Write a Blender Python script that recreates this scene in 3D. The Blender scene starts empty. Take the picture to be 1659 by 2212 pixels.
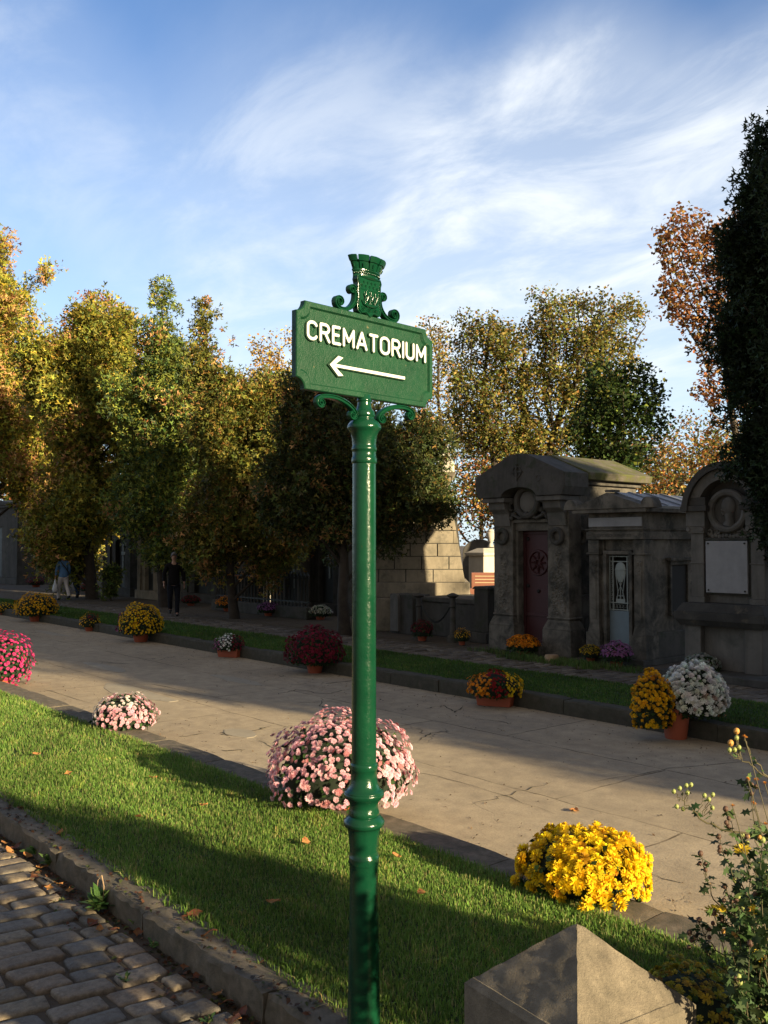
import bpy, bmesh, math, random
import numpy as np
from mathutils import Vector, Matrix
C = bpy.context.scene
COL = C.collection
R = math.radians
PI = math.pi

# ------------------------------------------------------------------ camera
# world: road runs along x, +y is away across the road, z up, metres; road level z = 0
CAM_H, PITCH, YAW, FPX = 2.05, R(2.0), R(50.0), 2007.0
cam = bpy.data.cameras.new('camera'); camo = bpy.data.objects.new('camera', cam); COL.objects.link(camo)
camo.location = (0, 0, CAM_H); camo.rotation_euler = (R(90) + PITCH, 0, YAW)
cam.sensor_fit = 'VERTICAL'; cam.sensor_height = 36; cam.lens = 36 * FPX / 2212
cam.clip_start = 0.05; cam.clip_end = 3000
C.camera = camo

# ------------------------------------------------------------------ light
SUN_EL, SUN_AZV = R(14.0), (0.990, 0.139)      # low sun, coming along the road from the right
C.view_settings.view_transform = 'Standard'; C.view_settings.look = 'None'
C.view_settings.gamma = 1; C.view_settings.exposure = 1.32
sun = bpy.data.lights.new('sun', 'SUN'); sun.energy = 5.0; sun.angle = R(0.9); sun.color = (1, 0.81, 0.51)
suno = bpy.data.objects.new('sun', sun); COL.objects.link(suno)
sd = Vector((SUN_AZV[0] * math.cos(SUN_EL), SUN_AZV[1] * math.cos(SUN_EL), math.sin(SUN_EL)))
suno.rotation_euler = sd.to_track_quat('Z', 'Y').to_euler()
suno.location = sd * 60
w = bpy.data.worlds.new('World'); C.world = w; w.use_nodes = True
def build_world():
    nt = w.node_tree; N = nt.nodes; L = nt.links; N.clear()
    out = N.new('ShaderNodeOutputWorld'); bg = N.new('ShaderNodeBackground')
    sky = N.new('ShaderNodeTexSky'); sky.sky_type = 'NISHITA'; sky.sun_disc = False
    sky.sun_elevation = R(24); sky.sun_rotation = math.atan2(SUN_AZV[0], SUN_AZV[1])
    sky.sun_elevation = SUN_EL
    sky.air_density = 1.0; sky.dust_density = 0.4; sky.ozone_density = 2.0; sky.altitude = 100
    tc = N.new('ShaderNodeTexCoord')
    sep = N.new('ShaderNodeSeparateXYZ'); L.new(tc.outputs['Generated'], sep.inputs[0])
    # project the direction on a high flat layer: x/z, y/z
    zc = N.new('ShaderNodeMath'); zc.operation = 'ADD'; zc.inputs[1].default_value = 0.16; L.new(sep.outputs[2], zc.inputs[0])
    zm = N.new('ShaderNodeMath'); zm.operation = 'MAXIMUM'; zm.inputs[1].default_value = 0.06; L.new(zc.outputs[0], zm.inputs[0])
    dx = N.new('ShaderNodeMath'); dx.operation = 'DIVIDE'; L.new(sep.outputs[0], dx.inputs[0]); L.new(zm.outputs[0], dx.inputs[1])
    dy = N.new('ShaderNodeMath'); dy.operation = 'DIVIDE'; L.new(sep.outputs[1], dy.inputs[0]); L.new(zm.outputs[0], dy.inputs[1])
    cb = N.new('ShaderNodeCombineXYZ'); L.new(dx.outputs[0], cb.inputs[0]); L.new(dy.outputs[0], cb.inputs[1])
    def layer(rot, sc, loc, nscale, det, rough, dist, lo, hi):
        mp = N.new('ShaderNodeMapping'); mp.inputs['Rotation'].default_value = (0, 0, R(rot)); mp.inputs['Scale'].default_value = sc
        mp.inputs['Location'].default_value = loc; L.new(cb.outputs[0], mp.inputs[0])
        no = N.new('ShaderNodeTexNoise'); no.inputs['Scale'].default_value = nscale; no.inputs['Detail'].default_value = det
        no.inputs['Roughness'].default_value = rough; no.inputs['Distortion'].default_value = dist; L.new(mp.outputs[0], no.inputs['Vector'])
        mr = N.new('ShaderNodeMapRange'); mr.interpolation_type = 'SMOOTHSTEP'
        mr.inputs['From Min'].default_value = lo; mr.inputs['From Max'].default_value = hi; L.new(no.outputs['Fac'], mr.inputs['Value'])
        return mr.outputs[0]
    def mth(op, a, b):
        m = N.new('ShaderNodeMath'); m.operation = op; m.use_clamp = True
        for i, q in enumerate((a, b)):
            if hasattr(q, 'links'): L.new(q, m.inputs[i])
            else: m.inputs[i].default_value = q
        return m.outputs[0]
    big = layer(-20, (1.0, 1.0, 1), (CLX, CLY, 0), 0.55, 3, 0.5, 0.2, 0.42, 0.66)
    wisp = layer(-32, (0.9, 1.5, 1), (3.3, 1.1, 0), 2.3, 10, 0.62, 0.45, 0.38, 0.72)
    thin = layer(-12, (0.45, 1.5, 1), (7.7, 5.2, 0), 1.0, 7, 0.6, 0.5, 0.40, 0.9)
    c1 = mth('MULTIPLY', big, wisp)
    c2 = mth('MULTIPLY', thin, 0.30)
    # a bank of cirrus in the lower right of the view, thin veil to the horizon
    def lobe(dv, a0, a1):
        dp = N.new('ShaderNodeVectorMath'); dp.operation = 'DOT_PRODUCT'; nv = Vector(dv).normalized(); dp.inputs[1].default_value = nv[:]
        nm = N.new('ShaderNodeVectorMath'); nm.operation = 'NORMALIZE'; L.new(tc.outputs['Generated'], nm.inputs[0]); L.new(nm.outputs[0], dp.inputs[0])
        mr = N.new('ShaderNodeMapRange'); mr.interpolation_type = 'SMOOTHSTEP'
        mr.inputs['From Min'].default_value = math.cos(R(a0)); mr.inputs['From Max'].default_value = math.cos(R(a1)); L.new(dp.outputs['Value'], mr.inputs['Value'])
        return mr.outputs[0]
    l1 = lobe(pix_dir(1230, 560), 14, 4); l2 = lobe(pix_dir(1290, 230), 7.5, 1); l3 = lobe(pix_dir(700, 560), 16, 2)
    l4 = lobe(pix_dir(0, 230), 9, 1); l5 = lobe(pix_dir(1640, 420), 11, 1)
    soft = mth('ADD', mth('MULTIPLY', wisp, 0.62), 0.36)
    c3 = mth('MULTIPLY', mth('ADD', mth('MAXIMUM', l1, l5), mth('ADD', mth('MULTIPLY', l2, 0.6), mth('ADD', mth('MULTIPLY', l3, 0.62), mth('MULTIPLY', l4, 0.45)))), soft)
    c = mth('ADD', mth('MULTIPLY', mth('MAXIMUM', mth('MULTIPLY', c1, 0.25), c2), 0.35), c3)
    hz = N.new('ShaderNodeMapRange'); hz.interpolation_type = 'SMOOTHSTEP'; hz.inputs['From Min'].default_value = 0.46; hz.inputs['From Max'].default_value = 0.0
    hz.inputs['To Max'].default_value = 0.75
    nm2 = N.new('ShaderNodeVectorMath'); nm2.operation = 'NORMALIZE'; L.new(tc.outputs['Generated'], nm2.inputs[0])
    sp2 = N.new('ShaderNodeSeparateXYZ'); L.new(nm2.outputs[0], sp2.inputs[0]); L.new(sp2.outputs[2], hz.inputs['Value'])
    hs = N.new('ShaderNodeHueSaturation'); hs.inputs['Saturation'].default_value = 1.05; hs.inputs['Value'].default_value = SKYV; L.new(sky.outputs[0], hs.inputs['Color'])
    m0 = N.new('ShaderNodeMix'); m0.data_type = 'RGBA'; L.new(hz.outputs[0], m0.inputs[0]); tn = N.new('ShaderNodeMix'); tn.data_type = 'RGBA'; tn.blend_type = 'MULTIPLY'; tn.inputs[0].default_value = 1; L.new(hs.outputs[0], tn.inputs[6]); tn.inputs[7].default_value = (0.90, 0.97, 1.14, 1); L.new(tn.outputs[2], m0.inputs[6]); m0.inputs[7].default_value = (6.4, 8.0, 9.4, 1)
    m1 = N.new('ShaderNodeMix'); m1.data_type = 'RGBA'; L.new(mth('MULTIPLY', c, 0.92), m1.inputs[0]); L.new(m0.outputs[2], m1.inputs[6]); m1.inputs[7].default_value = (8.6, 9.0, 9.3, 1)
    # unseen warm veil added behind the camera and overhead to neutralise the blue fill
    veil = mth('MULTIPLY', lobe((0.80, -0.75, 0.55), 100, 60), mth('ADD', mth('MULTIPLY', big, 0.25), 0.72))
    m2 = N.new('ShaderNodeMix'); m2.data_type = 'RGBA'; L.new(veil, m2.inputs[0]); L.new(m1.outputs[2], m2.inputs[6]); m2.inputs[7].default_value = FILL_VEIL
    L.new(m2.outputs[2], bg.inputs[0]); bg.inputs[1].default_value = 0.050
    L.new(bg.outputs[0], out.inputs[0])
FILL_VEIL = (2.9, 2.5, 2.05, 1)  # added fill colour for the unseen part of the sky, warms the shade
CLX, CLY, SKYV = 2.0, 0.0, 1.6

# ------------------------------------------------------------------ picture-to-ground geometry (placement only)
_c, _s = math.cos(YAW), math.sin(YAW)
def pix_dir(px, py):
    a = (px - 829.5) / FPX; b = (1106 - py) / FPX
    f = math.cos(PITCH) - b * math.sin(PITCH); z = math.sin(PITCH) + b * math.cos(PITCH)
    return (a * _c - f * _s, a * _s + f * _c, z)
def G(px, py, z=0.0):
    d = pix_dir(px, py); k = (z - CAM_H) / d[2]; return Vector((d[0] * k, d[1] * k, z))
def onY(px, py, T):
    d = pix_dir(px, py); k = T / d[1]; return d[0] * k, CAM_H + d[2] * k      # x, z on the plane y=T
def onX(px, py, X0):
    d = pix_dir(px, py); k = X0 / d[0]; return d[1] * k, CAM_H + d[2] * k      # y, z on the plane x=X0
def atD(px, py, D):
    d = pix_dir(px, py); f = math.hypot(d[0], d[1]); f = -d[0] * _s + d[1] * _c; k = D / f
    return Vector((d[0] * k, d[1] * k, CAM_H + d[2] * k))                      # at depth D from the camera
def depth(p): return -p[0] * _s + p[1] * _c
build_world()

# ------------------------------------------------------------------ object helpers
def tag(o, label=None, cat=None, group=None, kind=None):
    if label: o['label'] = label
    if cat: o['category'] = cat
    if group: o['group'] = group
    if kind: o['kind'] = kind
    return o
def empty(name, loc, rz=0.0, label=None, cat=None, group=None):
    o = bpy.data.objects.new(name, None); COL.objects.link(o); o.location = loc; o.rotation_euler = (0, 0, rz); o.empty_display_size = 0.2
    return tag(o, label, cat, group)
def link_mesh(name, me, parent=None, mats=()):
    for m in mats: me.materials.append(m)
    o = bpy.data.objects.new(name, me); COL.objects.link(o)
    if parent: o.parent = parent
    return o
def kids(o, reg): return reg.get(o.name, [])
def copy_tree(o, parent=None):
    c = o.copy(); COL.objects.link(c)
    if parent: c.parent = parent
    for ch in list(o.children): copy_tree(ch, c)
    return c

class MB:
    """collects polygons, builds ONE mesh object"""
    def __init__(s): s.v = []; s.f = []; s.m = []; s.mat = 0; s.M = None
    def add(s, vs, fs):
        b = len(s.v)
        if s.M is not None: vs = [tuple(s.M @ Vector(p)) for p in vs]
        s.v += [tuple(p) for p in vs]; s.f += [tuple(i + b for i in f) for f in fs]; s.m += [s.mat] * len(fs); return s
    def box(s, x0, x1, y0, y1, z0, z1):
        return s.add([(x0,y0,z0),(x1,y0,z0),(x1,y1,z0),(x0,y1,z0),(x0,y0,z1),(x1,y0,z1),(x1,y1,z1),(x0,y1,z1)],
                     [(0,3,2,1),(4,5,6,7),(0,1,5,4),(1,2,6,5),(2,3,7,6),(3,0,4,7)])
    def frus(s, x0, x1, y0, y1, z0, z1, ix, iy=None):
        iy = ix if iy is None else iy
        return s.add([(x0,y0,z0),(x1,y0,z0),(x1,y1,z0),(x0,y1,z0),(x0+ix,y0+iy,z1),(x1-ix,y0+iy,z1),(x1-ix,y1-iy,z1),(x0+ix,y1-iy,z1)],
                     [(0,3,2,1),(4,5,6,7),(0,1,5,4),(1,2,6,5),(2,3,7,6),(3,0,4,7)])
    def prism(s, pts, a, b, axis='y'):
        """pts: 2D outline (counter-clockwise seen from the low side of the axis for 'y': x,z)"""
        n = len(pts)
        if axis == 'y': lo = [(p[0], a, p[1]) for p in pts]; hi = [(p[0], b, p[1]) for p in pts]
        elif axis == 'x': lo = [(a, p[0], p[1]) for p in pts]; hi = [(b, p[0], p[1]) for p in pts]
        else: lo = [(p[0], p[1], a) for p in pts]; hi = [(p[0], p[1], b) for p in pts]
        fs = [tuple(range(n)), tuple(range(2*n-1, n-1, -1))] + [(i, i+n, (i+1) % n + n, (i+1) % n) for i in range(n)]
        return s.add(lo + hi, fs)
    def lathe(s, prof, c=(0,0,0), n=24, sx=1, sy=1, cap=True):
        vs = []; m = len(prof)
        for r, z in prof:
            for k in range(n):
                a = 2*PI*k/n; vs.append((c[0]+r*sx*math.cos(a), c[1]+r*sy*math.sin(a), c[2]+z))
        fs = [(i*n+k, i*n+(k+1)%n, (i+1)*n+(k+1)%n, (i+1)*n+k) for i in range(m-1) for k in range(n)]
        if cap: fs += [tuple(range(n-1,-1,-1)), tuple((m-1)*n+k for k in range(n))]
        return s.add(vs, fs)
    def tube(s, pts, rad, n=6, sx=1.0, up=None, cap=True):
        pts = [Vector(p) for p in pts]; m = len(pts)
        rad = rad if hasattr(rad, '__len__') else [rad]*m
        vs = []; ref = Vector(up) if up else None
        for i, p in enumerate(pts):
            t = (pts[min(i+1, m-1)] - pts[max(i-1, 0)])
            t = t.normalized() if t.length > 1e-9 else Vector((0,0,1))
            if ref is None or abs(ref.dot(t)) > 0.98: ref = Vector((0,0,1)) if abs(t.z) < 0.9 else Vector((1,0,0))
            a = ref - t*ref.dot(t); a.normalize(); b = t.cross(a)
            if not up: ref = a
            for k in range(n):
                q = 2*PI*k/n; vs.append(p + (a*math.cos(q)*sx + b*math.sin(q))*rad[i])
        fs = [(i*n+k, i*n+(k+1)%n, (i+1)*n+(k+1)%n, (i+1)*n+k) for i in range(m-1) for k in range(n)]
        if cap: fs += [tuple(range(n-1,-1,-1)), tuple((m-1)*n+k for k in range(n))]
        return s.add(vs, fs)
    def ball(s, c, r, n=10, m=6, sx=1, sy=1, sz=1):
        prof = [(r*math.sin(PI*i/m)*1.0, -r*sz*math.cos(PI*i/m)) for i in range(m+1)]
        prof[0] = (r*0.02, -r*sz); prof[-1] = (r*0.02, r*sz)
        return s.lathe(prof, c, n, sx, sy)
    def build(s, name, mats, parent=None, smooth=False, bevel=0.0, loc=None, ang=40):
        me = bpy.data.meshes.new(name); me.from_pydata(s.v, [], s.f); me.update()
        mats = mats if isinstance(mats, (list, tuple)) else [mats]
        o = link_mesh(name, me, parent, mats)
        if len(mats) > 1: me.polygons.foreach_set('material_index', s.m)
        if smooth:
            me.polygons.foreach_set('use_smooth', [True]*len(s.f))
            if hasattr(me, 'set_sharp_from_angle'): me.set_sharp_from_angle(angle=R(ang))
        if bevel: 
            b = o.modifiers.new('bevel', 'BEVEL'); b.width = bevel; b.segments = 2; b.limit_method = 'ANGLE'; b.angle_limit = R(35)
        if loc is not None: o.location = loc
        return o

def np_mesh(name, V, F, col=None, mat=None, parent=None, smooth=False):
    """V (n,3), F (m,k) uniform polygons, col (n,3) point colours"""
    V = np.ascontiguousarray(V, dtype=np.float32); F = np.ascontiguousarray(F, dtype=np.int32)
    me = bpy.data.meshes.new(name); m, k = F.shape
    me.vertices.add(len(V)); me.vertices.foreach_set('co', V.ravel())
    me.loops.add(m*k); me.loops.foreach_set('vertex_index', F.ravel())
    me.polygons.add(m); me.polygons.foreach_set('loop_start', np.arange(m, dtype=np.int32)*k)
    if smooth: me.polygons.foreach_set('use_smooth', np.ones(m, dtype=bool))
    me.update(calc_edges=True)
    if col is not None:
        a = me.color_attributes.new('Col', 'FLOAT_COLOR', 'POINT')
        c4 = np.ones((len(V), 4), dtype=np.float32); c4[:, :3] = col; a.data.foreach_set('color', c4.ravel())
    return link_mesh(name, me, parent, [mat] if mat else [])
def rand_rot(rng, n):
    q = rng.normal(size=(n, 4)); q /= np.linalg.norm(q, axis=1)[:, None]
    return quat_mat(q)
def quat_mat(q):
    w_, x, y, z = q.T
    return np.stack([np.stack([1-2*(y*y+z*z), 2*(x*y-z*w_), 2*(x*z+y*w_)], -1), np.stack([2*(x*y+z*w_), 1-2*(x*x+z*z), 2*(y*z-x*w_)], -1),
                     np.stack([2*(x*z-y*w_), 2*(y*z+x*w_), 1-2*(x*x+y*y)], -1)], -2)
def frame_from_normal(rng, Nn, twist=True):
    """rotation matrices whose local z is Nn"""
    Nn = Nn / (np.linalg.norm(Nn, axis=1)[:, None] + 1e-9)
    a = rng.normal(size=Nn.shape); a -= Nn*np.sum(a*Nn, 1)[:, None]; a /= np.linalg.norm(a, axis=1)[:, None] + 1e-9
    b = np.cross(Nn, a)
    return np.stack([a, b, Nn], -1)
def inst(tv, tf, P, Rm, S, colv=None):
    """copy template (tv,tf) at P with rotations Rm, scales S -> V,F,(col)"""
    n = len(P); k = len(tv)
    S = np.asarray(S); S = S[:, None, None] if S.ndim == 1 else S[:, None, :]
    V = np.einsum('nij,nkj->nki', Rm, tv[None]*S) + P[:, None, :]
    F = tf[None] + (np.arange(n)*k)[:, None, None]
    c = None
    if colv is not None: c = np.repeat(colv, k, axis=0)
    return V.reshape(-1, 3), F.reshape(-1, tf.shape[1]), c

# ------------------------------------------------------------------ materials
def newmat(name):
    m = bpy.data.materials.new(name); m.use_nodes = True; nt = m.node_tree
    return m, nt, nt.nodes['Principled BSDF']
def noise(nt, scale, det=6, rough=0.6, dist=0.0, vec=None, mp=None):
    n = nt.nodes.new('ShaderNodeTexNoise'); n.inputs['Scale'].default_value = scale; n.inputs['Detail'].default_value = det
    n.inputs['Roughness'].default_value = rough; n.inputs['Distortion'].default_value = dist
    if vec: nt.links.new(vec, n.inputs['Vector'])
    return n.outputs['Fac']
def ramp(nt, fac, stops):
    r = nt.nodes.new('ShaderNodeValToRGB'); nt.links.new(fac, r.inputs[0]); e = r.color_ramp.elements
    while len(e) < len(stops): e.new(0.5)
    for i, (p, c) in enumerate(stops): e[i].position = p; e[i].color = (c[0], c[1], c[2], 1) if hasattr(c, '__len__') else (c, c, c, 1)
    return r.outputs[0]
def mixc(nt, fac, a, b, mode='MIX'):
    m = nt.nodes.new('ShaderNodeMix'); m.data_type = 'RGBA'; m.blend_type = mode
    for i, q in ((0, fac), (6, a), (7, b)):
        if hasattr(q, 'links'): nt.links.new(q, m.inputs[i])
        elif hasattr(q, '__len__'): m.inputs[i].default_value = (q[0], q[1], q[2], 1)
        else: m.inputs[i].default_value = q
    return m.outputs[2]
def bump(nt, bs, h, strength=0.3, dist=0.02):
    b = nt.nodes.new('ShaderNodeBump'); b.inputs['Strength'].default_value = strength; b.inputs['Distance'].default_value = dist
    nt.links.new(h, b.inputs['Height']); nt.links.new(b.outputs[0], bs.inputs['Normal']); return b
def objco(nt, kind='Object', scale=(1,1,1), rot=0):
    t = nt.nodes.new('ShaderNodeTexCoord')
    if kind == 'World': g = nt.nodes.new('ShaderNodeNewGeometry'); src = g.outputs['Position']
    else: src = t.outputs[kind]
    mp = nt.nodes.new('ShaderNodeMapping'); mp.inputs['Scale'].default_value = scale; mp.inputs['Rotation'].default_value = (0, 0, rot)
    nt.links.new(src, mp.inputs[0]); return mp.outputs[0]
def mathn(nt, op, a, b=0.0, clamp=False):
    m = nt.nodes.new('ShaderNodeMath'); m.operation = op; m.use_clamp = clamp
    for i, q in enumerate((a, b)):
        if hasattr(q, 'links'): nt.links.new(q, m.inputs[i])
        else: m.inputs[i].default_value = q
    return m.outputs[0]
def stone(name, a, b, scale=3.0, bumps=0.4, moss=None, mossamt=0.5, rough=0.9, stain=0.5, soft=0.08):
    m, nt, bs = newmat(name); v = objco(nt, 'World')
    n1 = noise(nt, scale, 8, 0.65, 0.2, v); n2 = noise(nt, scale*14, 6, 0.7, 0, v)
    c = ramp(nt, n1, [(0.3, a), (0.7, b)])
    c = mixc(nt, mathn(nt, 'MULTIPLY', n2, 0.45), c, tuple(q*0.55 for q in a))
    vs_ = objco(nt, 'World', (1.4, 1.4, 0.22)); n3 = noise(nt, 2.2, 7, 0.65, 0.3, vs_)     # weather streaks
    c = mixc(nt, mathn(nt, 'MULTIPLY', ramp(nt, n3, [(0.48, 0), (0.66, 1)]), stain), c, tuple(q*0.28 for q in a))
    if moss:
        n4 = noise(nt, scale*1.3, 8, 0.7, 0.4, v); c = mixc(nt, ramp(nt, n4, [(1-mossamt-soft/2, 0), (1+soft-mossamt, 1)]), c, moss)
    nt.links.new(c, bs.inputs['Base Color']); bs.inputs['Roughness'].default_value = rough
    n5 = noise(nt, 160, 3, 0.8, 0, v); h = mathn(nt, 'ADD', mathn(nt, 'ADD', mathn(nt, 'MULTIPLY', n2, 0.5), mathn(nt, 'MULTIPLY', n5, 0.5)), mathn(nt, 'MULTIPLY', n1, 0.6)); bump(nt, bs, h, bumps*0.7, 0.010)
    return m
def plain(name, c, rough=0.6, metal=0.0, var=0.25, scale=20, bumps=0.1, spec=0.5):
    m, nt, bs = newmat(name); v = objco(nt)
    n = noise(nt, scale, 5, 0.6, 0, v); nt.links.new(mixc(nt, mathn(nt, 'MULTIPLY', n, var*2), c, tuple(q*0.4 for q in c)), bs.inputs['Base Color'])
    bs.inputs['Roughness'].default_value = rough; bs.inputs['Metallic'].default_value = metal; bs.inputs['Specular IOR Level'].default_value = spec
    if bumps: bump(nt, bs, n, bumps, 0.005)
    return m
def leafmat(name, trans=0.35, rough=0.6, tint=None):
    """per-leaf colour from the mesh, some light passing through"""
    m, nt, bs = newmat(name); a = nt.nodes.new('ShaderNodeAttribute'); a.attribute_name = 'Col'
    c = a.outputs['Color']
    nt.links.new(c, bs.inputs['Base Color']); bs.inputs['Roughness'].default_value = rough; bs.inputs['Specular IOR Level'].default_value = 0.25
    if trans > 0:
        tr = nt.nodes.new('ShaderNodeBsdfTranslucent'); nt.links.new(c, tr.inputs[0])
        mx = nt.nodes.new('ShaderNodeMixShader'); mx.inputs[0].default_value = trans
        nt.links.new(bs.outputs[0], mx.inputs[1]); nt.links.new(tr.outputs[0], mx.inputs[2]); nt.links.new(mx.outputs[0], nt.nodes['Material Output'].inputs[0])
    return m
M = {}
M['leaf'] = leafmat('leaf', 0.3)
M['needle'] = leafmat('needle', 0.15)
M['petal'] = leafmat('petal', 0.22, 0.7)
M['grass'] = leafmat('grass', 0.3)
M['bark'] = stone('bark', (0.06, 0.045, 0.03), (0.14, 0.11, 0.08), 6, 0.9, (0.05, 0.07, 0.03), 0.42, stain=0.2)
M['bark_dark'] = stone('bark_dark', (0.03, 0.022, 0.016), (0.07, 0.055, 0.04), 7, 0.9, stain=0.2)
M['stone_old'] = stone('stone_old', (0.085, 0.076, 0.062), (0.25, 0.225, 0.185), 2.5, 0.45, (0.035, 0.034, 0.028), 0.50, soft=.12)
M['stone_warm'] = stone('stone_warm', (0.25, 0.215, 0.155), (0.42, 0.36, 0.27), 2.0, 0.3, (0.10, 0.095, 0.075), 0.42, stain=0.45, soft=.15)
M['stone_grey'] = stone('stone_grey', (0.108, 0.101, 0.090), (0.187, 0.176, 0.158), 2.4, 0.3, (0.08, 0.08, 0.07), 0.42)
M['stone_dark'] = stone('stone_dark', (0.05, 0.047, 0.043), (0.105, 0.098, 0.086), 3.0, 0.5, (0.035, 0.04, 0.025), 0.45)
M['stone_black'] = stone('stone_black', (0.035, 0.033, 0.03), (0.08, 0.075, 0.065), 3.0, 0.5, (0.12, 0.10, 0.07), 0.36)
M['stone_pale'] = stone('stone_pale', (0.50, 0.46, 0.39), (0.66, 0.62, 0.54), 2.0, 0.15, stain=0.25)
M['marble'] = stone('marble', (0.24, 0.24, 0.25), (0.33, 0.33, 0.34), 5.0, 0.12, stain=0.12, rough=0.6)
M['granite_red'] = stone('granite_red', (0.26, 0.11, 0.075), (0.34, 0.15, 0.10), 30, 0.08, rough=0.35, stain=0.05)
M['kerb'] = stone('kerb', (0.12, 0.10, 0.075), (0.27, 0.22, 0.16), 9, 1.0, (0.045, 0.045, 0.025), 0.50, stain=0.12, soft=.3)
M['terracotta'] = plain('terracotta', (0.42, 0.10, 0.045), 0.65, var=0.15, scale=9, bumps=0.05)
M['iron'] = plain('iron', (0.035, 0.04, 0.04), 0.55, 0.3, bumps=0.2)
M['soil'] = plain('soil', (0.035, 0.026, 0.018), 0.95, bumps=0.8)
M['zinc'] = plain('zinc', (0.26, 0.29, 0.33), 0.45, 0.2, var=0.35, scale=6)
M['door_red'] = plain('door_red', (0.06, 0.012, 0.014), 0.5, 0.2, var=0.3, scale=7, bumps=0.15)
M['door_blue'] = plain('door_blue', (0.16, 0.21, 0.24), 0.55, 0.2, var=0.25, scale=8, bumps=0.15)
M['grille'] = plain('grille', (0.30, 0.33, 0.31), 0.6, 0.3, var=0.3, scale=20, bumps=0.1)
M['black'] = plain('black', (0.01, 0.01, 0.01), 0.8, bumps=0)
M['kerb_dark'] = stone('kerb_dark', (0.045, 0.04, 0.03), (0.11, 0.095, 0.07), 9, 1.0, (0.03, 0.035, 0.018), 0.50, stain=0.12, soft=.3)
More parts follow.
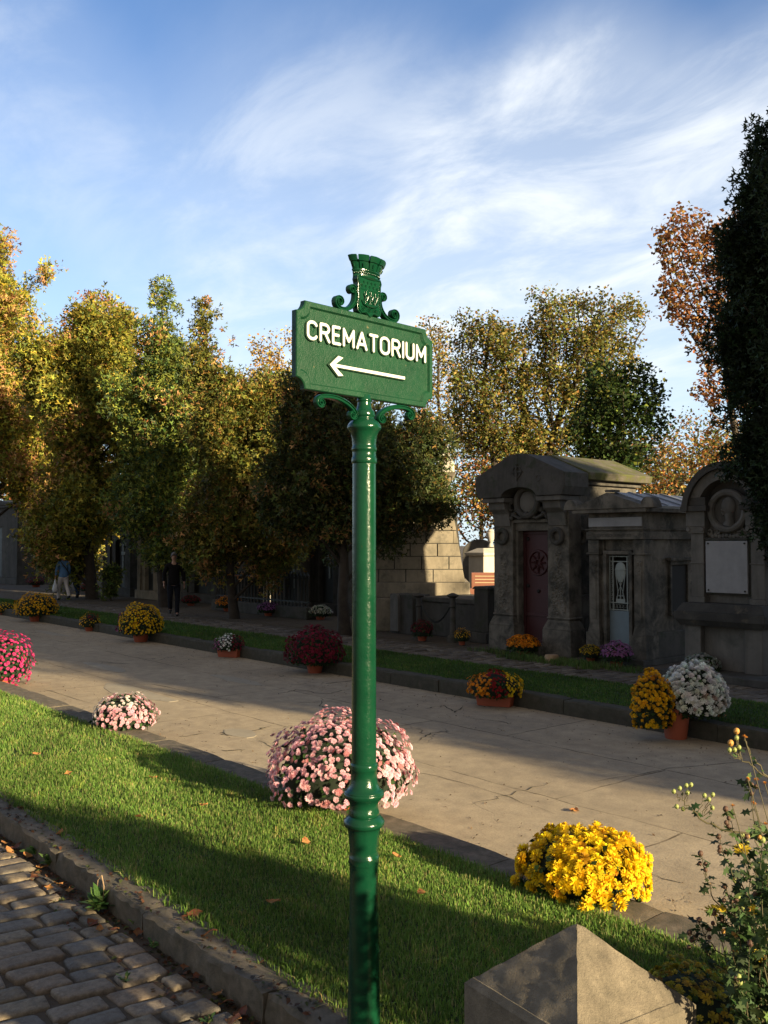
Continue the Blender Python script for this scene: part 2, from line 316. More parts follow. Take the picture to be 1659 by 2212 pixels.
# ------------------------------------------------------------------ ground
YKO, YKI, YLN, YRK, YFK, YFL, YPA, YPB = 2.22, 2.40, 4.06, 4.40, 8.90, 9.08, 10.52, 12.15
def ground_mats():
    m, nt, bs = newmat('road_concrete'); v = objco(nt, 'World'); v2 = objco(nt, 'World', (0.35, 1.0, 1))
    big = noise(nt, 0.7, 5, 0.6, 0.4, v2); fine = noise(nt, 60, 4, 0.7, 0, v); mid = noise(nt, 5, 7, 0.7, 0.2, v)
    c = ramp(nt, big, [(0.3, (0.40, 0.325, 0.22)), (0.7, (0.53, 0.435, 0.30))])
    c = mixc(nt, mathn(nt, 'MULTIPLY', ramp(nt, mid, [(0.35, 0), (0.7, 1)]), 0.45), c, (0.15, 0.125, 0.10)); sp_ = noise(nt, 1.6, 8, 0.8, 1.0, v2); c = mixc(nt, ramp(nt, sp_, [(0.60, 0), (0.68, 0.45)]), c, (0.14, 0.115, 0.085))
    c = mixc(nt, ramp(nt, fine, [(0.45, 0), (0.75, 0.38)]), c, (0.10, 0.085, 0.07))
    # slab tone and joints
    br = nt.nodes.new('ShaderNodeTexBrick'); br.offset = 0.37; br.inputs['Scale'].default_value = 1.0
    br.inputs['Brick Width'].default_value = 3.1; br.inputs['Row Height'].default_value = 1.52; br.inputs['Mortar Size'].default_value = 0.012
    br.inputs['Mortar Smooth'].default_value = 0.4; br.inputs['Color1'].default_value = (1, 1, 1, 1); br.inputs['Color2'].default_value = (0.80, 0.80, 0.82, 1); br.inputs['Mortar'].default_value = (0.2, 0.18, 0.15, 1)
    dn = nt.nodes.new('ShaderNodeTexNoise'); dn.inputs['Scale'].default_value = 2.2; dn.inputs['Detail'].default_value = 6; nt.links.new(v, dn.inputs['Vector'])
    dm = nt.nodes.new('ShaderNodeVectorMath'); dm.operation = 'MULTIPLY_ADD'; nt.links.new(dn.outputs['Color'], dm.inputs[0]); dm.inputs[1].default_value = (0.10, 0.10, 0)
    geo = nt.nodes.new('ShaderNodeNewGeometry'); nt.links.new(geo.outputs['Position'], dm.inputs[2])
    ad = nt.nodes.new('ShaderNodeVectorMath'); ad.operation = 'ADD'; nt.links.new(dm.outputs[0], ad.inputs[0]); ad.inputs[1].default_value = (0.6, 0.11, 0)
    nt.links.new(ad.outputs[0], br.inputs['Vector'])
    jm = ramp(nt, noise(nt, 0.9, 5, 0.7, 0, v), [(0.38, 0.12), (0.58, 1.0)])       # joints fade in places
    c = mixc(nt, mathn(nt, 'MULTIPLY', jm, 0.85), c, br.outputs['Color'], 'MULTIPLY')
    # crack network, only where the slabs have broken
    vo = nt.nodes.new('ShaderNodeTexVoronoi'); vo.feature = 'DISTANCE_TO_EDGE'; vo.inputs['Scale'].default_value = 1.3
    dm2 = nt.nodes.new('ShaderNodeVectorMath'); dm2.operation = 'MULTIPLY_ADD'; nt.links.new(dn.outputs['Color'], dm2.inputs[0]); dm2.inputs[1].default_value = (0.5, 0.5, 0); nt.links.new(geo.outputs['Position'], dm2.inputs[2])
    nt.links.new(dm2.outputs[0], vo.inputs['Vector'])
    cr = ramp(nt, vo.outputs['Distance'], [(0.002, 1), (0.009, 0)])
    cm = ramp(nt, noise(nt, 0.55, 3, 0.5, 0, objco(nt, 'World', (1, 1, 1))), [(0.54, 0), (0.60, 1)])
    crm = mathn(nt, 'MULTIPLY', mathn(nt, 'MULTIPLY', cr, cm), 0.7); c = mixc(nt, crm, c, (0.05, 0.042, 0.03))
    nt.links.new(c, bs.inputs['Base Color']); bs.inputs['Roughness'].default_value = 0.9; bs.inputs['Specular IOR Level'].default_value = 0.15
    h = mathn(nt, 'SUBTRACT', mathn(nt, 'ADD', mathn(nt, 'MULTIPLY', fine, 0.7), mathn(nt, 'MULTIPLY', mid, 0.8)), mathn(nt, 'MULTIPLY', crm, 1.2)); bump(nt, bs, h, 0.5, 0.008)
    M['road'] = m
    m, nt, bs = newmat('turf_soil'); v = objco(nt, 'World'); n = noise(nt, 12, 6, 0.7, 0, v)
    nt.links.new(ramp(nt, n, [(0.3, (0.016, 0.026, 0.008)), (0.7, (0.035, 0.055, 0.014))]), bs.inputs['Base Color']); bs.inputs['Roughness'].default_value = 1; bump(nt, bs, n, 0.8, 0.03); M['turf'] = m
    m, nt, bs = newmat('earth'); v = objco(nt, 'World'); n = noise(nt, 5, 8, 0.7, 0, v); n2 = noise(nt, 60, 3, 0.7, 0, v)
    c = ramp(nt, n, [(0.3, (0.05, 0.038, 0.026)), (0.55, (0.085, 0.066, 0.045)), (0.75, (0.04, 0.05, 0.02))]); c = mixc(nt, ramp(nt, n2, [(0.6, 0), (0.7, 0.8)]), c, (0.16, 0.09, 0.04))
    nt.links.new(c, bs.inputs['Base Color']); bs.inputs['Roughness'].default_value = 1; bump(nt, bs, n, 0.8, 0.04); M['earth'] = m
    m, nt, bs = newmat('sett_stone'); a = nt.nodes.new('ShaderNodeAttribute'); a.attribute_name = 'Col'; v = objco(nt, 'World')
    n = noise(nt, 22, 8, 0.75, 0.3, v); n2 = noise(nt, 130, 3, 0.6, 0, v)
    c = mixc(nt, ramp(nt, n, [(0.35, 0.1), (0.68, 0.85)]), a.outputs['Color'], (0.07, 0.055, 0.042)); c = mixc(nt, ramp(nt, n2, [(0.55, 0), (0.75, 0.5)]), c, (0.30, 0.26, 0.20))
    nt.links.new(c, bs.inputs['Base Color']); bs.inputs['Roughness'].default_value = 0.7; bs.inputs['Specular IOR Level'].default_value = 0.3; bump(nt, bs, mathn(nt, 'ADD', n, mathn(nt, 'MULTIPLY', n2, .25)), 0.8, 0.012); M['sett'] = m
ground_mats()

def sheet(name, x0, x1, y0, y1, z, mat, kind='structure', nx=1, ny=1, wob=0.0, seed=0):
    rng = np.random.default_rng(seed)
    X, Y = np.meshgrid(np.linspace(x0, x1, nx+1), np.linspace(y0, y1, ny+1)); Z = np.full(X.shape, z) + wob*(rng.random(X.shape)-.5)
    V = np.stack([X, Y, Z], -1).reshape(-1, 3); i = np.arange(ny)[:, None]*(nx+1) + np.arange(nx)[None]; i = i.ravel()
    return tag(np_mesh(name, V, np.stack([i, i+1, i+nx+2, i+nx+1], 1), None, mat, smooth=True), kind=kind)
sheet('ground', -900, 900, -900, 900, -0.06, M['earth'])
sheet('road', -90, 40, YRK-0.02, YFK+0.05, 0.0, M['road'])
def raised(name, x0, x1, y0, y1, z, mat, seed=1):
    return tag(MB().box(x0, x1, y0, y1, -0.05, z).build(name, mat), kind='structure')
raised('near_lawn', -90, 30, YKI+0.01, YLN-0.01, 0.105, M['turf'])
raised('far_lawn', -90, 40, YFL+0.005, YPA, 0.175, M['turf'])
raised('burial_ground', -120, 60, YPB-0.001, 90, 0.17, M['earth'])

# kerbs: one row of separate rough stones each
def kerb(name, y0, y1, ztop, zbot, seed, x0, x1, lmin, lmax, rough=0.012, fine=0.06, mat='kerb'):
    rng = random.Random(seed); mb = MB(); x = x0
    while x < x1:
        l = rng.uniform(lmin, lmax); dz = rng.uniform(-0.006, 0.006); dy = rng.uniform(-0.008, 0.008)
        g = 0.004; n = max(2, int(l/fine)) if x > -14 else 4; ny = 4
        xs = [x+g+(l-2*g)*i/n for i in range(n+1)]
        rows = []   # profile: bottom front, mid front, top front edge, top..., top back edge, bottom back
        prof = [(y0, zbot), (y0, (zbot+ztop)/2), (y0, ztop-0.018), (y0+0.014, ztop)] + [(y0+(y1-y0)*k/ny, ztop) for k in range(1, ny)] + [(y1-0.012, ztop), (y1, ztop-0.015), (y1, zbot)]
        vs = []
        for i, xx in enumerate(xs):
            e = 0.010 if i in (0, n) else 0
            for (py, pz) in prof:
                jy = rng.uniform(-rough, rough) if py in (y0, y0+0.014) else rng.uniform(-rough, rough)*0.5
                vs.append((xx, py+jy+dy, pz + (rng.uniform(-rough, rough)*0.45+dz - e if pz > zbot else 0)))
        m = len(prof); fs = [(i*m+k, (i+1)*m+k, (i+1)*m+k+1, i*m+k+1) for i in range(n) for k in range(m-1)]
        fs += [tuple(range(m-1, -1, -1)), tuple(n*m+k for k in range(m))]
        mb.add(vs, fs); x += l
    return tag(mb.build(name, M[mat], smooth=True, ang=32), kind='structure')
kerb('path_kerb', YKO, YKI+0.02, 0.125, -0.05, 3, -60, 6, 0.8, 1.25)
kerb('road_kerb', YLN, YRK, 0.10, -0.05, 4, -70, 10, 0.9, 1.4, 0.006, 0.12)
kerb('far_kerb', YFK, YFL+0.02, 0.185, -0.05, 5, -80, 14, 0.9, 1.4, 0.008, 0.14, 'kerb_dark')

# setts: rows run across the path, each stone rounded
def setts(name, x0, x1, y0, y1, z, seed, row, lo, hi, round_, palette, skip=0.0, rowtilt=0.0):
    rng = random.Random(seed); V = []; F = []; Cc = []
    x = x0; r = 0
    while x < x1:
        rw = row*rng.uniform(0.9, 1.1); y = y0 + rng.uniform(-hi, 0)
        while y < y1:
            l = rng.uniform(lo, hi); g = rng.uniform(0.004, 0.009)
            ya, yb = max(y+g, y0), min(y+l-g, y1); xa, xb = x+g*0.8, x+rw-g*0.8
            if yb-ya > 0.05 and rng.random() > skip:
                q = 0.03; zz = z + rng.uniform(-0.008, 0.008); tx, ty = rng.uniform(-.03, .03), rng.uniform(-.03, .03); a = rng.uniform(-0.05, 0.05)
                cx, cy = (xa+xb)/2, (ya+yb)/2; hx, hy = (xb-xa)/2, (yb-ya)/2; b = len(V)
                for (s_, dz) in ((1.0, -0.06), (1.0, -0.014), (0.975, -0.005), (0.90, 0.0), (0.45, 0.002)):
                    for k in range(12):
                        an = 2*PI*(k+0.5)/12; ce, se = math.cos(an), math.sin(an)
                        p = 0.20; ux = math.copysign(abs(ce)**p, ce); uy = math.copysign(abs(se)**p, se)
                        j = 0.94 + 0.08*math.sin(k*7.3+b); X = ux*hx*s_*j; Yy = uy*hy*(1-(1-s_)*hx/hy)*j
                        Xr = X*math.cos(a)-Yy*math.sin(a); Yr = X*math.sin(a)+Yy*math.cos(a)
                        V.append((cx+Xr+rowtilt*(cy+Yr-y0), cy+Yr, zz+dz*round_+X*tx+Yy*ty+rng.uniform(-.0012, .0012)))
                F += [(b+i*12+k, b+i*12+(k+1) % 12, b+(i+1)*12+(k+1) % 12, b+(i+1)*12+k) for i in range(4) for k in range(12)]
                F += [(b+48+k, b+48+(k+1) % 12, b+48+(k+2) % 12, b+48+(k+3) % 12) for k in (0,)]
                F += [(b+48, b+51, b+54, b+57), (b+51, b+52, b+53, b+54), (b+54, b+55, b+56, b+57), (b+57, b+58, b+59, b+48)]
                c = rng.choice(palette); k_ = rng.uniform(0.8, 1.2); Cc += [(c[0]*k_, c[1]*k_, c[2]*k_)]*60
            y += l
        x += rw; r += 1
    return tag(np_mesh(name, np.array(V), np.array(F), np.array(Cc), M['sett'], smooth=True), kind='structure')
PAL = [(0.28, 0.225, 0.15), (0.36, 0.29, 0.20), (0.22, 0.19, 0.15), (0.30, 0.23, 0.16), (0.19, 0.175, 0.15), (0.33, 0.27, 0.20)]
setts('cobbled_path', -16, -0.6, -1.6, YKO-0.07, 0.0, 11, 0.155, 0.19, 0.33, 1.0, PAL, rowtilt=0.12)
sheet('path_soil', -70, 6, -4, YKO+0.02, -0.017, M['earth'], nx=60, ny=8, wob=0.012)
PAL2 = [(0.13, 0.115, 0.095), (0.18, 0.16, 0.13), (0.10, 0.09, 0.08), (0.22, 0.19, 0.15)]
setts('far_cobbled_path', -30, 3, YPA+0.03, YPB-0.35, 0.175, 12, 0.16, 0.16, 0.30, 0.8, PAL2, skip=0.02)
sheet('far_path_soil', -90, 40, YPA, YPB+0.05, 0.155, M['earth'], nx=80, ny=6, wob=0.01, seed=3)

# flat broken stones and dark crumbled seams in the road
def patch(px, py, w_, h_, seed, name='road_patch', mat=None, z=0.004, n=11):
    rng = random.Random(seed); p = G(px, py); mb = MB()
    pts = []
    for k in range(n):
        a = 2*PI*k/n; r = rng.uniform(0.72, 1.1); pts.append((p.x + w_/2*r*math.cos(a), p.y + h_/2*r*math.sin(a)))
    mb.prism(pts, -0.01, z, 'z'); return tag(mb.build(name, mat or M['stone_grey']), kind='structure')
M['crumble'] = stone('crumble', (0.045, 0.037, 0.024), (0.10, 0.08, 0.05), 20, 1.0, (0.06, 0.07, 0.02), 0.45)
M['slab_pale'] = stone('slab_pale', (0.32, 0.275, 0.20), (0.42, 0.365, 0.27), 3, 0.4, stain=0.15)
for i, (px, py, w_, h_) in enumerate([(290, 1496, 2.3, 0.5), (520, 1584, 0.62, 0.32), (515, 1470, 1.6, 0.35), (490, 1368, 0.01, 0.01), (220, 1440, 2.0, 0.35), (110, 1368, 2.4, 0.3), (430, 1400, 2.2, 0.3)]):
    if w_ < 0.1: continue
    patch(px, py, w_, h_, 40+i, 'road_patch', M['slab_pale'], 0.004, 11)
def seam(pts, w_, seed):
    rng = random.Random(seed); P = [G(*p) for p in pts]; L = []; Rr = []
    Q = []
    for a, b in zip(P, P[1:]):
        for k in range(6): Q.append(a.lerp(b, k/6) + Vector((rng.uniform(-.03, .03), rng.uniform(-.03, .03), 0)))
    Q.append(P[-1])
    for i, q in enumerate(Q):
        t = (Q[min(i+1, len(Q)-1)]-Q[max(i-1, 0)]).normalized(); nn = Vector((-t.y, t.x, 0)); ww = w_*rng.uniform(0.25, 1.0)*(0.3 if i in (0, len(Q)-1) else 1)
        L.append(q+nn*ww); Rr.append(q-nn*ww*rng.uniform(.5, 1))
    vs = [(p.x, p.y, 0.0035) for p in L+Rr]; n = len(Q)
    tag(MB().add(vs, [(i, i+n, i+1+n, i+1) for i in range(n-1)]).build('road_crack', M['crumble']), kind='structure')
for i, (pts, w_) in enumerate([([(385, 1592), (440, 1585)], .03), ([(475, 1583), (490, 1590), (560, 1575), (585, 1570)], .03), ([(480, 1622), (530, 1620)], .035), ([(560, 1600), (600, 1618), (640, 1640)], .012),
        ([(600, 1500), (640, 1490), (700, 1500), (760, 1488)], .02), ([(640, 1520), (700, 1515), (760, 1518)], .015), ([(700, 1478), (760, 1470), (800, 1472)], .03), ([(905, 1600), (930, 1585), (970, 1580)], .02),
        ([(920, 1530), (960, 1525), (985, 1540), (1000, 1525)], .018), ([(1020, 1552), (1060, 1556), (1110, 1565)], .012), ([(1000, 1742), (1080, 1722), (1190, 1690)], .012), ([(830, 1655), (1000, 1690), (1200, 1760)], .008),
        ([(210, 1430), (280, 1434)], .05), ([(60, 1367), (130, 1366)], .05), ([(700, 1505), (690, 1525), (710, 1535)], .015), ([(1290, 1690), (1450, 1660), (1659, 1640)], .01), ([(1240, 1840), (1360, 1880), (1480, 1910)], .008),
        ([(100, 1490), (200, 1520)], .015), ([(330, 1478), (430, 1500), (540, 1520)], .012)]): seam(pts, w_*0.62, 70+i)

# grass: curved blades, stuff
def blades(name, boxes, seed, hmin, hmax, wd, palette, lean=0.5):
    rng = np.random.default_rng(seed); Ps = []; Ss = []
    for (x0, x1, y0, y1, z, dens, sc) in boxes:
        n = int((x1-x0)*(y1-y0)*dens); p = np.stack([rng.uniform(x0, x1, n), rng.uniform(y0, y1, n), np.full(n, z)], -1); Ps.append(p); Ss.append(np.full(n, sc))
    P = np.concatenate(Ps); S = np.concatenate(Ss); n = len(P)
    # uneven turf: clumpy height
    cl = 0.5+0.5*np.sin(P[:, 0]*5.1+np.sin(P[:, 1]*7.7)*1.7)*np.sin(P[:, 1]*6.3+P[:, 0]*1.9); H = (hmin + (hmax-hmin)*rng.random(n)*(0.55+0.6*cl))*S
    a = rng.uniform(0, 2*PI, n); le = rng.normal(0, lean, n)*H; la = rng.uniform(0, 2*PI, n); W = wd*S*rng.uniform(0.7, 1.3, n)
    ux, uy = np.cos(a)*W/2, np.sin(a)*W/2; lx, ly = np.cos(la)*np.abs(le), np.sin(la)*np.abs(le); z = P[:, 2]
    v = np.zeros((n, 5, 3)); v[:, 0] = np.stack([P[:, 0]-ux, P[:, 1]-uy, z-0.005], -1); v[:, 1] = np.stack([P[:, 0]+ux, P[:, 1]+uy, z-0.005], -1)
    v[:, 2] = np.stack([P[:, 0]+ux*.8+lx*.35, P[:, 1]+uy*.8+ly*.35, z+H*.6], -1); v[:, 3] = np.stack([P[:, 0]-ux*.8+lx*.35, P[:, 1]-uy*.8+ly*.35, z+H*.6], -1)
    v[:, 4] = np.stack([P[:, 0]+lx, P[:, 1]+ly, z+H*np.clip(1-np.abs(le)/H*.35, .4, 1)], -1)
    b = (np.arange(n)*5)[:, None]; F = np.concatenate([b+[0, 1, 2], b+[0, 2, 3], b+[3, 2, 4]])
    pal = np.array(palette); c = pal[rng.integers(0, len(pal), n)]*rng.uniform(0.75, 1.25, (n, 1))
    pt = 0.5+0.5*np.sin(P[:, 0]*1.7+2*np.sin(P[:, 1]*2.1)); p2 = 0.5+0.5*np.sin(P[:, 0]*6.3+3*np.sin(P[:, 1]*4.7+P[:, 0]))*np.sin(P[:, 1]*9.1+P[:, 0]*2.2); c *= (0.78+0.3*pt+.2*p2)[:, None]; yel = (p2 > .86)[:, None]; c = np.where(yel & (rng.random((n, 1)) < .5), c*np.array([1.5, 1.15, 1.2]), c)
    return tag(np_mesh(name, v.reshape(-1, 3), F, np.repeat(c, 5, 0), M['grass']), kind='stuff')
GP = [(0.115, 0.225, 0.035), (0.145, 0.27, 0.04), (0.09, 0.18, 0.03), (0.20, 0.30, 0.06), (0.16, 0.24, 0.05), (0.12, 0.23, 0.04), (0.30, 0.29, 0.11)]
g = blades('grass', [(-5.2, -1.2, YKI+0.02, YLN+0.01, 0.10, 17000, 1.0), (-8.5, -5.2, YKI+0.02, YLN+0.01, 0.10, 9500, 1.15), (-14, -8.5, YKI+0.02, YLN+0.01, 0.10, 4200, 1.4), (-34, -14, YKI+0.02, YLN, 0.10, 1000, 2.0),
                  (-7.5, -1.2, YKI-0.05, YKI+0.05, 0.10, 7000, 1.5), (-9, -1.2, YLN-0.02, YLN+0.05, 0.10, 5000, 1.2)], 21, 0.018, 0.052, 0.0042, GP)
tag(g, 'short mown green grass of the near verge beside the signpost', 'grass')
GP2 = [(0.06, 0.14, 0.025), (0.08, 0.17, 0.03), (0.05, 0.11, 0.022), (0.12, 0.17, 0.04)]
g = blades('grass', [(-16, -3, YFL-0.01, YPA+0.03, 0.17, 3000, 1.5), (-34, -16, YFL-0.01, YPA+0.03, 0.17, 1100, 2.2), (-75, -34, YFL, YPA, 0.17, 250, 3.5)], 22, 0.015, 0.036, 0.006, GP2)
tag(g, 'strip of dark green grass between the far kerb and the far cobbles', 'grass')
def tuft_area(pxs, n, seed, label, hmax=0.09, spread=0.5, z=0.17):
    rng = np.random.default_rng(seed); bx = []
    for (px, py, sx_, sy_, d) in pxs:
        p = G(px, py, z); bx.append((p.x-sx_, p.x+sx_, p.y-sy_, p.y+sy_, z, d, 1.6))
    g = blades('grass', bx, seed, 0.03, hmax, 0.006, [(0.07, 0.14, 0.03), (0.10, 0.18, 0.04), (0.12, 0.15, 0.05)]); tag(g, label, 'grass')
tuft_area([(1190, 1432, 1.0, 0.22, 1800), (1290, 1442, 0.8, 0.15, 1500), (1080, 1412, 0.7, .15, 700)], 0, 5, 'ragged grass growing in front of the tomb with the red door')

def litter(name, n, seed, label, cat, bands, pal, smin, smax, z0):
    rng = np.random.default_rng(seed); P = []
    for (x0, x1, y0, y1, zz, w_) in bands:
        k = int(n*w_); P.append(np.stack([rng.uniform(x0, x1, k), y0+(y1-y0)*rng.random(k)**2 if y1 > y0 else y0+(y1-y0)*rng.random(k)**2, np.full(k, zz)], -1))
    P = np.concatenate(P); k = len(P); Nn = rng.normal(0, .35, (k, 3)); Nn[:, 2] = 1
    tv = np.array([(-1, -.4, 0), (.2, -.7, .25), (1, 0, .05), (.1, .6, .3)], float); v, f, c = inst(tv, np.array([(0, 1, 2, 3)]), P+[0, 0, .004], frame_from_normal(rng, Nn), rng.uniform(smin, smax, k), pal_c(rng, pal, k))
    g = np_mesh(name, v, f, c, M['grass'], None); tag(g, label, cat, kind='stuff')
def pal_c(rng, pal, n): return np.array(pal)[rng.integers(0, len(pal), n)]*rng.uniform(.6, 1.3, (n, 1))
litter('grit', 3200, 31, 'fine grit and crumbs of leaf scattered over the road and along its kerbs', 'grit', [(-26, -1.5, 8.86, 7.4, 0, .5), (-26, -1.5, 4.42, 5.4, 0, .2), (-24, -1.5, 4.6, 8.8, 0, .3)], [(0.12, 0.08, 0.05), (0.20, 0.14, 0.09), (0.07, 0.05, 0.035), (0.3, 0.2, 0.1)], .004, .014, 0)
litter('leaf_litter', 2600, 32, 'crumbled brown leaves and soil drifted in the gutter below the near kerb', 'litter', [(-10, -2, 2.20, 1.95, -.012, .8), (-10, -2, 2.24, 2.38, .125, .2)], [(0.10, 0.05, 0.025), (0.18, 0.08, 0.04), (0.06, 0.045, 0.03), (0.08, 0.10, 0.03)], .005, .02, 0)
# ------------------------------------------------------------------ signpost
def green_paint():
    m, nt, bs = newmat('green_paint'); v = objco(nt)
    n = noise(nt, 9, 5, 0.6, 0.2, v); f = noise(nt, 120, 4, 0.6, 0, v); f2 = noise(nt, 30, 3, 0.5, 0, v)
    c = ramp(nt, n, [(0.3, (0.003, 0.036, 0.017)), (0.7, (0.005, 0.050, 0.023))])
    c = mixc(nt, ramp(nt, noise(nt, 45, 3, 0.5, 0, v), [(0.74, 0), (0.78, 0.6)]), c, (0.10, 0.035, 0.015))
    nt.links.new(c, bs.inputs['Base Color'])
    nt.links.new(ramp(nt, f2, [(0.3, 0.12), (0.75, 0.28)]), bs.inputs['Roughness']); bs.inputs['Specular IOR Level'].default_value = 0.4
    bump(nt, bs, mathn(nt, 'ADD', f, mathn(nt, 'MULTIPLY', f2, 1.2)), 0.28, 0.003); M['green'] = m
    m, nt, bs = newmat('green_plate'); v = objco(nt)
    n = noise(nt, 6, 5, 0.6, 0.3, v); f = noise(nt, 160, 5, 0.65, 0, v); f2 = noise(nt, 40, 3, 0.5, 0, v)
    c = ramp(nt, n, [(0.3, (0.006, 0.040, 0.018)), (0.7, (0.009, 0.056, 0.025))])
    c = mixc(nt, ramp(nt, noise(nt, 38, 3, 0.5, 0, v), [(0.72, 0), (0.76, 0.5)]), c, (0.20, 0.16, 0.08))
    nt.links.new(c, bs.inputs['Base Color']); nt.links.new(ramp(nt, f2, [(0.3, 0.32), (0.75, 0.5)]), bs.inputs['Roughness']); bs.inputs['Specular IOR Level'].default_value = 0.25
    bump(nt, bs, mathn(nt, 'ADD', f, f2), 0.5, 0.003); M['greenplate'] = m
green_paint()
M['white_paint'] = plain('white_paint', (0.66, 0.66, 0.62), 0.5, var=0.08, scale=60, bumps=0.15)
M['green_dark'] = plain('green_dark', (0.006, 0.045, 0.02), 0.4, var=0.2, bumps=0.1)

def signpost():
    PD = 3.69; base = atD(786.0, 1900, PD); px_, py_ = base.x, base.y
    root = empty('signpost', (px_, py_, 0), 0, 'tall green cast iron signpost with a crested plate reading CREMATORIUM and a left arrow', 'signpost')
    def zpix(y): return atD(787, y, PD).z
    k = PD/FPX
    def zu(y): return zpix((1250+y/4.423)/1.4755)
    def ru(w_): return w_/13.05*k
    def zl(y): return zpix((2250+y/2.183)/1.4755)
    def rl(w_): return w_/6.44*k
    up = [(40, 165), (96, 190), (103, 205), (120, 212), (132, 204), (138, 190), (150, 190), (200, 200), (235, 218), (262, 262), (272, 288), (282, 296), (300, 302), (325, 308), (345, 300), (355, 280), (368, 276), (378, 292), (398, 330), (420, 400), (455, 458), (485, 484), (510, 486), (525, 474), (548, 430), (575, 395), (620, 368), (680, 348), (740, 338), (772, 338), (780, 354), (800, 362), (822, 360), (832, 344), (850, 337), (915, 337), (926, 352), (945, 362), (990, 362), (1005, 350), (1012, 332), (1100, 332), (1600, 334), (2200, 336)]
    prof_up = [(ru(w_), zu(y)) for y, w_ in up]
    lo = [(60, 168), (380, 171), (393, 173), (398, 184), (410, 190), (432, 190), (444, 184), (450, 174), (500, 180), (540, 196), (565, 214), (580, 245), (588, 270), (593, 274), (597, 272), (601, 280), (615, 282), (630, 268), (645, 235), (665, 205), (690, 194), (712, 200), (735, 214), (752, 214), (757, 208), (765, 232), (785, 268), (800, 286), (818, 284), (832, 262), (838, 244), (846, 232), (870, 218), (920, 207), (1000, 199), (1032, 197), (1038, 206), (1050, 211), (1082, 211), (1094, 204), (1100, 196), (1160, 195), (1400, 200), (1700, 210), (2000, 219), (2200, 226)]
    prof_lo = [(rl(w_), zl(y)) for y, w_ in lo]
    prof = [p for p in reversed(prof_lo)] + [p for p in reversed(prof_up)]
    prof = [(rl(270), 0.0), (rl(270), 0.03), (rl(245), 0.05), (rl(232), 0.12)] + [p for p in prof if p[1] > 0.16]
    prof = sorted(prof, key=lambda p: p[1])
    zb, zt = 1.62, 2.60
    def seg(name, z0, z1):
        pr = [p for p in prof if z0-1e-6 <= p[1] <= z1+1e-6]
        return MB().lathe(pr, (0, 0, 0), 40).build(name, M['green'], root, smooth=True, ang=50)
    # base, lower shaft, middle shaft, capital: each a casting of its own
    zs = [0.0, prof_lo[25][1], prof_lo[2][1], prof_up[38][1], prof_up[0][1]+1e-3]
    zs = [0, zl(757), zl(393), zu(1005), 99]
    cuts = sorted(zs)
    names = ['lower_shaft', 'baluster', 'shaft', 'capital']
    for nme, a, b in zip(names, cuts, cuts[1:]):
        seg(nme, a, b)
    # ---- plate in its own frame: u (near edge at left -> far edge), v up, w out of the face
    PL = atD(635, 642, 3.43); PR = atD(929, 719, 3.43*1.156)
    U = Vector((PR.x-PL.x, PR.y-PL.y, 0)); W = U.length; U.normalize(); Nf = Vector((U.y, -U.x, 0))       # faces +x
    z1 = (PL.z + PR.z)/2; z0 = (atD(635, 835, 3.43).z + atD(929, 886, 3.43*1.156).z)/2; H = z1 - z0
    cen = (PL + PR)/2
    T = Matrix(((U.x, 0, Nf.x, cen.x-px_), (U.y, 0, Nf.y, cen.y-py_), (0, 1, 0, z0), (0, 0, 0, 1)))
    plate = MB()
    def outline(w_, h_, r, y0=0, n=7):
        pts = []
        for cx, cy, a0 in ((-w_/2, y0, 90), (w_/2, y0, 180), (w_/2, y0+h_, 270), (-w_/2, y0+h_, 360)):
            for i in range(n+1):
                a = R(a0 - 90*i/n); pts.append((cx+r*math.cos(a), cy+r*math.sin(a)))
        return pts      # ccw, scooped corners
    rc = 0.042
    def ring(mb, o1, z1_, o2, z2_):
        n = len(o1); mb.add([(p[0], p[1], z1_) for p in o1] + [(p[0], p[1], z2_) for p in o2], [(i, (i+1) % n, (i+1) % n+n, i+n) for i in range(n)])
    tf = 0.012
    mb = MB(); mb.M = T
    o0 = outline(W, H, rc); b1 = outline(W-0.006, H-0.006, rc, 0.003); b2 = outline(W-0.040, H-0.040, rc+0.004, 0.020); b3 = outline(W-0.052, H-0.052, rc+0.006, 0.026)
    ring(mb, o0, -tf, o0, tf); ring(mb, o0, tf, b1, tf+0.004); ring(mb, b1, tf+0.004, b2, tf+0.004); ring(mb, b2, tf+0.004, b3, tf-0.005)
    n = len(o0); mb.add([(p[0], p[1], tf-0.005) for p in b3], [tuple(range(n))]); mb.add([(p[0], p[1], -tf) for p in o0], [tuple(range(n-1, -1, -1))])
    pl = mb.build('sign_plate', M['greenplate'], root, smooth=True, ang=35)
    # ---- lettering: stroke letters
    def stroke(mbx, pts, wd, z0_, z1_, closed=False, n=7, flare=0.0, sidemat=0, topmat=0):
        pts = [Vector((p[0], p[1])) for p in pts]; pts = [p for i, p in enumerate(pts) if i == 0 or (p-pts[i-1]).length > 1e-5]
        if closed and (pts[0]-pts[-1]).length < 1e-5: pts.pop()
        m = len(pts); L, Rr = [], []
        for i in range(m):
            if closed: a, b = pts[i-1], pts[(i+1) % m]
            else: a, b = pts[max(i-1, 0)], pts[min(i+1, m-1)]
            if closed or 0 < i < m-1:
                t1 = (pts[i]-a).normalized(); t2 = (b-pts[i]).normalized(); t = (t1+t2).normalized(); cs = max(0.5, t.dot(t1)); sc = 1/cs
            else: t = (b-a).normalized(); sc = 1
            nn = Vector((-t.y, t.x))*wd/2*sc; L.append(pts[i]+nn); Rr.append(pts[i]-nn)
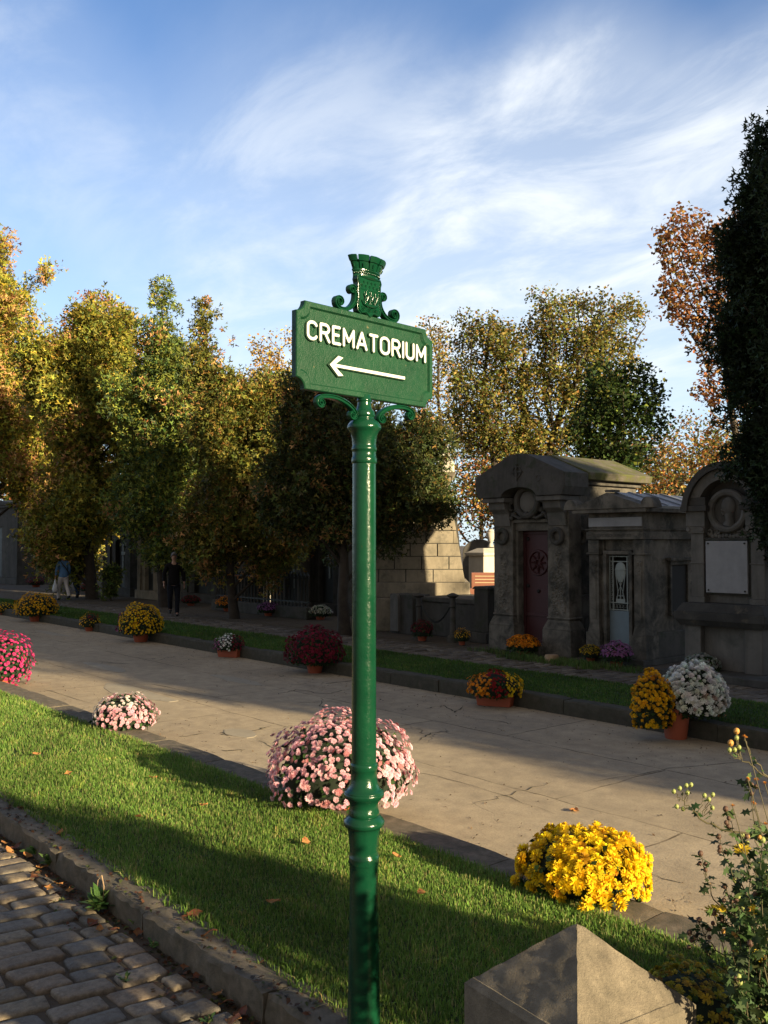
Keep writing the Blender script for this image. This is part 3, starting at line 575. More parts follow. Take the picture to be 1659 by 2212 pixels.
        if closed:
            for (z_, q) in ((z1_, 1),):
                vs = [(p.x, p.y, z1_) for p in L+Rr]; mbx.mat = topmat; mbx.add(vs, [(i, i+m, (i+1) % m+m, (i+1) % m) for i in range(m)])
            mbx.mat = sidemat
            for S_, f in ((L, 0), (Rr, 1)):
                vs = [(p.x, p.y, z1_) for p in S_]+[(p.x, p.y, z0_) for p in S_]; mbx.add(vs, [((i, (i+1) % m, (i+1) % m+m, i+m) if f == 0 else (i, i+m, (i+1) % m+m, (i+1) % m)) for i in range(m)])
            return
        def cap(c, t, s_):
            r = []; a0 = math.atan2(t.y, t.x)
            for i in range(1, n): r.append(c + Vector((math.cos(a0+PI/2-PI*i/n), math.sin(a0+PI/2-PI*i/n)))*wd/2*0.85 + t*(-wd/2*0.0))
            return r
        poly = Rr + list(reversed(cap(pts[-1], (pts[-1]-pts[-2]).normalized(), 1))) + list(reversed(L)) + list(reversed(cap(pts[0], (pts[0]-pts[1]).normalized(), 1)))
        k_ = len(poly); vs = [(p.x, p.y, z1_) for p in poly]+[(p.x, p.y, z0_) for p in poly]
        # top as strips so that bent strokes stay clean
        mbx.mat = topmat; nL = len(L); e1 = list(range(nL, nL+n-1)); 
        mbx.add([(p.x, p.y, z1_) for p in L+Rr], [(i, i+nL, i+1+nL, i+1) for i in range(nL-1)])
        for c, t in ((pts[-1], (pts[-1]-pts[-2]).normalized()), (pts[0], (pts[0]-pts[1]).normalized())):
            nn = Vector((-t.y, t.x))*wd/2; q = [c+nn] + cap(c, t, 1) + [c-nn]; mbx.add([(p.x, p.y, z1_) for p in q], [tuple(range(len(q)-1, -1, -1))])
        mbx.mat = sidemat; mbx.add(vs, [(i, i+k_, (i+1) % k_+k_, (i+1) % k_) for i in range(k_)])
    def arc(cx, cy, rx, ry, a0, a1, n=12): return [(cx+rx*math.cos(R(a0+(a1-a0)*i/n)), cy+ry*math.sin(R(a0+(a1-a0)*i/n))) for i in range(n+1)]
    # letter = (advance width, strokes) in a box of height 1
    LET = {
     'C': (0.50, [arc(0.25, 0.74, 0.25, 0.26, 20, 180, 9)+arc(0.25, 0.26, 0.25, 0.26, 180, 340, 9)]),
     'R': (0.50, [[(0, 0), (0, 1)], [(0, 1), (0.26, 1)]+arc(0.26, 0.75, 0.22, 0.25, 90, -90, 9)+[(0.02, 0.5)], [(0.26, 0.5), (0.50, 0)]]),
     'E': (0.42, [[(0, 0), (0, 1)], [(0, 1), (0.40, 1)], [(0, 0.52), (0.33, 0.52)], [(0, 0), (0.42, 0)]]),
     'M': (0.60, [[(0, 0), (0, 1)], [(0.6, 0), (0.6, 1)], [(0.0, 0.98), (0.30, 0.28)], [(0.6, 0.98), (0.30, 0.28)]]),
     'A': (0.58, [[(0, 0), (0.29, 1)], [(0.58, 0), (0.29, 1)], [(0.11, 0.28), (0.47, 0.28)]]),
     'T': (0.48, [[(0.24, 0), (0.24, 1)], [(0, 1), (0.48, 1)]]),
     'O': (0.54, [('o', arc(0.27, 0.73, 0.27, 0.27, 0, 180, 10)+arc(0.27, 0.27, 0.27, 0.27, 180, 360, 10))]),
     'I': (0.0, [[(0, 0), (0, 1)]]),
     'U': (0.50, [[(0, 1), (0, 0.26)]+arc(0.25, 0.26, 0.25, 0.26, 180, 360, 10)+[(0.5, 1)]]),
    }
    word = 'CREMATORIUM'; hL = H*0.190; gap = 0.235; tot = sum(LET[c][0] for c in word)+gap*(len(word)-1)
    wl = W*0.878-0.013; sx = wl/tot; x = -wl/2+0.001; yb = H*0.578
    wdt = 0.0112
    for ch in word:
        adv, sts = LET[ch]; mt = MB(); mt.M = T
        for i, st in enumerate(sts):
            closed = isinstance(st, tuple); pts = st[1] if closed else st; P_ = [(x+p[0]*sx, yb+p[1]*hL) for p in pts]
            pass
            stroke(mt, P_, wdt, tf-0.006, tf+0.0065+0.0002*i, closed, sidemat=1, topmat=0)
            stroke(mt, P_, wdt+0.0065, tf-0.006, tf+0.003+0.0002*i, closed, sidemat=1, topmat=1)
        mt.build('letter', [M['white_paint'], M['green_dark']], pl)
        x += (adv+gap)*sx
    ma = MB(); ma.M = T; ay = H*0.322; ax0 = -W*0.278; ax1 = W*0.265
    def arrow(e, z, mat):
        ma.mat = mat; s_ = 0.006+e; hy = 0.035+e; hx = 0.060
        pts = [(ax1+e, ay-s_), (ax1+e, ay+s_), (ax0+0.024, ay+s_), (ax0+hx+0.004+e, ay+hy), (ax0+hx-0.022, ay+hy+0.004), (ax0-0.006-e*2, ay), (ax0+hx-0.022, ay-hy-0.004), (ax0+hx+0.004+e, ay-hy), (ax0+0.024, ay-s_)]
        n_ = len(pts); f = list(range(n_)); 
        ma.add([(p[0], p[1], z) for p in pts]+[(p[0], p[1], tf-0.006) for p in pts], [])
        b = len(ma.v)-2*n_
        # split face in convex pieces: shaft + two wings
        for q in ((0, 1, 2, 8), (2, 3, 4, 5), (8, 5, 6, 7), (2, 5, 8)): ma.f.append(tuple(b+i for i in q)); ma.m.append(mat)
        for i in range(n_): ma.f.append((b+i, b+i+n_, b+(i+1) % n_+n_, b+(i+1) % n_)); ma.m.append(1)
    arrow(0, tf+0.008, 0); arrow(0.0035, tf+0.003, 1)
    ma.build('arrow', [M['white_paint'], M['green_dark']], pl)
    # ---- scrolls
    def scroll(name, pts, w0, d, wid_end=1.0):
        """flat band following pts (u,v), with a raised rib, thickness d"""
        mbs = MB(); mbs.M = T; P_ = [Vector((p[0], p[1])) for p in pts]; m = len(P_); rows = []
        for i in range(m):
            t = (P_[min(i+1, m-1)]-P_[max(i-1, 0)]).normalized(); nn = Vector((-t.y, t.x)); f = i/(m-1); ww = w0*(0.55+0.45*math.sin(PI*min(1, max(0, (f*1.0)))))
            pr = [(-1, -d), (-1, d*0.7), (-0.72, d), (-0.42, d), (-0.30, d*0.55), (0.30, d*0.55), (0.42, d), (0.72, d), (1, d*0.7), (1, -d)]
            rows.append([(P_[i].x+nn.x*ww*a, P_[i].y+nn.y*ww*a, b) for a, b in pr])
        k_ = 10; vs = [q for r_ in rows for q in r_]
        fs = [(i*k_+j, i*k_+(j+1) % k_, (i+1)*k_+(j+1) % k_, (i+1)*k_+j) for i in range(m-1) for j in range(k_)] + [tuple(range(k_)), tuple((m-1)*k_+j for j in range(k_-1, -1, -1))]
        mbs.add(vs, fs)
        return mbs.build(name, M['green'], root, smooth=True, ang=40)
    def volute(cx, cy, r, a0, turns, n=16, inward=True):
        """points from outside to the centre"""
        return [(cx+r*(1-0.78*i/n)*math.cos(R(a0)+2*PI*turns*i/n), cy+r*(1-0.78*i/n)*math.sin(R(a0)+2*PI*turns*i/n)) for i in range(n+1)]
    def bez(p0, p1, p2, p3, n=10): return [tuple((1-t)**3*a+3*t*(1-t)**2*b+3*t*t*(1-t)*c+t**3*d_ for a, b, c, d_ in zip(p0, p1, p2, p3)) for t in [i/n for i in range(n+1)]]
    for s_ in (-1, 1):
        f = lambda L_: [(s_*a, b) for a, b in L_]
        # upper scroll, C shape standing on the top edge
        v1 = volute(0.150, H+0.030, 0.019, 200+100, -1.15)   # outer volute
        v2 = volute(0.088, H+0.096, 0.018, 200, -1.15)
        A = list(reversed(volute(0.152, H+0.031, 0.020, -20, 1.2)))          # centre -> outside, ends right side
        A = list(reversed([(0.152+0.020*(1-0.75*i/16)*math.cos(R(0)+R(400)*i/16), H+0.031+0.020*(1-0.75*i/16)*math.sin(R(0)+R(400)*i/16)) for i in range(17)]))
        mid = bez((0.172, H+0.031), (0.172, H-0.004), (0.118, H-0.004), (0.088, H+0.024), 9)[1:] + bez((0.088, H+0.024), (0.068, H+0.044), (0.064, H+0.062), (0.068, H+0.088), 7)[1:]
        B = [(0.086-0.018*(1-0.75*i/16)*math.cos(-R(400)*i/16), H+0.090-0.018*(1-0.75*i/16)*math.sin(-R(400)*i/16)) for i in range(17)][1:]
        scroll('crest_scroll', f(A+mid+B), 0.0085, 0.013)
        # lower bracket, hanging arch beside the pole
        A = list(reversed([(0.247+0.018*(1-0.75*i/16)*math.cos(R(20)-R(400)*i/16), -0.040+0.018*(1-0.75*i/16)*math.sin(R(20)-R(400)*i/16)) for i in range(17)]))
        mid = bez(A[-1], (0.255, -0.010), (0.200, -0.010), (0.165, -0.014), 8)[1:] + bez((0.165, -0.014), (0.115, -0.022), (0.072, -0.045), (0.064, -0.068), 8)[1:]
        B = [(0.081-0.017*(1-0.75*i/16)*math.cos(R(400)*i/16), -0.070-0.017*(1-0.75*i/16)*math.sin(R(400)*i/16)) for i in range(17)][1:]
        scroll('bracket', f(A+mid+B), 0.0095, 0.012)
    # ---- crest: shield with ship, mural crown
    ms = MB(); ms.M = T; hs = 0.068; sb = H-0.006
    out_ = [(0.0, sb-0.006), (0.022, sb+0.012), (0.048, sb+0.006), (hs-0.004, sb+0.016), (hs, sb+0.035), (hs-0.006, sb+0.07), (hs-0.004, sb+0.13), (hs+0.001, sb+0.145), (hs-0.003, sb+0.158)]
    pts = out_ + [(-a, b) for a, b in reversed(out_[1:])]
    ms.prism([(a, b) for a, b in pts], -0.014, 0.016, 'z')
    sh = ms.build('crest_shield', M['green'], root, bevel=0.002)
    mr = MB(); mr.M = T; zf = 0.016
    def rib(P3, r): mr.tube([(a, b, zf+c) for a, b, c in P3], r, 6)
    # frame of the shield
    rib([(a*0.90, sb+0.006+(b-sb)*0.95, 0.001) for a, b in pts+[pts[0]]], 0.004)
    # hull, waves, masts and sails
    for j, (yy, r_) in enumerate(((0.034, 0.004), (0.028, 0.0034), (0.022, 0.003))):
        rib([(-0.045+0.09*i/14, sb+yy+0.0035*math.sin(i*1.3+j), 0) for i in range(15)], r_)
    rib([(-0.046, sb+0.062, 0.001), (-0.036, sb+0.048, 0.003), (-0.015, sb+0.042, 0.005), (0.015, sb+0.042, 0.005), (0.036, sb+0.048, 0.003), (0.048, sb+0.066, 0.001)], [0.004, 0.006, 0.007, 0.007, 0.006, 0.004])
    for mx_ in (-0.024, 0.002, 0.027):
        rib([(mx_, sb+0.045, 0.002), (mx_+0.002, sb+0.100, 0.003)], 0.0022)
        rib([(mx_-0.010, sb+0.090, 0.001), (mx_-0.002, sb+0.075, 0.006), (mx_-0.008, sb+0.055, 0.003)], [0.004, 0.0055, 0.004])
        rib([(mx_+0.007, sb+0.094, 0.001), (mx_+0.011, sb+0.078, 0.006), (mx_+0.006, sb+0.060, 0.003)], [0.003, 0.0045, 0.003])
    # chief with small lilies above
    rib([(-0.054, sb+0.108, 0), (0.054, sb+0.108, 0)], 0.003)
    for j in range(2):
        for i in range(5-j):
            fx = -0.042+0.021*i+0.0105*j; fy = sb+0.118+0.016*j
            rib([(fx, fy-0.005, 0), (fx, fy+0.006, 0.002)], [0.0022, 0.0036]); rib([(fx-0.006, fy+0.003, 0), (fx, fy-0.001, 0.002), (fx+0.006, fy+0.003, 0)], 0.0018)
    mr.build('shield_relief', M['green'], sh, smooth=True, ang=60)
    mc = MB(); mc.M = T; cb = sb+0.150
    # crown: flared, rounded to the front, wall with turrets
    def arcrow(hw, zz, dep, n_=20): return [(-hw*math.cos(PI*i/n_), zz, -0.010+dep*math.sin(PI*i/n_)) for i in range(n_+1)]
    rows = [arcrow(0.066, cb, 0.030), arcrow(0.069, cb+0.006, 0.036), arcrow(0.068, cb+0.010, 0.033), arcrow(0.070, cb+0.026, 0.035), arcrow(0.074, cb+0.030, 0.041), arcrow(0.074, cb+0.034, 0.041), arcrow(0.071, cb+0.037, 0.036), arcrow(0.084, cb+0.066, 0.046), arcrow(0.085, cb+0.070, 0.048)]
    n_ = 21; vs = [q for r_ in rows for q in r_]; mc.add(vs, [(i*n_+j, i*n_+j+1, (i+1)*n_+j+1, (i+1)*n_+j) for i in range(len(rows)-1) for j in range(n_-1)])
    mc.add(rows[-1], [tuple(range(n_))]); mc.add(rows[0], [tuple(range(n_-1, -1, -1))]); 
    bk = [(r_[0], r_[-1]) for r_ in rows]; mc.add([q for a in bk for q in a], [(2*i, 2*i+2, 2*i+3, 2*i+1) for i in range(len(bk)-1)])
    # beads between the two mouldings
    for i in range(1, 20):
        a = PI*i/20; mc.ball((-0.072*math.cos(a), cb+0.020, -0.010+0.038*math.sin(a)), 0.0036, 6, 4)
    # turrets and merlons
    for i in range(5):
        a = PI*(i+0.5)/5*0.98+0.03; w_ = 0.22
        def P_(da, zz, ex): return (-(0.071+(zz-0.037)*0.40+ex)*math.cos(a+da), cb+zz, -0.010+(0.037+(zz-0.037)*0.36+ex)*math.sin(a+da))
        q = []
        for (zz, ex, dd) in ((0.036, 0.003, 0.20), (0.062, 0.004, 0.22), (0.063, 0.009, 0.265), (0.070, 0.010, 0.27), (0.083, 0.011, 0.27), (0.086, 0.007, 0.245)):
            q += [P_(-dd, zz, ex), P_(0, zz, ex+0.002), P_(dd, zz, ex), P_(dd, zz, ex-0.020), P_(-dd, zz, ex-0.020)]
        mc.add(q, [(r_*5+j, r_*5+(j+1) % 5, (r_+1)*5+(j+1) % 5, (r_+1)*5+j) for r_ in range(5) for j in range(5)] + [(25, 26, 27, 28, 29), (4, 3, 2, 1, 0)])
        mc.tube([P_(0, 0.042, 0.0055), P_(0, 0.054, 0.0065)], [0.0035, 0.0045], 6)
    mc.build('mural_crown', M['green'], sh, smooth=True, ang=35)
signpost()

# ------------------------------------------------------------------ stone bollard with pyramid cap
def stone_post():
    tip = atD(1246, 1992, 2.50); zt = tip.z
    mb = MB(); rng = random.Random(4)
    ang = R(-6.7)     # corner towards the camera slightly right
    root = empty('stone_post', (tip.x, tip.y, 0), ang, 'squat weathered stone post with a pointed pyramid cap at the front edge of the cobbles', 'post')
    hw = 0.212; ze = zt-0.172
    m1 = MB(); rw = hw
    # subdivided pyramid faces for a rough surface
    n = 14
    def fac(P0, P1, P2):
        vs = []; idx = {}
        for i in range(n+1):
            for j in range(n+1-i):
                a = i/n; b = j/n; p = P0*(1-a-b)+P1*a+P2*b; edge = (i == 0 or j == 0 or i+j == n)
                nz = 0.0012 if edge else 0.0022; idx[(i, j)] = len(vs); vs.append(p+Vector((rng.uniform(-nz, nz), rng.uniform(-nz, nz), rng.uniform(-nz, nz))) - (Vector((0, 0, 0.006)) if (i == 0 and j == 0) else Vector()))
        fs = []
        for i in range(n):
            for j in range(n-i):
                fs.append((idx[(i, j)], idx[(i+1, j)], idx[(i, j+1)]))
                if i+j < n-1: fs.append((idx[(i+1, j)], idx[(i+1, j+1)], idx[(i, j+1)]))
        m1.add(vs, fs)
    c = [Vector((-hw+.018, -hw+.018, ze)), Vector((hw-.018, -hw+.018, ze)), Vector((hw-.018, hw-.018, ze)), Vector((-hw+.018, hw-.018, ze))]
    for i in range(4): fac(Vector((0, 0, zt)), c[i], c[(i+1) % 4])
    m1.frus(-hw, hw, -hw, hw, ze-0.014, ze+0.002, 0.016); m1.frus(-hw, hw, -hw, hw, ze-0.16, ze-0.0145, 0.0)
    m1.build('pyramid_cap', M['post_stone'], root, smooth=True, ang=30)
    MB().box(-hw+.012, hw-.012, -hw+.012, hw-.012, -0.05, ze-0.161).build('shaft', M['post_stone'], root, bevel=0.01)
M['post_stone'] = stone('post_stone', (0.17, 0.14, 0.10), (0.34, 0.285, 0.205), 11, 1.0, (0.055, 0.05, 0.035), 0.50, stain=0.12, soft=.35)
def post_pits():
    nt = M['post_stone'].node_tree; bs = nt.nodes['Principled BSDF']; v = objco(nt, 'World'); src = bs.inputs['Base Color'].links[0].from_socket
    n = noise(nt, 90, 5, 0.8, 0, v); nt.links.new(mixc(nt, ramp(nt, n, [(0.60, 0), (0.68, 0.7)]), src, (0.05, 0.045, 0.04)), bs.inputs['Base Color'])
post_pits()
stone_post()
# ------------------------------------------------------------------ potted chrysanthemums
def pompom(kind):
    """blossom template, unit radius, opening along +z -> verts, quads, shade per vertex"""
    V = []; F = []; sh = []
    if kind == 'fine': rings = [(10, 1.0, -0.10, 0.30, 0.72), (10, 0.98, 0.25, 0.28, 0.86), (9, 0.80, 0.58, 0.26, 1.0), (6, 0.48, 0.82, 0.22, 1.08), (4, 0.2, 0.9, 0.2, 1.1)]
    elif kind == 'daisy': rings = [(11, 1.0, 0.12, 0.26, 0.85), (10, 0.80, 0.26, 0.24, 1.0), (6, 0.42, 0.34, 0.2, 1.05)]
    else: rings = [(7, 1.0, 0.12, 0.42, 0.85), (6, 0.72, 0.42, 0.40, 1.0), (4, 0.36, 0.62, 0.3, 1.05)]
    rg = random.Random(5)
    for (n, r, h, wd, s_) in rings:
        for k in range(n):
            a = 2*PI*(k+rg.random()*0.5)/n; rr = r*rg.uniform(0.88, 1.08); hh = h+rg.uniform(-.08, .08)
            c, s = math.cos(a), math.sin(a); b = len(V)
            def pt(u, v, z): return (u*c-v*s, u*s+v*c, z)
            V += [pt(0.10*r, -wd*0.3, h*0.5), pt(0.10*r, wd*0.3, h*0.5), pt(rr*0.93, wd*0.62, hh+0.06), pt(rr, -wd*0.45, hh)]
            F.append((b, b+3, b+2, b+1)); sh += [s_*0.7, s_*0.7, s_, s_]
    return np.array(V), np.array(F), np.array(sh)
POM = {k: pompom(k) for k in ('fine', 'daisy', 'low')}
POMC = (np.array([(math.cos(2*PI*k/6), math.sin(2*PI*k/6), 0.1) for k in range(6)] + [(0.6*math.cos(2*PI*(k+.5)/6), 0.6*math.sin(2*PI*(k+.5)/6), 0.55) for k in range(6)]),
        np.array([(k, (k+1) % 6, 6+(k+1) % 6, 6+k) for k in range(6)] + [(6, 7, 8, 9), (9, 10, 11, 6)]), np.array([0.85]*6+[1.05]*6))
LEAF = (np.array([(0, 0, 0), (0.42, 0.35, 0.08), (1.0, 0.0, -0.1), (0.42, -0.35, 0.08)], float), np.array([(0, 1, 2, 3)]))

def mound_points(rng, n, rx, ry, rz, zlow):
    """roughly even points on a dome that curls under at the rim"""
    P = []
    i = np.arange(n)+0.5; ph = i*2.399963; zz = 1 - (1-zlow)*i/n
    r = np.sqrt(np.maximum(0, 1-zz**2)); d = np.stack([r*np.cos(ph), r*np.sin(ph), zz], -1)
    d += rng.normal(0, 0.022, d.shape); d /= np.linalg.norm(d, axis=1)[:, None]
    lum = 1 + 0.085*np.sin(d[:, 0]*5+rng.uniform(0, 6))*np.sin(d[:, 1]*6+rng.uniform(0, 6)) + 0.04*np.sin(d[:, 2]*9+d[:, 0]*4) + rng.normal(0, 0.022, n) + 0.05*np.sin(d[:, 0]*11+d[:, 2]*7)*np.sin(d[:, 1]*10)
    return d, d*lum[:, None]*np.array([rx, ry, rz])
def chrys(name, px, py, wpx, toppx, z, cols, label, group, pot='round', kind='low', n=None, br=None, dpt=None, potw=0.34, hang=-0.35, centre=None, split=None, ry=None, gap=0.0, tint=0.12, seed=None, potrx=None, pos=None, ph=None):
    """cols: list of (weight region function or None, colour); placed where its pot stands"""
    p = pos if pos is not None else G(px, py, z); D = depth(p); mpp = D/FPX
    rx = wpx/2*mpp; top = atD(px, toppx, D).z - z
    rng = np.random.default_rng(seed if seed is not None else int(px*7+py)); 
    root = empty('potted_chrysanthemum' if pot else 'chrysanthemum', (p.x, p.y, z), 0, label, 'potted flowers' if pot else 'flowers', group)
    ry = rx if ry is None else ry
    poth = min(0.34, top*(0.36 if pot == 'trough' else 0.26)) if ph is None else ph; rp = potw*rx if potrx is None else potrx
    if pot == 'round':
        mb = MB(); mb.lathe([(rp*0.74, 0), (rp*0.97, poth*0.80), (rp*0.985, poth*0.82), (rp*1.07, poth*0.825), (rp*1.09, poth), (rp*1.0, poth), (rp*0.95, poth*0.85), (rp*0.3, poth*0.84)], n=28)
        mb.build('pot', M['terracotta'], root, smooth=True, ang=35)
    elif pot == 'trough':
        mb = MB(); l = rp*1.9; w_ = rp*0.8; mb.frus(-l*0.86, l*0.86, -w_*0.8, w_*0.8, 0, poth*0.85, -l*0.10, -w_*.1); mb.box(-l*1.0, l*1.0, -w_*0.95, w_*0.95, poth*0.8501, poth)
        o = mb.build('pot', M['terracotta'], root, bevel=0.006); o.rotation_euler.z = YAW*0.5
    zc = poth*0.75 + (top-poth*0.75)*0.30; rz = top-zc
    if br is None: br = max(0.011, min(0.024, rx*0.075))
    if n is None: n = int(min(1100, 2.3*2*PI*rx*max(rz, rx*.7)*(1-hang)/(PI*br*br)*0.62))
    d, P = mound_points(rng, n, rx-br, ry-br, rz-br, hang); P[:, 2] += zc
    under = d[:, 2] < 0; P[under, 2] = zc + (P[under, 2]-zc)*0.9
    # leafy body inside
    nl = int(min(1800, n*2.2)); dl, Pl = mound_points(rng, nl, rx*0.90, ry*0.90, rz*0.90, hang-0.45); sc_ = rng.uniform(0.62, 1.0, nl)
    Pl = Pl*sc_[:, None]; Pl[:, 2] += zc; Pl[:, 2] -= 0.01; Pl[:, 2] = np.maximum(Pl[:, 2], poth*0.8+0.02); ls = rng.uniform(1.2, 2.2, nl)*min(br, .024)*1.2
    lc = np.array([(0.035, 0.07, 0.02), (0.05, 0.10, 0.028), (0.025, 0.05, 0.018)])[rng.integers(0, 3, nl)]*rng.uniform(.7, 1.3, (nl, 1))
    Rl = frame_from_normal(rng, dl+rng.normal(0, .6, dl.shape)); v, f, c = inst(LEAF[0], LEAF[1], Pl, Rl, ls, lc); np_mesh('foliage', v, f, c, M['leaf'], root)
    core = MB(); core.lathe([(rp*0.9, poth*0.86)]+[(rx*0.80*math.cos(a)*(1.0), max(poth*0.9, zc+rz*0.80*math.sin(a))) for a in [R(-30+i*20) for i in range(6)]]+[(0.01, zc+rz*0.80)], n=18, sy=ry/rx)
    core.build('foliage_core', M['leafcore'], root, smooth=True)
    # blossoms, one mesh for each colour
    keep = rng.random(n) > gap
    # ragged gaps where green shows
    gn = np.sin(d[:, 0]*7+seed_phase(px))*np.sin(d[:, 1]*6.2+seed_phase(py))*np.sin(d[:, 2]*8+1.3); keep &= ~((gn > 0.42) & (rng.random(n) > 0.35)); keep &= ~((d[:, 2] < 0.02) & (rng.random(n) > 0.62))
    tv, tf, ts = POM[kind] if kind in POM else POMC
    reg = np.zeros(n, int) if split is None else split(d@np.array([[_c, -_s, 0], [_s, _c, 0], [0, 0, 1]]), rng)      # view-aligned: x right, y away
    names = 'blossoms'
    for ci, colr in enumerate(cols):
        s_ = keep & (reg == ci)
        if not s_.any(): continue
        k = int(s_.sum()); Nn = d[s_]+rng.normal(0, 0.28, (k, 3)); Nn[:, 2] += 0.25; Rm = frame_from_normal(rng, Nn)
        S = br*rng.uniform(0.58, 1.3, k); base = np.array(colr)[None]*(1+rng.normal(0, tint, (k, 1))); base = base*(1+rng.normal(0, tint*0.4, (k, 3)))
        old = rng.random(k) < 0.05; base[old] *= np.array([0.55, 0.4, 0.35])
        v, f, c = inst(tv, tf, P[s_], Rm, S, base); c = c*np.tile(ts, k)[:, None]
        if centre is not None:
            # darker or paler heart of each blossom
            cm = np.tile((ts < 0.78).astype(float), k)[:, None]; c = c*(1-cm)+np.array(centre)[None]*cm
        np_mesh(names, v, f, np.clip(c, 0, 0.95), M['petal'], root)
    return root
def seed_phase(v): return (v*0.137) % 6.28
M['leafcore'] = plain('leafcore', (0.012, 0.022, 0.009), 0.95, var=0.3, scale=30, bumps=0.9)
GK = 'potted chrysanthemums along the kerbs of the road'; GT = 'potted chrysanthemums in front of the tombs'
YEL, GOLD, ORA, RED, CRIM, MAG, HOT, PINK, WHI, LIL = (0.92, 0.58, 0.010), (0.90, 0.50, 0.012), (0.85, 0.30, 0.012), (0.30, 0.010, 0.012), (0.22, 0.012, 0.035), (0.34, 0.03, 0.16), (0.66, 0.05, 0.22), (0.78, 0.46, 0.52), (0.86, 0.86, 0.78), (0.42, 0.18, 0.40)
ofs = lambda a, b: None
# far kerb, standing on the road against the kerb stones
def on_kerb(px, y=8.62):   # ground point on the line of pots
    d = pix_dir(px, 1300); k = y/d[1]; return Vector((d[0]*k, y, 0))
chrys('', 8, 1328, 56, 1301, 0, [YEL], 'small golden chrysanthemum in a clay pot at the left edge of the photo', GK, n=130, pos=None)
chrys('', 78, 1342, 94, 1280, 0, [GOLD], 'wide golden chrysanthemum in a clay pot by the far kerb near the walking couple', GK, n=820, gap=.06)
chrys('', 194, 1363, 46, 1323, 0, [GOLD, RED, YEL], 'small gold and red chrysanthemum in a clay pot by the far kerb', GK, n=150, split=lambda d, r: np.where((d[:, 0] > -0.1) & (d[:, 2] > 0.45), 1, np.where(d[:, 0] > 0, 2, 0)), potw=0.5)
chrys('', 304, 1386, 100, 1303, 0, [YEL, MAG], 'tall ball of yellow chrysanthemums with magenta at its left by the far kerb', GK, n=850, gap=.04, split=lambda d, r: np.where(d[:, 0]-0.25*d[:, 1] < -0.80, 1, 0), potw=0.36)
chrys('', 496, 1419, 68, 1368, 0, [WHI, CRIM, (0.45, 0.16, 0.3)], 'white and crimson chrysanthemums in a clay trough by the far kerb', GK, pot='trough', n=200, split=lambda d, r: np.where(d[:, 0] > 0.25, 1, np.where((d[:, 0] < -0.5) & (d[:, 2] < .5), 2, 0)), potw=0.42)
chrys('', 680, 1453, 128, 1353, 0, [CRIM], 'big dome of dark crimson chrysanthemums in a clay pot by the far kerb', GK, n=900, tint=.2, potw=0.30, br=0.024)
chrys('', 1070, 1524, 122, 1447, 0, [ORA, RED, YEL], 'orange, dark red and yellow chrysanthemums in one clay trough by the far kerb', GK, pot='trough', n=420, split=lambda d, r: np.where((np.abs(d[:, 0]) < 0.32+r.normal(0, .05, len(d))) & (d[:, 1] < 0.5), 1, np.where(d[:, 0] > 0, 2, 0)), potw=0.36, kind='daisy', br=.022)
# the big pair near the right edge: two plants in one pot
pw = G(1460, 1594, 0)
def pair():
    root = chrys('', 1492, 1594, 142, 1430, 0, [WHI], 'large white chrysanthemum bush with yellow blossoms at its left in a big clay pot', GK, n=520, br=0.030, kind='fine', ph=.31, potrx=0.150, pos=pw + Vector((0.0, 0, 0)), hang=-0.30, seed=81)
    # shift of the crowns relative to the pot
    right = Vector((_c, _s, 0)); 
    for ch in root.children:
        if ch.name.split('.')[0] != 'pot': ch.location = right*0.20
    r2 = chrys('', 1405, 1594, 92, 1444, 0, [GOLD], 'tmp', GK, n=330, br=0.027, kind='fine', pot=None, pos=pw, hang=-0.5, seed=82)
    for ch in list(r2.children): ch.parent = root; ch.location = right*-0.28 - Vector((-_s, _c, 0))*0.12
    bpy.data.objects.remove(r2)
    for o in root.children:
        if 'pot' == o.name.split('.')[0]: o.scale = (1.0, 1.0, 1.05)
pair()
# near kerb, on the road beyond the verge
chrys('', 2, 1478, 140, 1362, 0, [HOT], 'hot pink chrysanthemum dome standing on the road at the left edge', GK, n=640, kind='daisy', br=.026, centre=(0.40, 0.02, 0.08), tint=.12, ph=.14, hang=-.75)
chrys('', 268, 1590, 142, 1496, 0, [PINK, WHI], 'pale pink chrysanthemum with white blossoms on top, beyond the near kerb', GK, n=420, kind='daisy', br=.024, split=lambda d, r: np.where((d[:, 2] > 0.62) & (d[:, 0] < 0.5) & (r.random(len(d)) > .35) | (d[:, 0] < -0.55), 1, 0), gap=.06, centre=(0.55, 0.2, 0.24))
chrys('', 737, 1762, 312, 1539, 0, [(0.80, 0.50, 0.57)], 'very large pale pink chrysanthemum bush behind the green post', GK, n=1500, kind='daisy', br=0.0235, gap=.10, centre=(0.60, 0.20, 0.22), tint=.1, potw=0.42, hang=-0.42, ph=.2)
chrys('', 1262, 1955, 290, 1787, 0, [(0.90, 0.60, 0.010)], 'bright yellow chrysanthemum mound beyond the near kerb, behind the pyramid post', GK, n=430, kind='fine', br=0.034, tint=.10, hang=-0.30, gap=.05, centre=None)
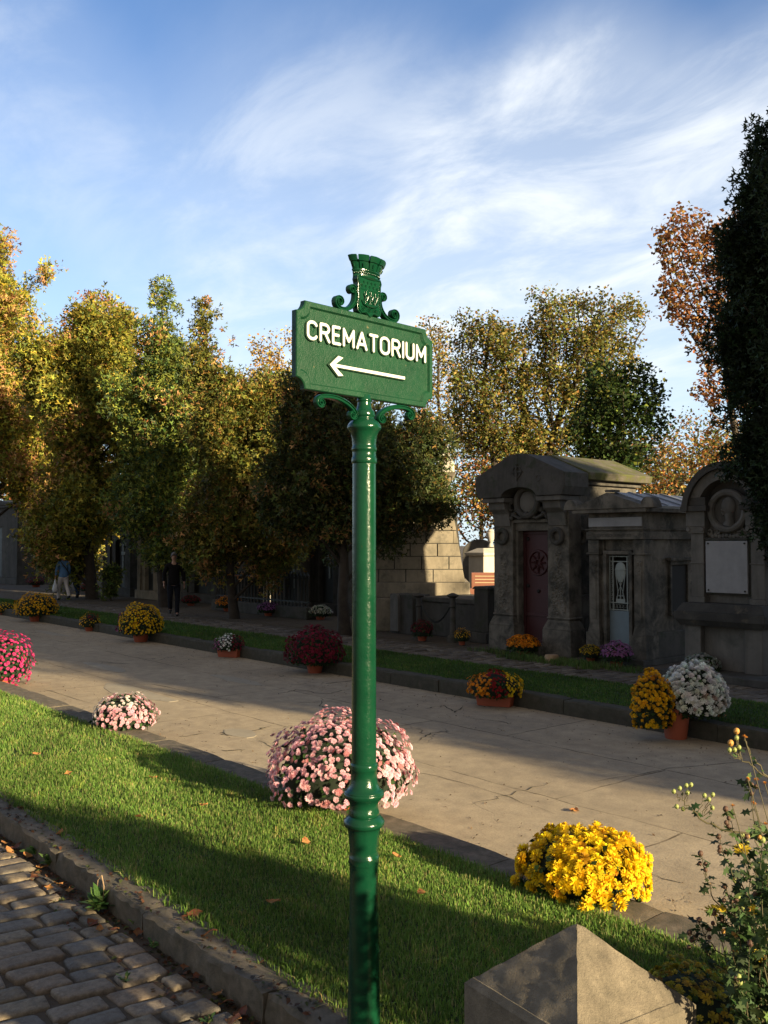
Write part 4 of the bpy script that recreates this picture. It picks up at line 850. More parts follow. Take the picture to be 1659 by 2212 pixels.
# in front of the tombs across the path
for (px, py, wpx, top, cols, lab, n_) in [
    (45, 1257, 42, 1236, [(0.45, 0.16, 0.22)], 'dull pink chrysanthemum at the foot of the far left tomb', 110),
    (78, 1268, 44, 1246, [CRIM], 'dark red chrysanthemum left of the white one near the couple', 110),
    (108, 1258, 36, 1232, [WHI], 'white chrysanthemum just left of the woman in blue', 90),
    (192, 1282, 46, 1258, [RED], 'red chrysanthemum at the right of the walking man', 110),
    (266, 1283, 30, 1267, [WHI], 'little white chrysanthemum low by the trunks', 70),
    (345, 1291, 40, 1271, [YEL], 'yellow chrysanthemum left of the person in black', 100),
    (412, 1308, 44, 1285, [(0.16, 0.01, 0.015)], 'dark red chrysanthemum right of the person in black', 110),
    (494, 1320, 62, 1286, [ORA], 'orange chrysanthemum partly behind a thin trunk by the fence', 220),
    (580, 1330, 50, 1299, [LIL], 'lilac chrysanthemum in front of the iron fence', 200),
    (692, 1338, 52, 1306, [(0.6, 0.62, 0.5)], 'cream white chrysanthemum left of the green post', 200),
    (912, 1384, 52, 1338, [(0.16, 0.012, 0.02)], 'dim dark red chrysanthemum in front of the chained bollards', 200),
    (998, 1393, 38, 1356, [GOLD], 'small yellow chrysanthemum left of the big tomb', 110),
    (1130, 1414, 76, 1370, [ORA], 'orange chrysanthemum at the red door of the big tomb', 300),
    (1276, 1428, 50, 1391, [(0.55, 0.38, 0.02)], 'muted yellow chrysanthemum left of the lilac one', 150),
    (1332, 1440, 70, 1384, [LIL], 'lilac chrysanthemum at the blue door of the small tomb', 280),
    (1516, 1462, 80, 1411, [(0.42, 0.46, 0.42)], 'greyish white chrysanthemum behind the big white one', 300)]:
    chrys('', px, py, wpx, top, 0.18, cols, lab, GT, n=int(n_*1.35), kind='c' if px < 470 else 'low', gap=.05, potw=0.42, tint=.15, hang=0.0 if px > 470 else -.1)
# ------------------------------------------------------------------ tombs
def tomb(name, x, y, rz, label, cat='tomb', group=None, z=0.17): return empty(name, (x, y, z), rz, label, cat, group)
def relief_ring(mb, cx, cz, r, rt, y, n=24, m=8):
    vs = []; 
    for i in range(n):
        a = 2*PI*i/n
        for j in range(m):
            b = 2*PI*j/m; rr = r+rt*math.cos(b); vs.append((cx+rr*math.cos(a), y+rt*math.sin(b), cz+rr*math.sin(a)))
    mb.add(vs, [(i*m+j, ((i+1) % n)*m+j, ((i+1) % n)*m+(j+1) % m, i*m+(j+1) % m) for i in range(n) for j in range(m)])
def carving(mb, rng, x0, x1, z0, z1, y, n, r, amt=1.0):
    """ivy-like relief: many small raised leaves"""
    for i in range(n):
        x = rng.uniform(x0, x1); z = rng.uniform(z0, z1); a = rng.uniform(0, 6.28); q = r*rng.uniform(.6, 1.2); pts = []
        for k in range(5):
            t = a+2*PI*k/5; pts.append((x+q*math.cos(t)*(1 if k % 2 else .7), z+q*math.sin(t)*(1 if k % 2 else .7)))
        c = (x, y-0.02*amt*rng.uniform(.6, 1.2), z); vs = [(p[0], y-0.004, p[1]) for p in pts]+[c]; mb.add(vs, [(k, (k+1) % 5, 5) for k in range(5)])

def mausoleum_big():
    """front faces -y; local origin: front-left corner of the body at ground"""
    xl, _ = onY(1072, 1380, 12.4); xr, _ = onY(1231, 1380, 12.4); Wd = xr-xl; root = tomb('mausoleum', xl, 12.4, 0, 'large grey stone mausoleum with a dark red door, round cartouche and heavy gabled roof', 'mausoleum')
    z = lambda py, px=1150: onY(px, py, 12.4)[1]-0.17
    S = M['stone_old']; Dp = 2.0; zt = 2.62
    b = MB(); pw_ = 0.40
    # body behind the pilasters
    b.box(0.06, 0.42, 0.10, Dp, 0.0, zt+0.28); b.box(Wd-0.42, Wd-0.06, 0.10, Dp, 0.0, zt+0.28); b.box(0.4201, Wd-0.4201, 0.16, Dp, 2.16, zt+0.28); b.box(0.4201, Wd-0.4201, 0.5, Dp, 0.16, 2.1595)
    b.build('wall', S, root, bevel=0.012)
    # joints on the side: three projecting courses
    c = MB()
    for (za, zb, e) in ((0.30, 1.02, 0.010), (1.045, 1.98, 0.010), (2.0, 2.86, 0.006)): c.box(Wd-0.07, Wd-0.06+e, 0.36, Dp-0.01, za, zb)
    c.build('side_course', S, root, bevel=0.008)
    # pilasters with stepped feet
    for s_, x0 in ((0, -0.02), (1, Wd-0.44)):
        p = MB(); p.frus(x0-0.08, x0+0.54, -0.10, 0.30, 0.0, 0.44, 0.005); p.frus(x0-0.075, x0+0.535, -0.095, 0.30, 0.4405, 0.60, 0.075, 0.05); p.box(x0, x0+0.46, -0.03, 0.30, 0.6005, 2.45); p.box(x0-0.02, x0+0.48, -0.05, 0.3, 0.62, 0.65)
        p.box(x0+0.03, x0+0.43, -0.045, 0.2, 2.30, 2.34)
        pl = p.build('pilaster', S, root, bevel=0.012)
        # panel groove, ivy carving, wreath and console
        cv = MB(); rng = random.Random(3+s_); carving(cv, rng, x0+0.10, x0+0.36, 0.70, 1.42, -0.03, 120, 0.045); carving(cv, rng, x0+0.17, x0+0.29, 1.42, 1.75, -0.03, 26, 0.04); cv.build('ivy_carving', S, pl)
        w_ = MB(); relief_ring(w_, x0+0.22, 2.02, 0.115, 0.042, -0.055); w_.build('wreath', M['stone_dark'], pl, smooth=True)
        k = MB(); k.prism([(-0.22, 2.62), (-0.20, 2.50), (-0.10, 2.42), (-0.05, 2.20), (0.2, 2.20), (0.2, 2.62)], x0+0.04, x0+0.42, 'x'); k.box(x0-0.03, x0+0.50, -0.30, 0.2, 2.6205, 2.70); k.build('console', M['stone_grey'], root, bevel=0.01)
    w2 = MB(); w2.M = Matrix.Translation((Wd-0.05, 0.34, 2.02)) @ Matrix.Rotation(R(90), 4, 'Z'); relief_ring(w2, 0, 0, 0.115, 0.042, -0.03); w2.build('wreath', S, root, smooth=True)
    # door frame, lintel, door
    f = MB(); f.box(0.44, 0.50, 0.04, 0.30, 0.16, 2.12); f.box(Wd-0.50, Wd-0.44, 0.04, 0.30, 0.16, 2.12); f.box(0.44, Wd-0.44, 0.04, 0.30, 2.1205, 2.26); f.box(0.42, Wd-0.42, -0.02, 0.30, 2.2605, 2.32)
    f.build('door_frame', S, root, bevel=0.008)
    d0, d1 = 0.50, Wd-0.50; dm = (d0+d1)/2; dw = (d1-d0)/2; d = MB(); d.box(d0, d1, 0.20, 0.24, 0.16, 2.12)
    for q in (d0, d1-0.05): d.box(q, q+0.05, 0.175, 0.1995, 0.16, 2.12)
    for q in (0.16, 0.62, 2.06): d.box(d0+0.05, d1-0.05, 0.176, 0.1995, q, q+0.05)
    dr = d.build('door', M['door_red'], root, bevel=0.004)
    rs = MB(); relief_ring(rs, dm, 1.56, dw*0.62, 0.022, 0.19, 32, 6); relief_ring(rs, dm, 1.56, dw*0.16, 0.02, 0.19, 16, 6)
    for k_ in range(8):
        a = R(45*k_); rs.tube([(dm+dw*.14*math.cos(a), 0.19, 1.56+dw*.14*math.sin(a)), (dm+dw*.36*math.cos(a), 0.185, 1.56+dw*.36*math.sin(a)), (dm+dw*.56*math.cos(a), 0.19, 1.56+dw*.56*math.sin(a))], [0.030, 0.018, 0.006], 5)
    rs.build('rosette', M['door_red'], dr, smooth=True)
    for (bx, bz) in ((d0+.10, 1.98), (d1-.10, 1.98), (dm, 1.06), (d0+.10, 1.15), (d1-.10, 1.15)): MB().ball((bx, 0.19, bz), 0.034, 10, 6, 1, .6, 1).build('boss', M['black'], dr, smooth=True)
    MB().box(0.46, Wd-0.46, -0.25, 0.45, 0.0, 0.155).build('door_step', S, root, bevel=0.01)
    # cartouche above the door
    cx = Wd/2; cz = 2.62
    ca = MB(); relief_ring(ca, cx, cz, 0.24, 0.055, -0.10, 28, 8); rng = random.Random(8)
    for s_ in (-1, 1):
        for k_ in range(5): ca.ball((cx+s_*(0.26+0.035*k_), -0.06, cz-0.12-0.035*k_+rng.uniform(-.02, .02)), 0.055-0.004*k_, 8, 5, 1, .7, 1)
        ca.tube([(cx+s_*0.30, -0.08, cz+0.02), (cx+s_*0.40, -0.10, cz-0.02), (cx+s_*0.42, -0.09, cz-0.12), (cx+s_*0.36, -0.08, cz-0.14)], [0.035, 0.03, 0.03, 0.02], 6)
        ca.tube([(cx+s_*0.06, -0.06, 2.38), (cx+s_*0.2, -0.08, 2.34), (cx+s_*0.34, -0.07, 2.40)], [0.04, 0.03, 0.03], 6)
    ca.ball((cx, -0.10, 2.40), 0.055, 8, 6); ca.build('cartouche', M['stone_dark'], root, smooth=True)
    MB().ball((cx, -0.06, cz), 0.20, 22, 10, 1, .38, 1.0).build('medallion', M['stone_grey'], root, smooth=True)
    # gable block: five-sided front with an arch cut from its lower edge
    g = MB(); zc0 = 2.705; e = 0.18; x0, x1 = -e, Wd+e
    topz = 3.43; sh = 3.02; arc = [(cx+0.40*math.cos(R(a)), zc0+0.16*math.sin(R(a))) for a in range(0, 181, 18)]
    def gfront(yf, yb):
        right = [(cx+0.40, zc0), (x1-0.06, zc0), (x1, zc0+0.14), (x1, sh+0.06), (cx+0.20, topz), (cx, topz+0.02), (cx, zc0+0.16)] + [p for p in reversed(arc[1:5])]
        g.prism([(p[0], p[1]) for p in right], yf, yb, 'y')
        left = [(2*cx-p[0], p[1]) for p in reversed(right)]; g.prism(left, yf, yb, 'y')
    gfront(-0.34, 0.30)
    g.build('gable', M['stone_dark'], root, bevel=0.01)
    h = MB(); h.prism([(x0+0.02, 2.98), (x1-0.02, 2.98), (x1+0.02, sh+0.08), (cx+0.2, topz+0.02), (cx-0.2, topz+0.02), (x0-0.02, sh+0.08)], 0.3005, Dp+0.15, 'y'); h.build('roof', M['roof_moss'], root, bevel=0.015)
    h = MB(); h.box(0.0, Wd+0.02, 0.3005, Dp+0.05, zt+0.285, 2.975); h.build('cornice', S, root, bevel=0.01)
    # round sunk cross near the top
    cr = MB(); relief_ring(cr, cx-0.02, 3.13, 0.095, 0.014, -0.345, 20, 6); cr.box(cx-0.035, cx-0.005, -0.365, -0.3405, 2.98, 3.27); cr.box(cx-0.15, cx+0.11, -0.362, -0.3405, 3.12, 3.145); cr.build('cross', M['stone_dark'], root)
    ri = MB(); relief_ring(ri, cx+0.46, 3.0, 0.05, 0.008, -0.342, 14, 5); ri.build('small_ring', M['stone_dark'], root)
M['roof_moss'] = stone('roof_moss', (0.09, 0.08, 0.06), (0.17, 0.15, 0.11), 3.0, 0.9, (0.08, 0.085, 0.02), 0.52)
mausoleum_big()

def text_obj(body, size, mat, parent, loc, rot, ext=0.002, name='inscription', sx=1.0):
    cu = bpy.data.curves.new(name, 'FONT'); cu.body = body; cu.size = size; cu.extrude = ext; cu.align_x = 'CENTER'; cu.align_y = 'CENTER'
    o = bpy.data.objects.new(name, cu); COL.objects.link(o); o.parent = parent; o.location = loc; o.rotation_euler = rot; cu.materials.append(mat)
    dg = bpy.context.evaluated_depsgraph_get(); dg.update(); me = bpy.data.meshes.new_from_object(o.evaluated_get(dg)); bpy.data.objects.remove(o)
    o = link_mesh(name, me, parent, []); o.location = loc; o.rotation_euler = rot; o.scale = (sx, 1, 1); return o

def mausoleum_small():
    Y0 = 12.35; xl, _ = onY(1277, 1400, Y0); xr, _ = onY(1392, 1400, Y0); Wd = xr-xl; S = M['stone_old']
    root = tomb('mausoleum', xl, Y0, 0, 'small dark stone mausoleum with a pale blue door, urn grille and zinc roof', 'mausoleum'); Dp = 1.75
    b = MB(); b.box(0.02, 0.22, 0.06, Dp, 0.1, 1.96); b.box(Wd-0.22, Wd-0.02, 0.06, Dp, 0.1, 1.96); b.box(0.2205, Wd-0.2205, 0.45, Dp, 0.1, 1.78); b.box(0.2205, Wd-0.2205, 0.10, Dp, 1.7805, 1.96)
    b.build('wall', S, root, bevel=0.01)
    MB().box(-0.06, Wd+0.06, -0.12, Dp+0.05, 0, 0.098).build('plinth', M['stone_dark'], root, bevel=0.01)
    MB().frus(-0.0, Wd+0.05, 0.30, Dp+0.03, 0.1, 0.50, 0.02).build('base_course', M['stone_dark'], root, bevel=0.01)
    for x0 in (-0.02, Wd-0.17):
        p = MB(); p.box(x0-0.04, x0+0.23, -0.05, 0.3, 0.1, 0.46); p.frus(x0-0.02, x0+0.21, -0.03, 0.3, 0.4605, 0.60, 0.02); p.box(x0, x0+0.19, -0.01, 0.2, 0.6005, 1.72); p.box(x0-0.03, x0+0.22, -0.04, 0.22, 1.7205, 1.75); p.box(x0-0.01, x0+0.20, -0.02, 0.2, 1.7505, 1.955)
        p.box(x0+0.05, x0+0.14, -0.018, -0.0105, 0.68, 1.5)
        pl = p.build('pilaster', S, root, bevel=0.006)
        cv = MB(); carving(cv, random.Random(2), x0+0.05, x0+0.14, 1.40, 1.62, -0.015, 24, 0.028, .7); cv.build('carving', S, pl)
    e = MB(); e.box(-0.04, Wd+0.04, -0.06, Dp+0.02, 1.9605, 2.08); e.box(-0.02, Wd+0.02, -0.03, Dp, 2.0805, 2.11); e.box(-0.05, Wd+0.05, -0.07, Dp+.02, 2.1105, 2.13); e.box(-0.01, Wd+0.01, -0.02, Dp, 2.1305, 2.38); e.frus(-0.20, Wd+0.20, -0.22, Dp+0.1, 2.3805, 2.44, 0.0)
    e.build('entablature', S, root, bevel=0.006)
    text_obj('CONCESSION A PERPETUITE', 0.060, M['stone_dark'], root, (Wd/2, -0.0615, 2.02), (R(90), 0, 0), 0.002, sx=0.86)
    MB().box(0.0, Wd+0.0, -0.045, -0.0205, 2.165, 2.31).build('name_plaque', M['marble'], root, bevel=0.003)
    cx = Wd/2
    # pediment with curled corner acroteria
    g = MB(); g.prism([(-0.22, 2.4405), (Wd+0.22, 2.4405), (Wd+0.10, 2.50), (cx, 2.70), (-0.10, 2.50)], -0.24, 0.0, 'y')
    for s_, xx in ((1, Wd+0.18), (-1, -0.18)):
        pts = [(xx+s_*0.05+0.125*math.cos(R(a)), 2.4405+0.17*math.sin(R(a))) for a in range(0, 181, 20)]
        g.prism(pts, -0.243, -0.02, 'y')
    g.build('pediment', S, root, bevel=0.008)
    r_ = MB(); r_.prism([(-0.20, 2.4405), (Wd+0.20, 2.4405), (Wd+0.21, 2.48), (cx, 2.715), (-0.21, 2.48)], 0.0005, Dp+0.12, 'y')
    for yy in (0.35, 0.8, 1.25): 
        r_.prism([(-0.21, 2.47), (cx, 2.712), (Wd+0.21, 2.47), (Wd+0.21, 2.50), (cx, 2.735), (-0.21, 2.50)], yy, yy+0.03, 'y')
    r_.build('roof', M['zinc'], root)
    MB().box(cx-0.06, cx+0.08, -0.20, 0.0, 2.71, 2.745).build('ridge_stone', S, root)
    # door: lower blue plate, open grille with urn above
    d0, d1 = 0.235, Wd-0.235; dm = (d0+d1)/2; f = MB()
    f.box(d0, d0+0.06, 0.02, 0.45, 0.16, 1.72); f.box(d1-0.06, d1, 0.02, 0.45, 0.16, 1.72); f.box(d0, d1, 0.02, 0.45, 1.7205, 1.78); f.build('door_frame', S, root, bevel=0.004)
    a0, a1 = d0+0.061, d1-0.061; dr = MB().box(a0, a1, 0.10, 0.13, 0.12, 0.82).build('door', M['door_blue'], root, bevel=0.004)
    k = MB()
    for q in (a0, a0+0.065, a1-0.085, a1-0.02): k.box(q, q+0.018, 0.095, 0.115, 0.8205, 1.70)
    for q in (0.83, 0.94, 1.60, 1.68): k.box(a0, a1, 0.098, 0.112, q, q+0.016)
    for i in range(9):      # running scrolls on the left and right strips
        zz = 0.98+0.07*i
        for q in (a0+0.042, a1-0.045): k.tube([(q-0.015, 0.105, zz), (q+0.012, 0.105, zz+0.015), (q+0.012, 0.105, zz+0.042), (q-0.01, 0.105, zz+0.045)], 0.0055, 5)
    nx = 4; sp = (a1-a0-0.18)/nx
    for i in range(nx):     # key pattern
        q = a0+0.09+sp*i; k.tube([(q, 0.105, 0.86), (q, 0.105, 0.92), (q+sp*.7, 0.105, 0.92), (q+sp*.7, 0.105, 0.875), (q+sp*.35, 0.105, 0.875)], 0.005, 4)
    k.build('grille', M['grille'], dr)
    u = MB(); u.lathe([(0.03, 1.28), (0.075, 1.34), (0.105, 1.42), (0.10, 1.47), (0.112, 1.475), (0.10, 1.49), (0.085, 1.55), (0.05, 1.585), (0.01, 1.60)], (dm, 0.106, 0), 18, 1.0, 0.12)
    u.box(dm-0.085, dm+0.085, 0.10, 0.112, 0.956, 1.01)
    for s_ in (-1, 0, 1): u.tube([(dm+s_*0.07, 0.106, 1.01), (dm+s_*0.045, 0.106, 1.12), (dm+s_*0.09 if s_ else dm, 0.106, 1.40)], [0.013, 0.009, 0.008], 5)
    u.tube([(dm-0.06, 0.106, 1.06), (dm+0.06, 0.106, 1.06)], 0.008, 5); u.tube([(dm-0.07, 0.106, 1.35), (dm+0.05, 0.106, 1.12)], 0.006, 5); u.tube([(dm+0.07, 0.106, 1.35), (dm-0.05, 0.106, 1.12)], 0.006, 5)
    u.build('urn', M['grille'], dr, smooth=True)
    MB().box(a0-.03, a1+.03, 0.30, 0.32, 0.1, 1.76).build('dark_interior', M['black'], root)
    # side window with hood
    wn = MB(); y0, y1 = 0.75, 1.20; X = Wd-0.02
    wn.box(X, X+0.10, y0-0.12, y1+0.12, 1.62, 1.67); wn.box(X, X+0.05, y0-0.06, y1+0.06, 1.55, 1.6195); wn.box(X, X+0.04, y0-0.05, y0, 0.80, 1.5495); wn.box(X, X+0.04, y1, y1+0.05, 0.80, 1.5495); wn.box(X, X+0.07, y0-0.07, y1+0.07, 0.75, 0.7995)
    wd = wn.build('window', S, root, bevel=0.005); MB().box(X+0.001, X+0.012, y0, y1, 0.80, 1.55).build('pane', M['black'], wd)
mausoleum_small()

def face_relief():
    """profile bust for the medallion"""
mfa = None
def stele():
    Y0 = 12.15; xl, _ = onY(1490, 1400, Y0); xr, _ = onY(1652, 1400, Y0); Wd = xr-xl; S = M['stone_grey']; K = M['stone_black']
    root = tomb('funerary_monument', xl, Y0, 0, 'tall arched stone monument with a portrait medallion over a blank marble slab', 'monument')
    MB().box(-0.14, Wd+0.34, -0.55, 1.1, 0, 0.10).build('step', M['stone_dark'], root, bevel=0.01)
    p = MB(); p.box(-0.02, 0.24, -0.10, 0.7, 0.1005, 0.72); p.box(Wd-0.24, Wd+0.02, -0.10, 0.7, 0.1005, 0.72); p.box(0.2405, Wd-0.2405, 0.0, 0.7, 0.1005, 0.72); p.build('pedestal', S, root, bevel=0.01)
    k = MB(); k.frus(-0.06, Wd+0.06, -0.16, 0.78, 0.7205, 0.80, -0.05); k.box(-0.12, Wd+0.12, -0.22, 0.84, 0.8005, 0.92); k.frus(-0.10, Wd+0.10, -0.20, 0.82, 0.9205, 1.04, 0.07); k.build('black_table', K, root, bevel=0.008)
    b = MB(); b.box(0.06, Wd-0.06, 0.16, 0.7, 1.0405, 2.36); bd = b.build('body', S, root, bevel=0.008)
    for x0 in (0.0, Wd-0.22):
        q = MB(); q.box(x0-0.01, x0+0.23, 0.03, 0.30, 1.0405, 1.12); q.box(x0+0.01, x0+0.21, 0.05, 0.3, 1.1205, 2.04); q.box(x0-0.005, x0+0.225, 0.035, 0.3, 1.60, 1.62)
        q.frus(x0-0.015, x0+0.235, 0.02, 0.3, 2.0405, 2.14, -0.02, -0.01)
        for s_ in (0.0, 0.22): q.tube([(x0+s_-0.01, 0.0, 2.10), (x0+s_-0.02+.01, 0.3, 2.10)], 0.035, 8)
        q.box(x0-0.04, x0+0.26, 0.0, 0.34, 2.1405, 2.36); q.build('pilaster', S, root, bevel=0.006)
        c_ = MB(); c_.box(x0-0.10, x0+0.32, -0.06, 0.5, 2.3605, 2.44); c_.box(x0-0.07, x0+0.29, -0.03, 0.48, 2.4405, 2.56); c_.build('capital_block', K, root, bevel=0.008)
    cx = Wd/2; ro = Wd/2+0.0; zc = 2.36; hz = 0.62
    def archring(r0, r1, y0, y1, mat, name):
        m_ = MB(); n = 20; vs = []
        for i in range(n+1):
            a = PI*i/n
            for (r, y) in ((r0, y0), (r1, y0), (r1, y1), (r0, y1)): vs.append((cx+r*math.cos(a), y, zc+r*hz/ro*math.sin(a)))
        m_.add(vs, [(i*4+j, i*4+(j+1) % 4, (i+1)*4+(j+1) % 4, (i+1)*4+j) for i in range(n) for j in range(4)]+[(0, 3, 2, 1), (n*4, n*4+1, n*4+2, n*4+3)]); return m_.build(name, mat, root, smooth=True, ang=40)
    archring(ro-0.16, ro-0.02, -0.02, 0.5, S, 'arch'); archring(ro-0.02, ro+0.07, -0.08, 0.55, K, 'arch_hood')
    t = MB(); t.prism([(cx+(ro-0.15)*math.cos(R(a)), zc+(ro-0.15)*hz/ro*math.sin(R(a))) for a in range(0, 181, 12)], 0.2, 0.5, 'y'); t.build('tympanum', M['stone_dark'], root)
    # medallion with wreath rim and a carved profile
    zm = 2.36; m_ = MB(); relief_ring(m_, cx, zm, 0.265, 0.050, 0.09, 32, 8); m_.build('medallion_rim', S, root, smooth=True)
    d = MB(); d.prism([(cx+0.25*math.cos(R(a)), zm+0.25*math.sin(R(a))) for a in range(0, 360, 15)], 0.11, 0.159, 'y'); d.build('medallion_field', M['stone_dark'], root)
    f = MB(); f.ball((cx+0.01, 0.10, zm+0.06), 0.115, 16, 10, 0.95, .42, 1.18); f.ball((cx+0.045, 0.09, zm+0.02), 0.035, 8, 6, .7, .6, 1.2); f.ball((cx-0.075, 0.085, zm+0.015), 0.03, 8, 6, 1, .6, .9); f.tube([(cx+0.02, 0.10, zm-0.03), (cx+0.03, 0.11, zm-0.14), (cx+0.02, 0.12, zm-0.2)], [0.07, 0.065, 0.10], 10); f.tube([(cx-0.06, 0.09, zm-0.01), (cx-0.05, 0.09, zm-0.06)], [0.04, 0.03], 8)
    f.build('portrait_relief', S, root, smooth=True)
    # leafy scrollwork under the medallion
    sc = MB(); rng = random.Random(6)
    for s_ in (-1, 1):
        for j in range(7):
            a0 = rng.uniform(0, 6); X_ = cx+s_*rng.uniform(0.12, 0.34); Z_ = rng.uniform(1.985, 2.16); sc.tube([(X_+0.045*math.cos(a0+i*.6)*(1-i*.1), 0.12, Z_+0.045*math.sin(a0+i*.6)*(1-i*.1)) for i in range(8)], [0.018]*8, 5)
    for j in range(10): sc.ball((cx-0.25+0.055*j, 0.12, 2.0+0.01*math.sin(j*2)), 0.035, 7, 5, 1, .7, 1)
    sc.build('scroll_carving', S, root, smooth=True)
    fr = MB(); fr.box(cx-0.36, cx+0.36, 0.09, 0.16, 1.16, 1.94); fr.box(cx-0.38, cx+0.38, 0.07, 0.16, 1.9405, 1.97); fr.build('slab_frame', M['stone_dark'], root, bevel=0.01)
    sl = MB().box(cx-0.33, cx+0.31, 0.05, 0.0895, 1.19, 1.93).build('marble_slab', M['marble'], root, bevel=0.004)
    for bx in (cx-0.29, cx+0.27):
        for bz in (1.225, 1.895): MB().ball((bx, 0.045, bz), 0.014, 8, 5).build('stud', M['iron'], sl)
stele()

def brick_tower():
    """tapered tomb of coursed stone, turned towards the path corner"""
    pl = G(836, 1345, 0.17); Dd = 20.5; a = atD(838, 1180, Dd); b = atD(1004, 1180, Dd); U = Vector((b.x-a.x, b.y-a.y, 0)); W_ = U.length; ang = math.atan2(U.y, U.x)-R(3)
    root = tomb('stone_tomb_tower', a.x, a.y, ang, 'warm pale tapered tomb of large stone blocks standing behind the chained bollards', 'tomb')
    zz = lambda py: atD(920, py, Dd).z-0.17
    S = M['stone_warm']; z0, z1, zc = zz(1258), zz(1116), zz(1096); tp = 0.085
    W2 = W_*1.9
    x0 = -W_*0.30
    b_ = MB(); b_.box(x0-0.2, W_+0.20, -0.25, 2.6, 0, zz(1290)); b_.box(x0-0.08, W_+0.10, -0.12, 2.4, zz(1290)+.0005, z0-0.001); b_.build('plinth', S, root, bevel=0.02)
    # courses: separate blocks with real joints
    nc = 6; hc = (zz(1090)-z0)/nc
    rng = random.Random(5)
    core = MB(); core.frus(x0+0.05, W_-0.03, 0.04, 2.2, z0, zz(1090), tp*2.0); core.build('core', M['stone_dark'], root)
    c = MB()
    for i in range(nc):
        za, zb = z0+i*hc+0.008, z0+(i+1)*hc-0.008; sh0 = (W_*0.17)*(i/nc); bw = 0.60; xx = x0+sh0+(0 if i % 2 else -bw/2)
        xr_ = W_-sh0
        while xx < xr_-0.02:
            xa, xb = max(xx, x0+sh0), min(xx+bw, xr_)
            if xr_-xb < 0.15: xb = xr_
            if xb-xa > 0.05:
                ins = 0.012; y_ = 0.03+sh0*0.5+rng.uniform(-.006, .006); last = xb >= xr_-1e-6
                c.add([(xa+ins, y_, za), (xb-(0 if last else ins), y_, za), (xb-(0 if last else ins), y_+0.5, za), (xa+ins, y_+0.5, za), (xa+ins, y_+0.02, zb), (xb-(W_*0.17/nc if last else ins), y_+0.02, zb), (xb-(W_*0.17/nc if last else ins), y_+0.5, zb), (xa+ins, y_+0.5, zb)], [(0, 3, 2, 1), (4, 5, 6, 7), (0, 1, 5, 4), (1, 2, 6, 5), (2, 3, 7, 6), (3, 0, 4, 7)])
                if last: c.add([(xb-0.02, y_, za), (xb, y_+0.01, za), (xb-0.02-0.17*W_/nc, 2.2, zb), (xb-0.03, 2.2, za), (xb-0.17*W_/nc, y_+0.02, zb)], [(1, 3, 2, 4)])
            xx += bw
    c.build('block_course', S, root, bevel=0.006)
    t = zz(1090); sh0 = W_*0.17
    k = MB(); k.box(x0+sh0-0.04, W_-sh0+0.06, 0.02, 2.2, t, t+0.07); k.box(x0+sh0-0.02, W_-sh0+0.03, 0.05, 2.15, t+0.0705, t+0.15); k.box(x0+sh0+0.02, W_-sh0-0.02, 0.10, 2.1, t+0.1505, t+0.62); k.frus(x0+sh0-0.02, W_-sh0+0.02, 0.06, 2.15, t+0.6205, t+0.72, -0.08); k.build('cornice', S, root, bevel=0.01)
    # draped figure at the corner
    s_ = MB(); bx = W_-sh0-0.10; zb = t+0.70; s_.tube([(bx, 0.3, zb), (bx+0.02, 0.3, zb+0.2), (bx-0.05, 0.3, zb+0.34), (bx, 0.3, zb+0.46)], [0.17, 0.15, 0.13, 0.06], 10); s_.ball((bx, 0.28, zb+0.52), 0.085, 10, 8); s_.tube([(bx-0.1, 0.25, zb+0.45), (bx-0.25, 0.2, zb+0.3), (bx-0.4, 0.25, zb+0.32), (bx-0.5, 0.25, zb+0.1)], [0.06, 0.08, 0.09, 0.12], 8)
    for i in range(6): s_.tube([(bx-0.07+0.03*i, 0.19, zb+0.34), (bx-0.13+0.05*i, 0.16, zb+0.02)], [0.03, 0.045], 6)
    s_.build('carved_figure', M['stone_pale'], root, smooth=True)
brick_tower()

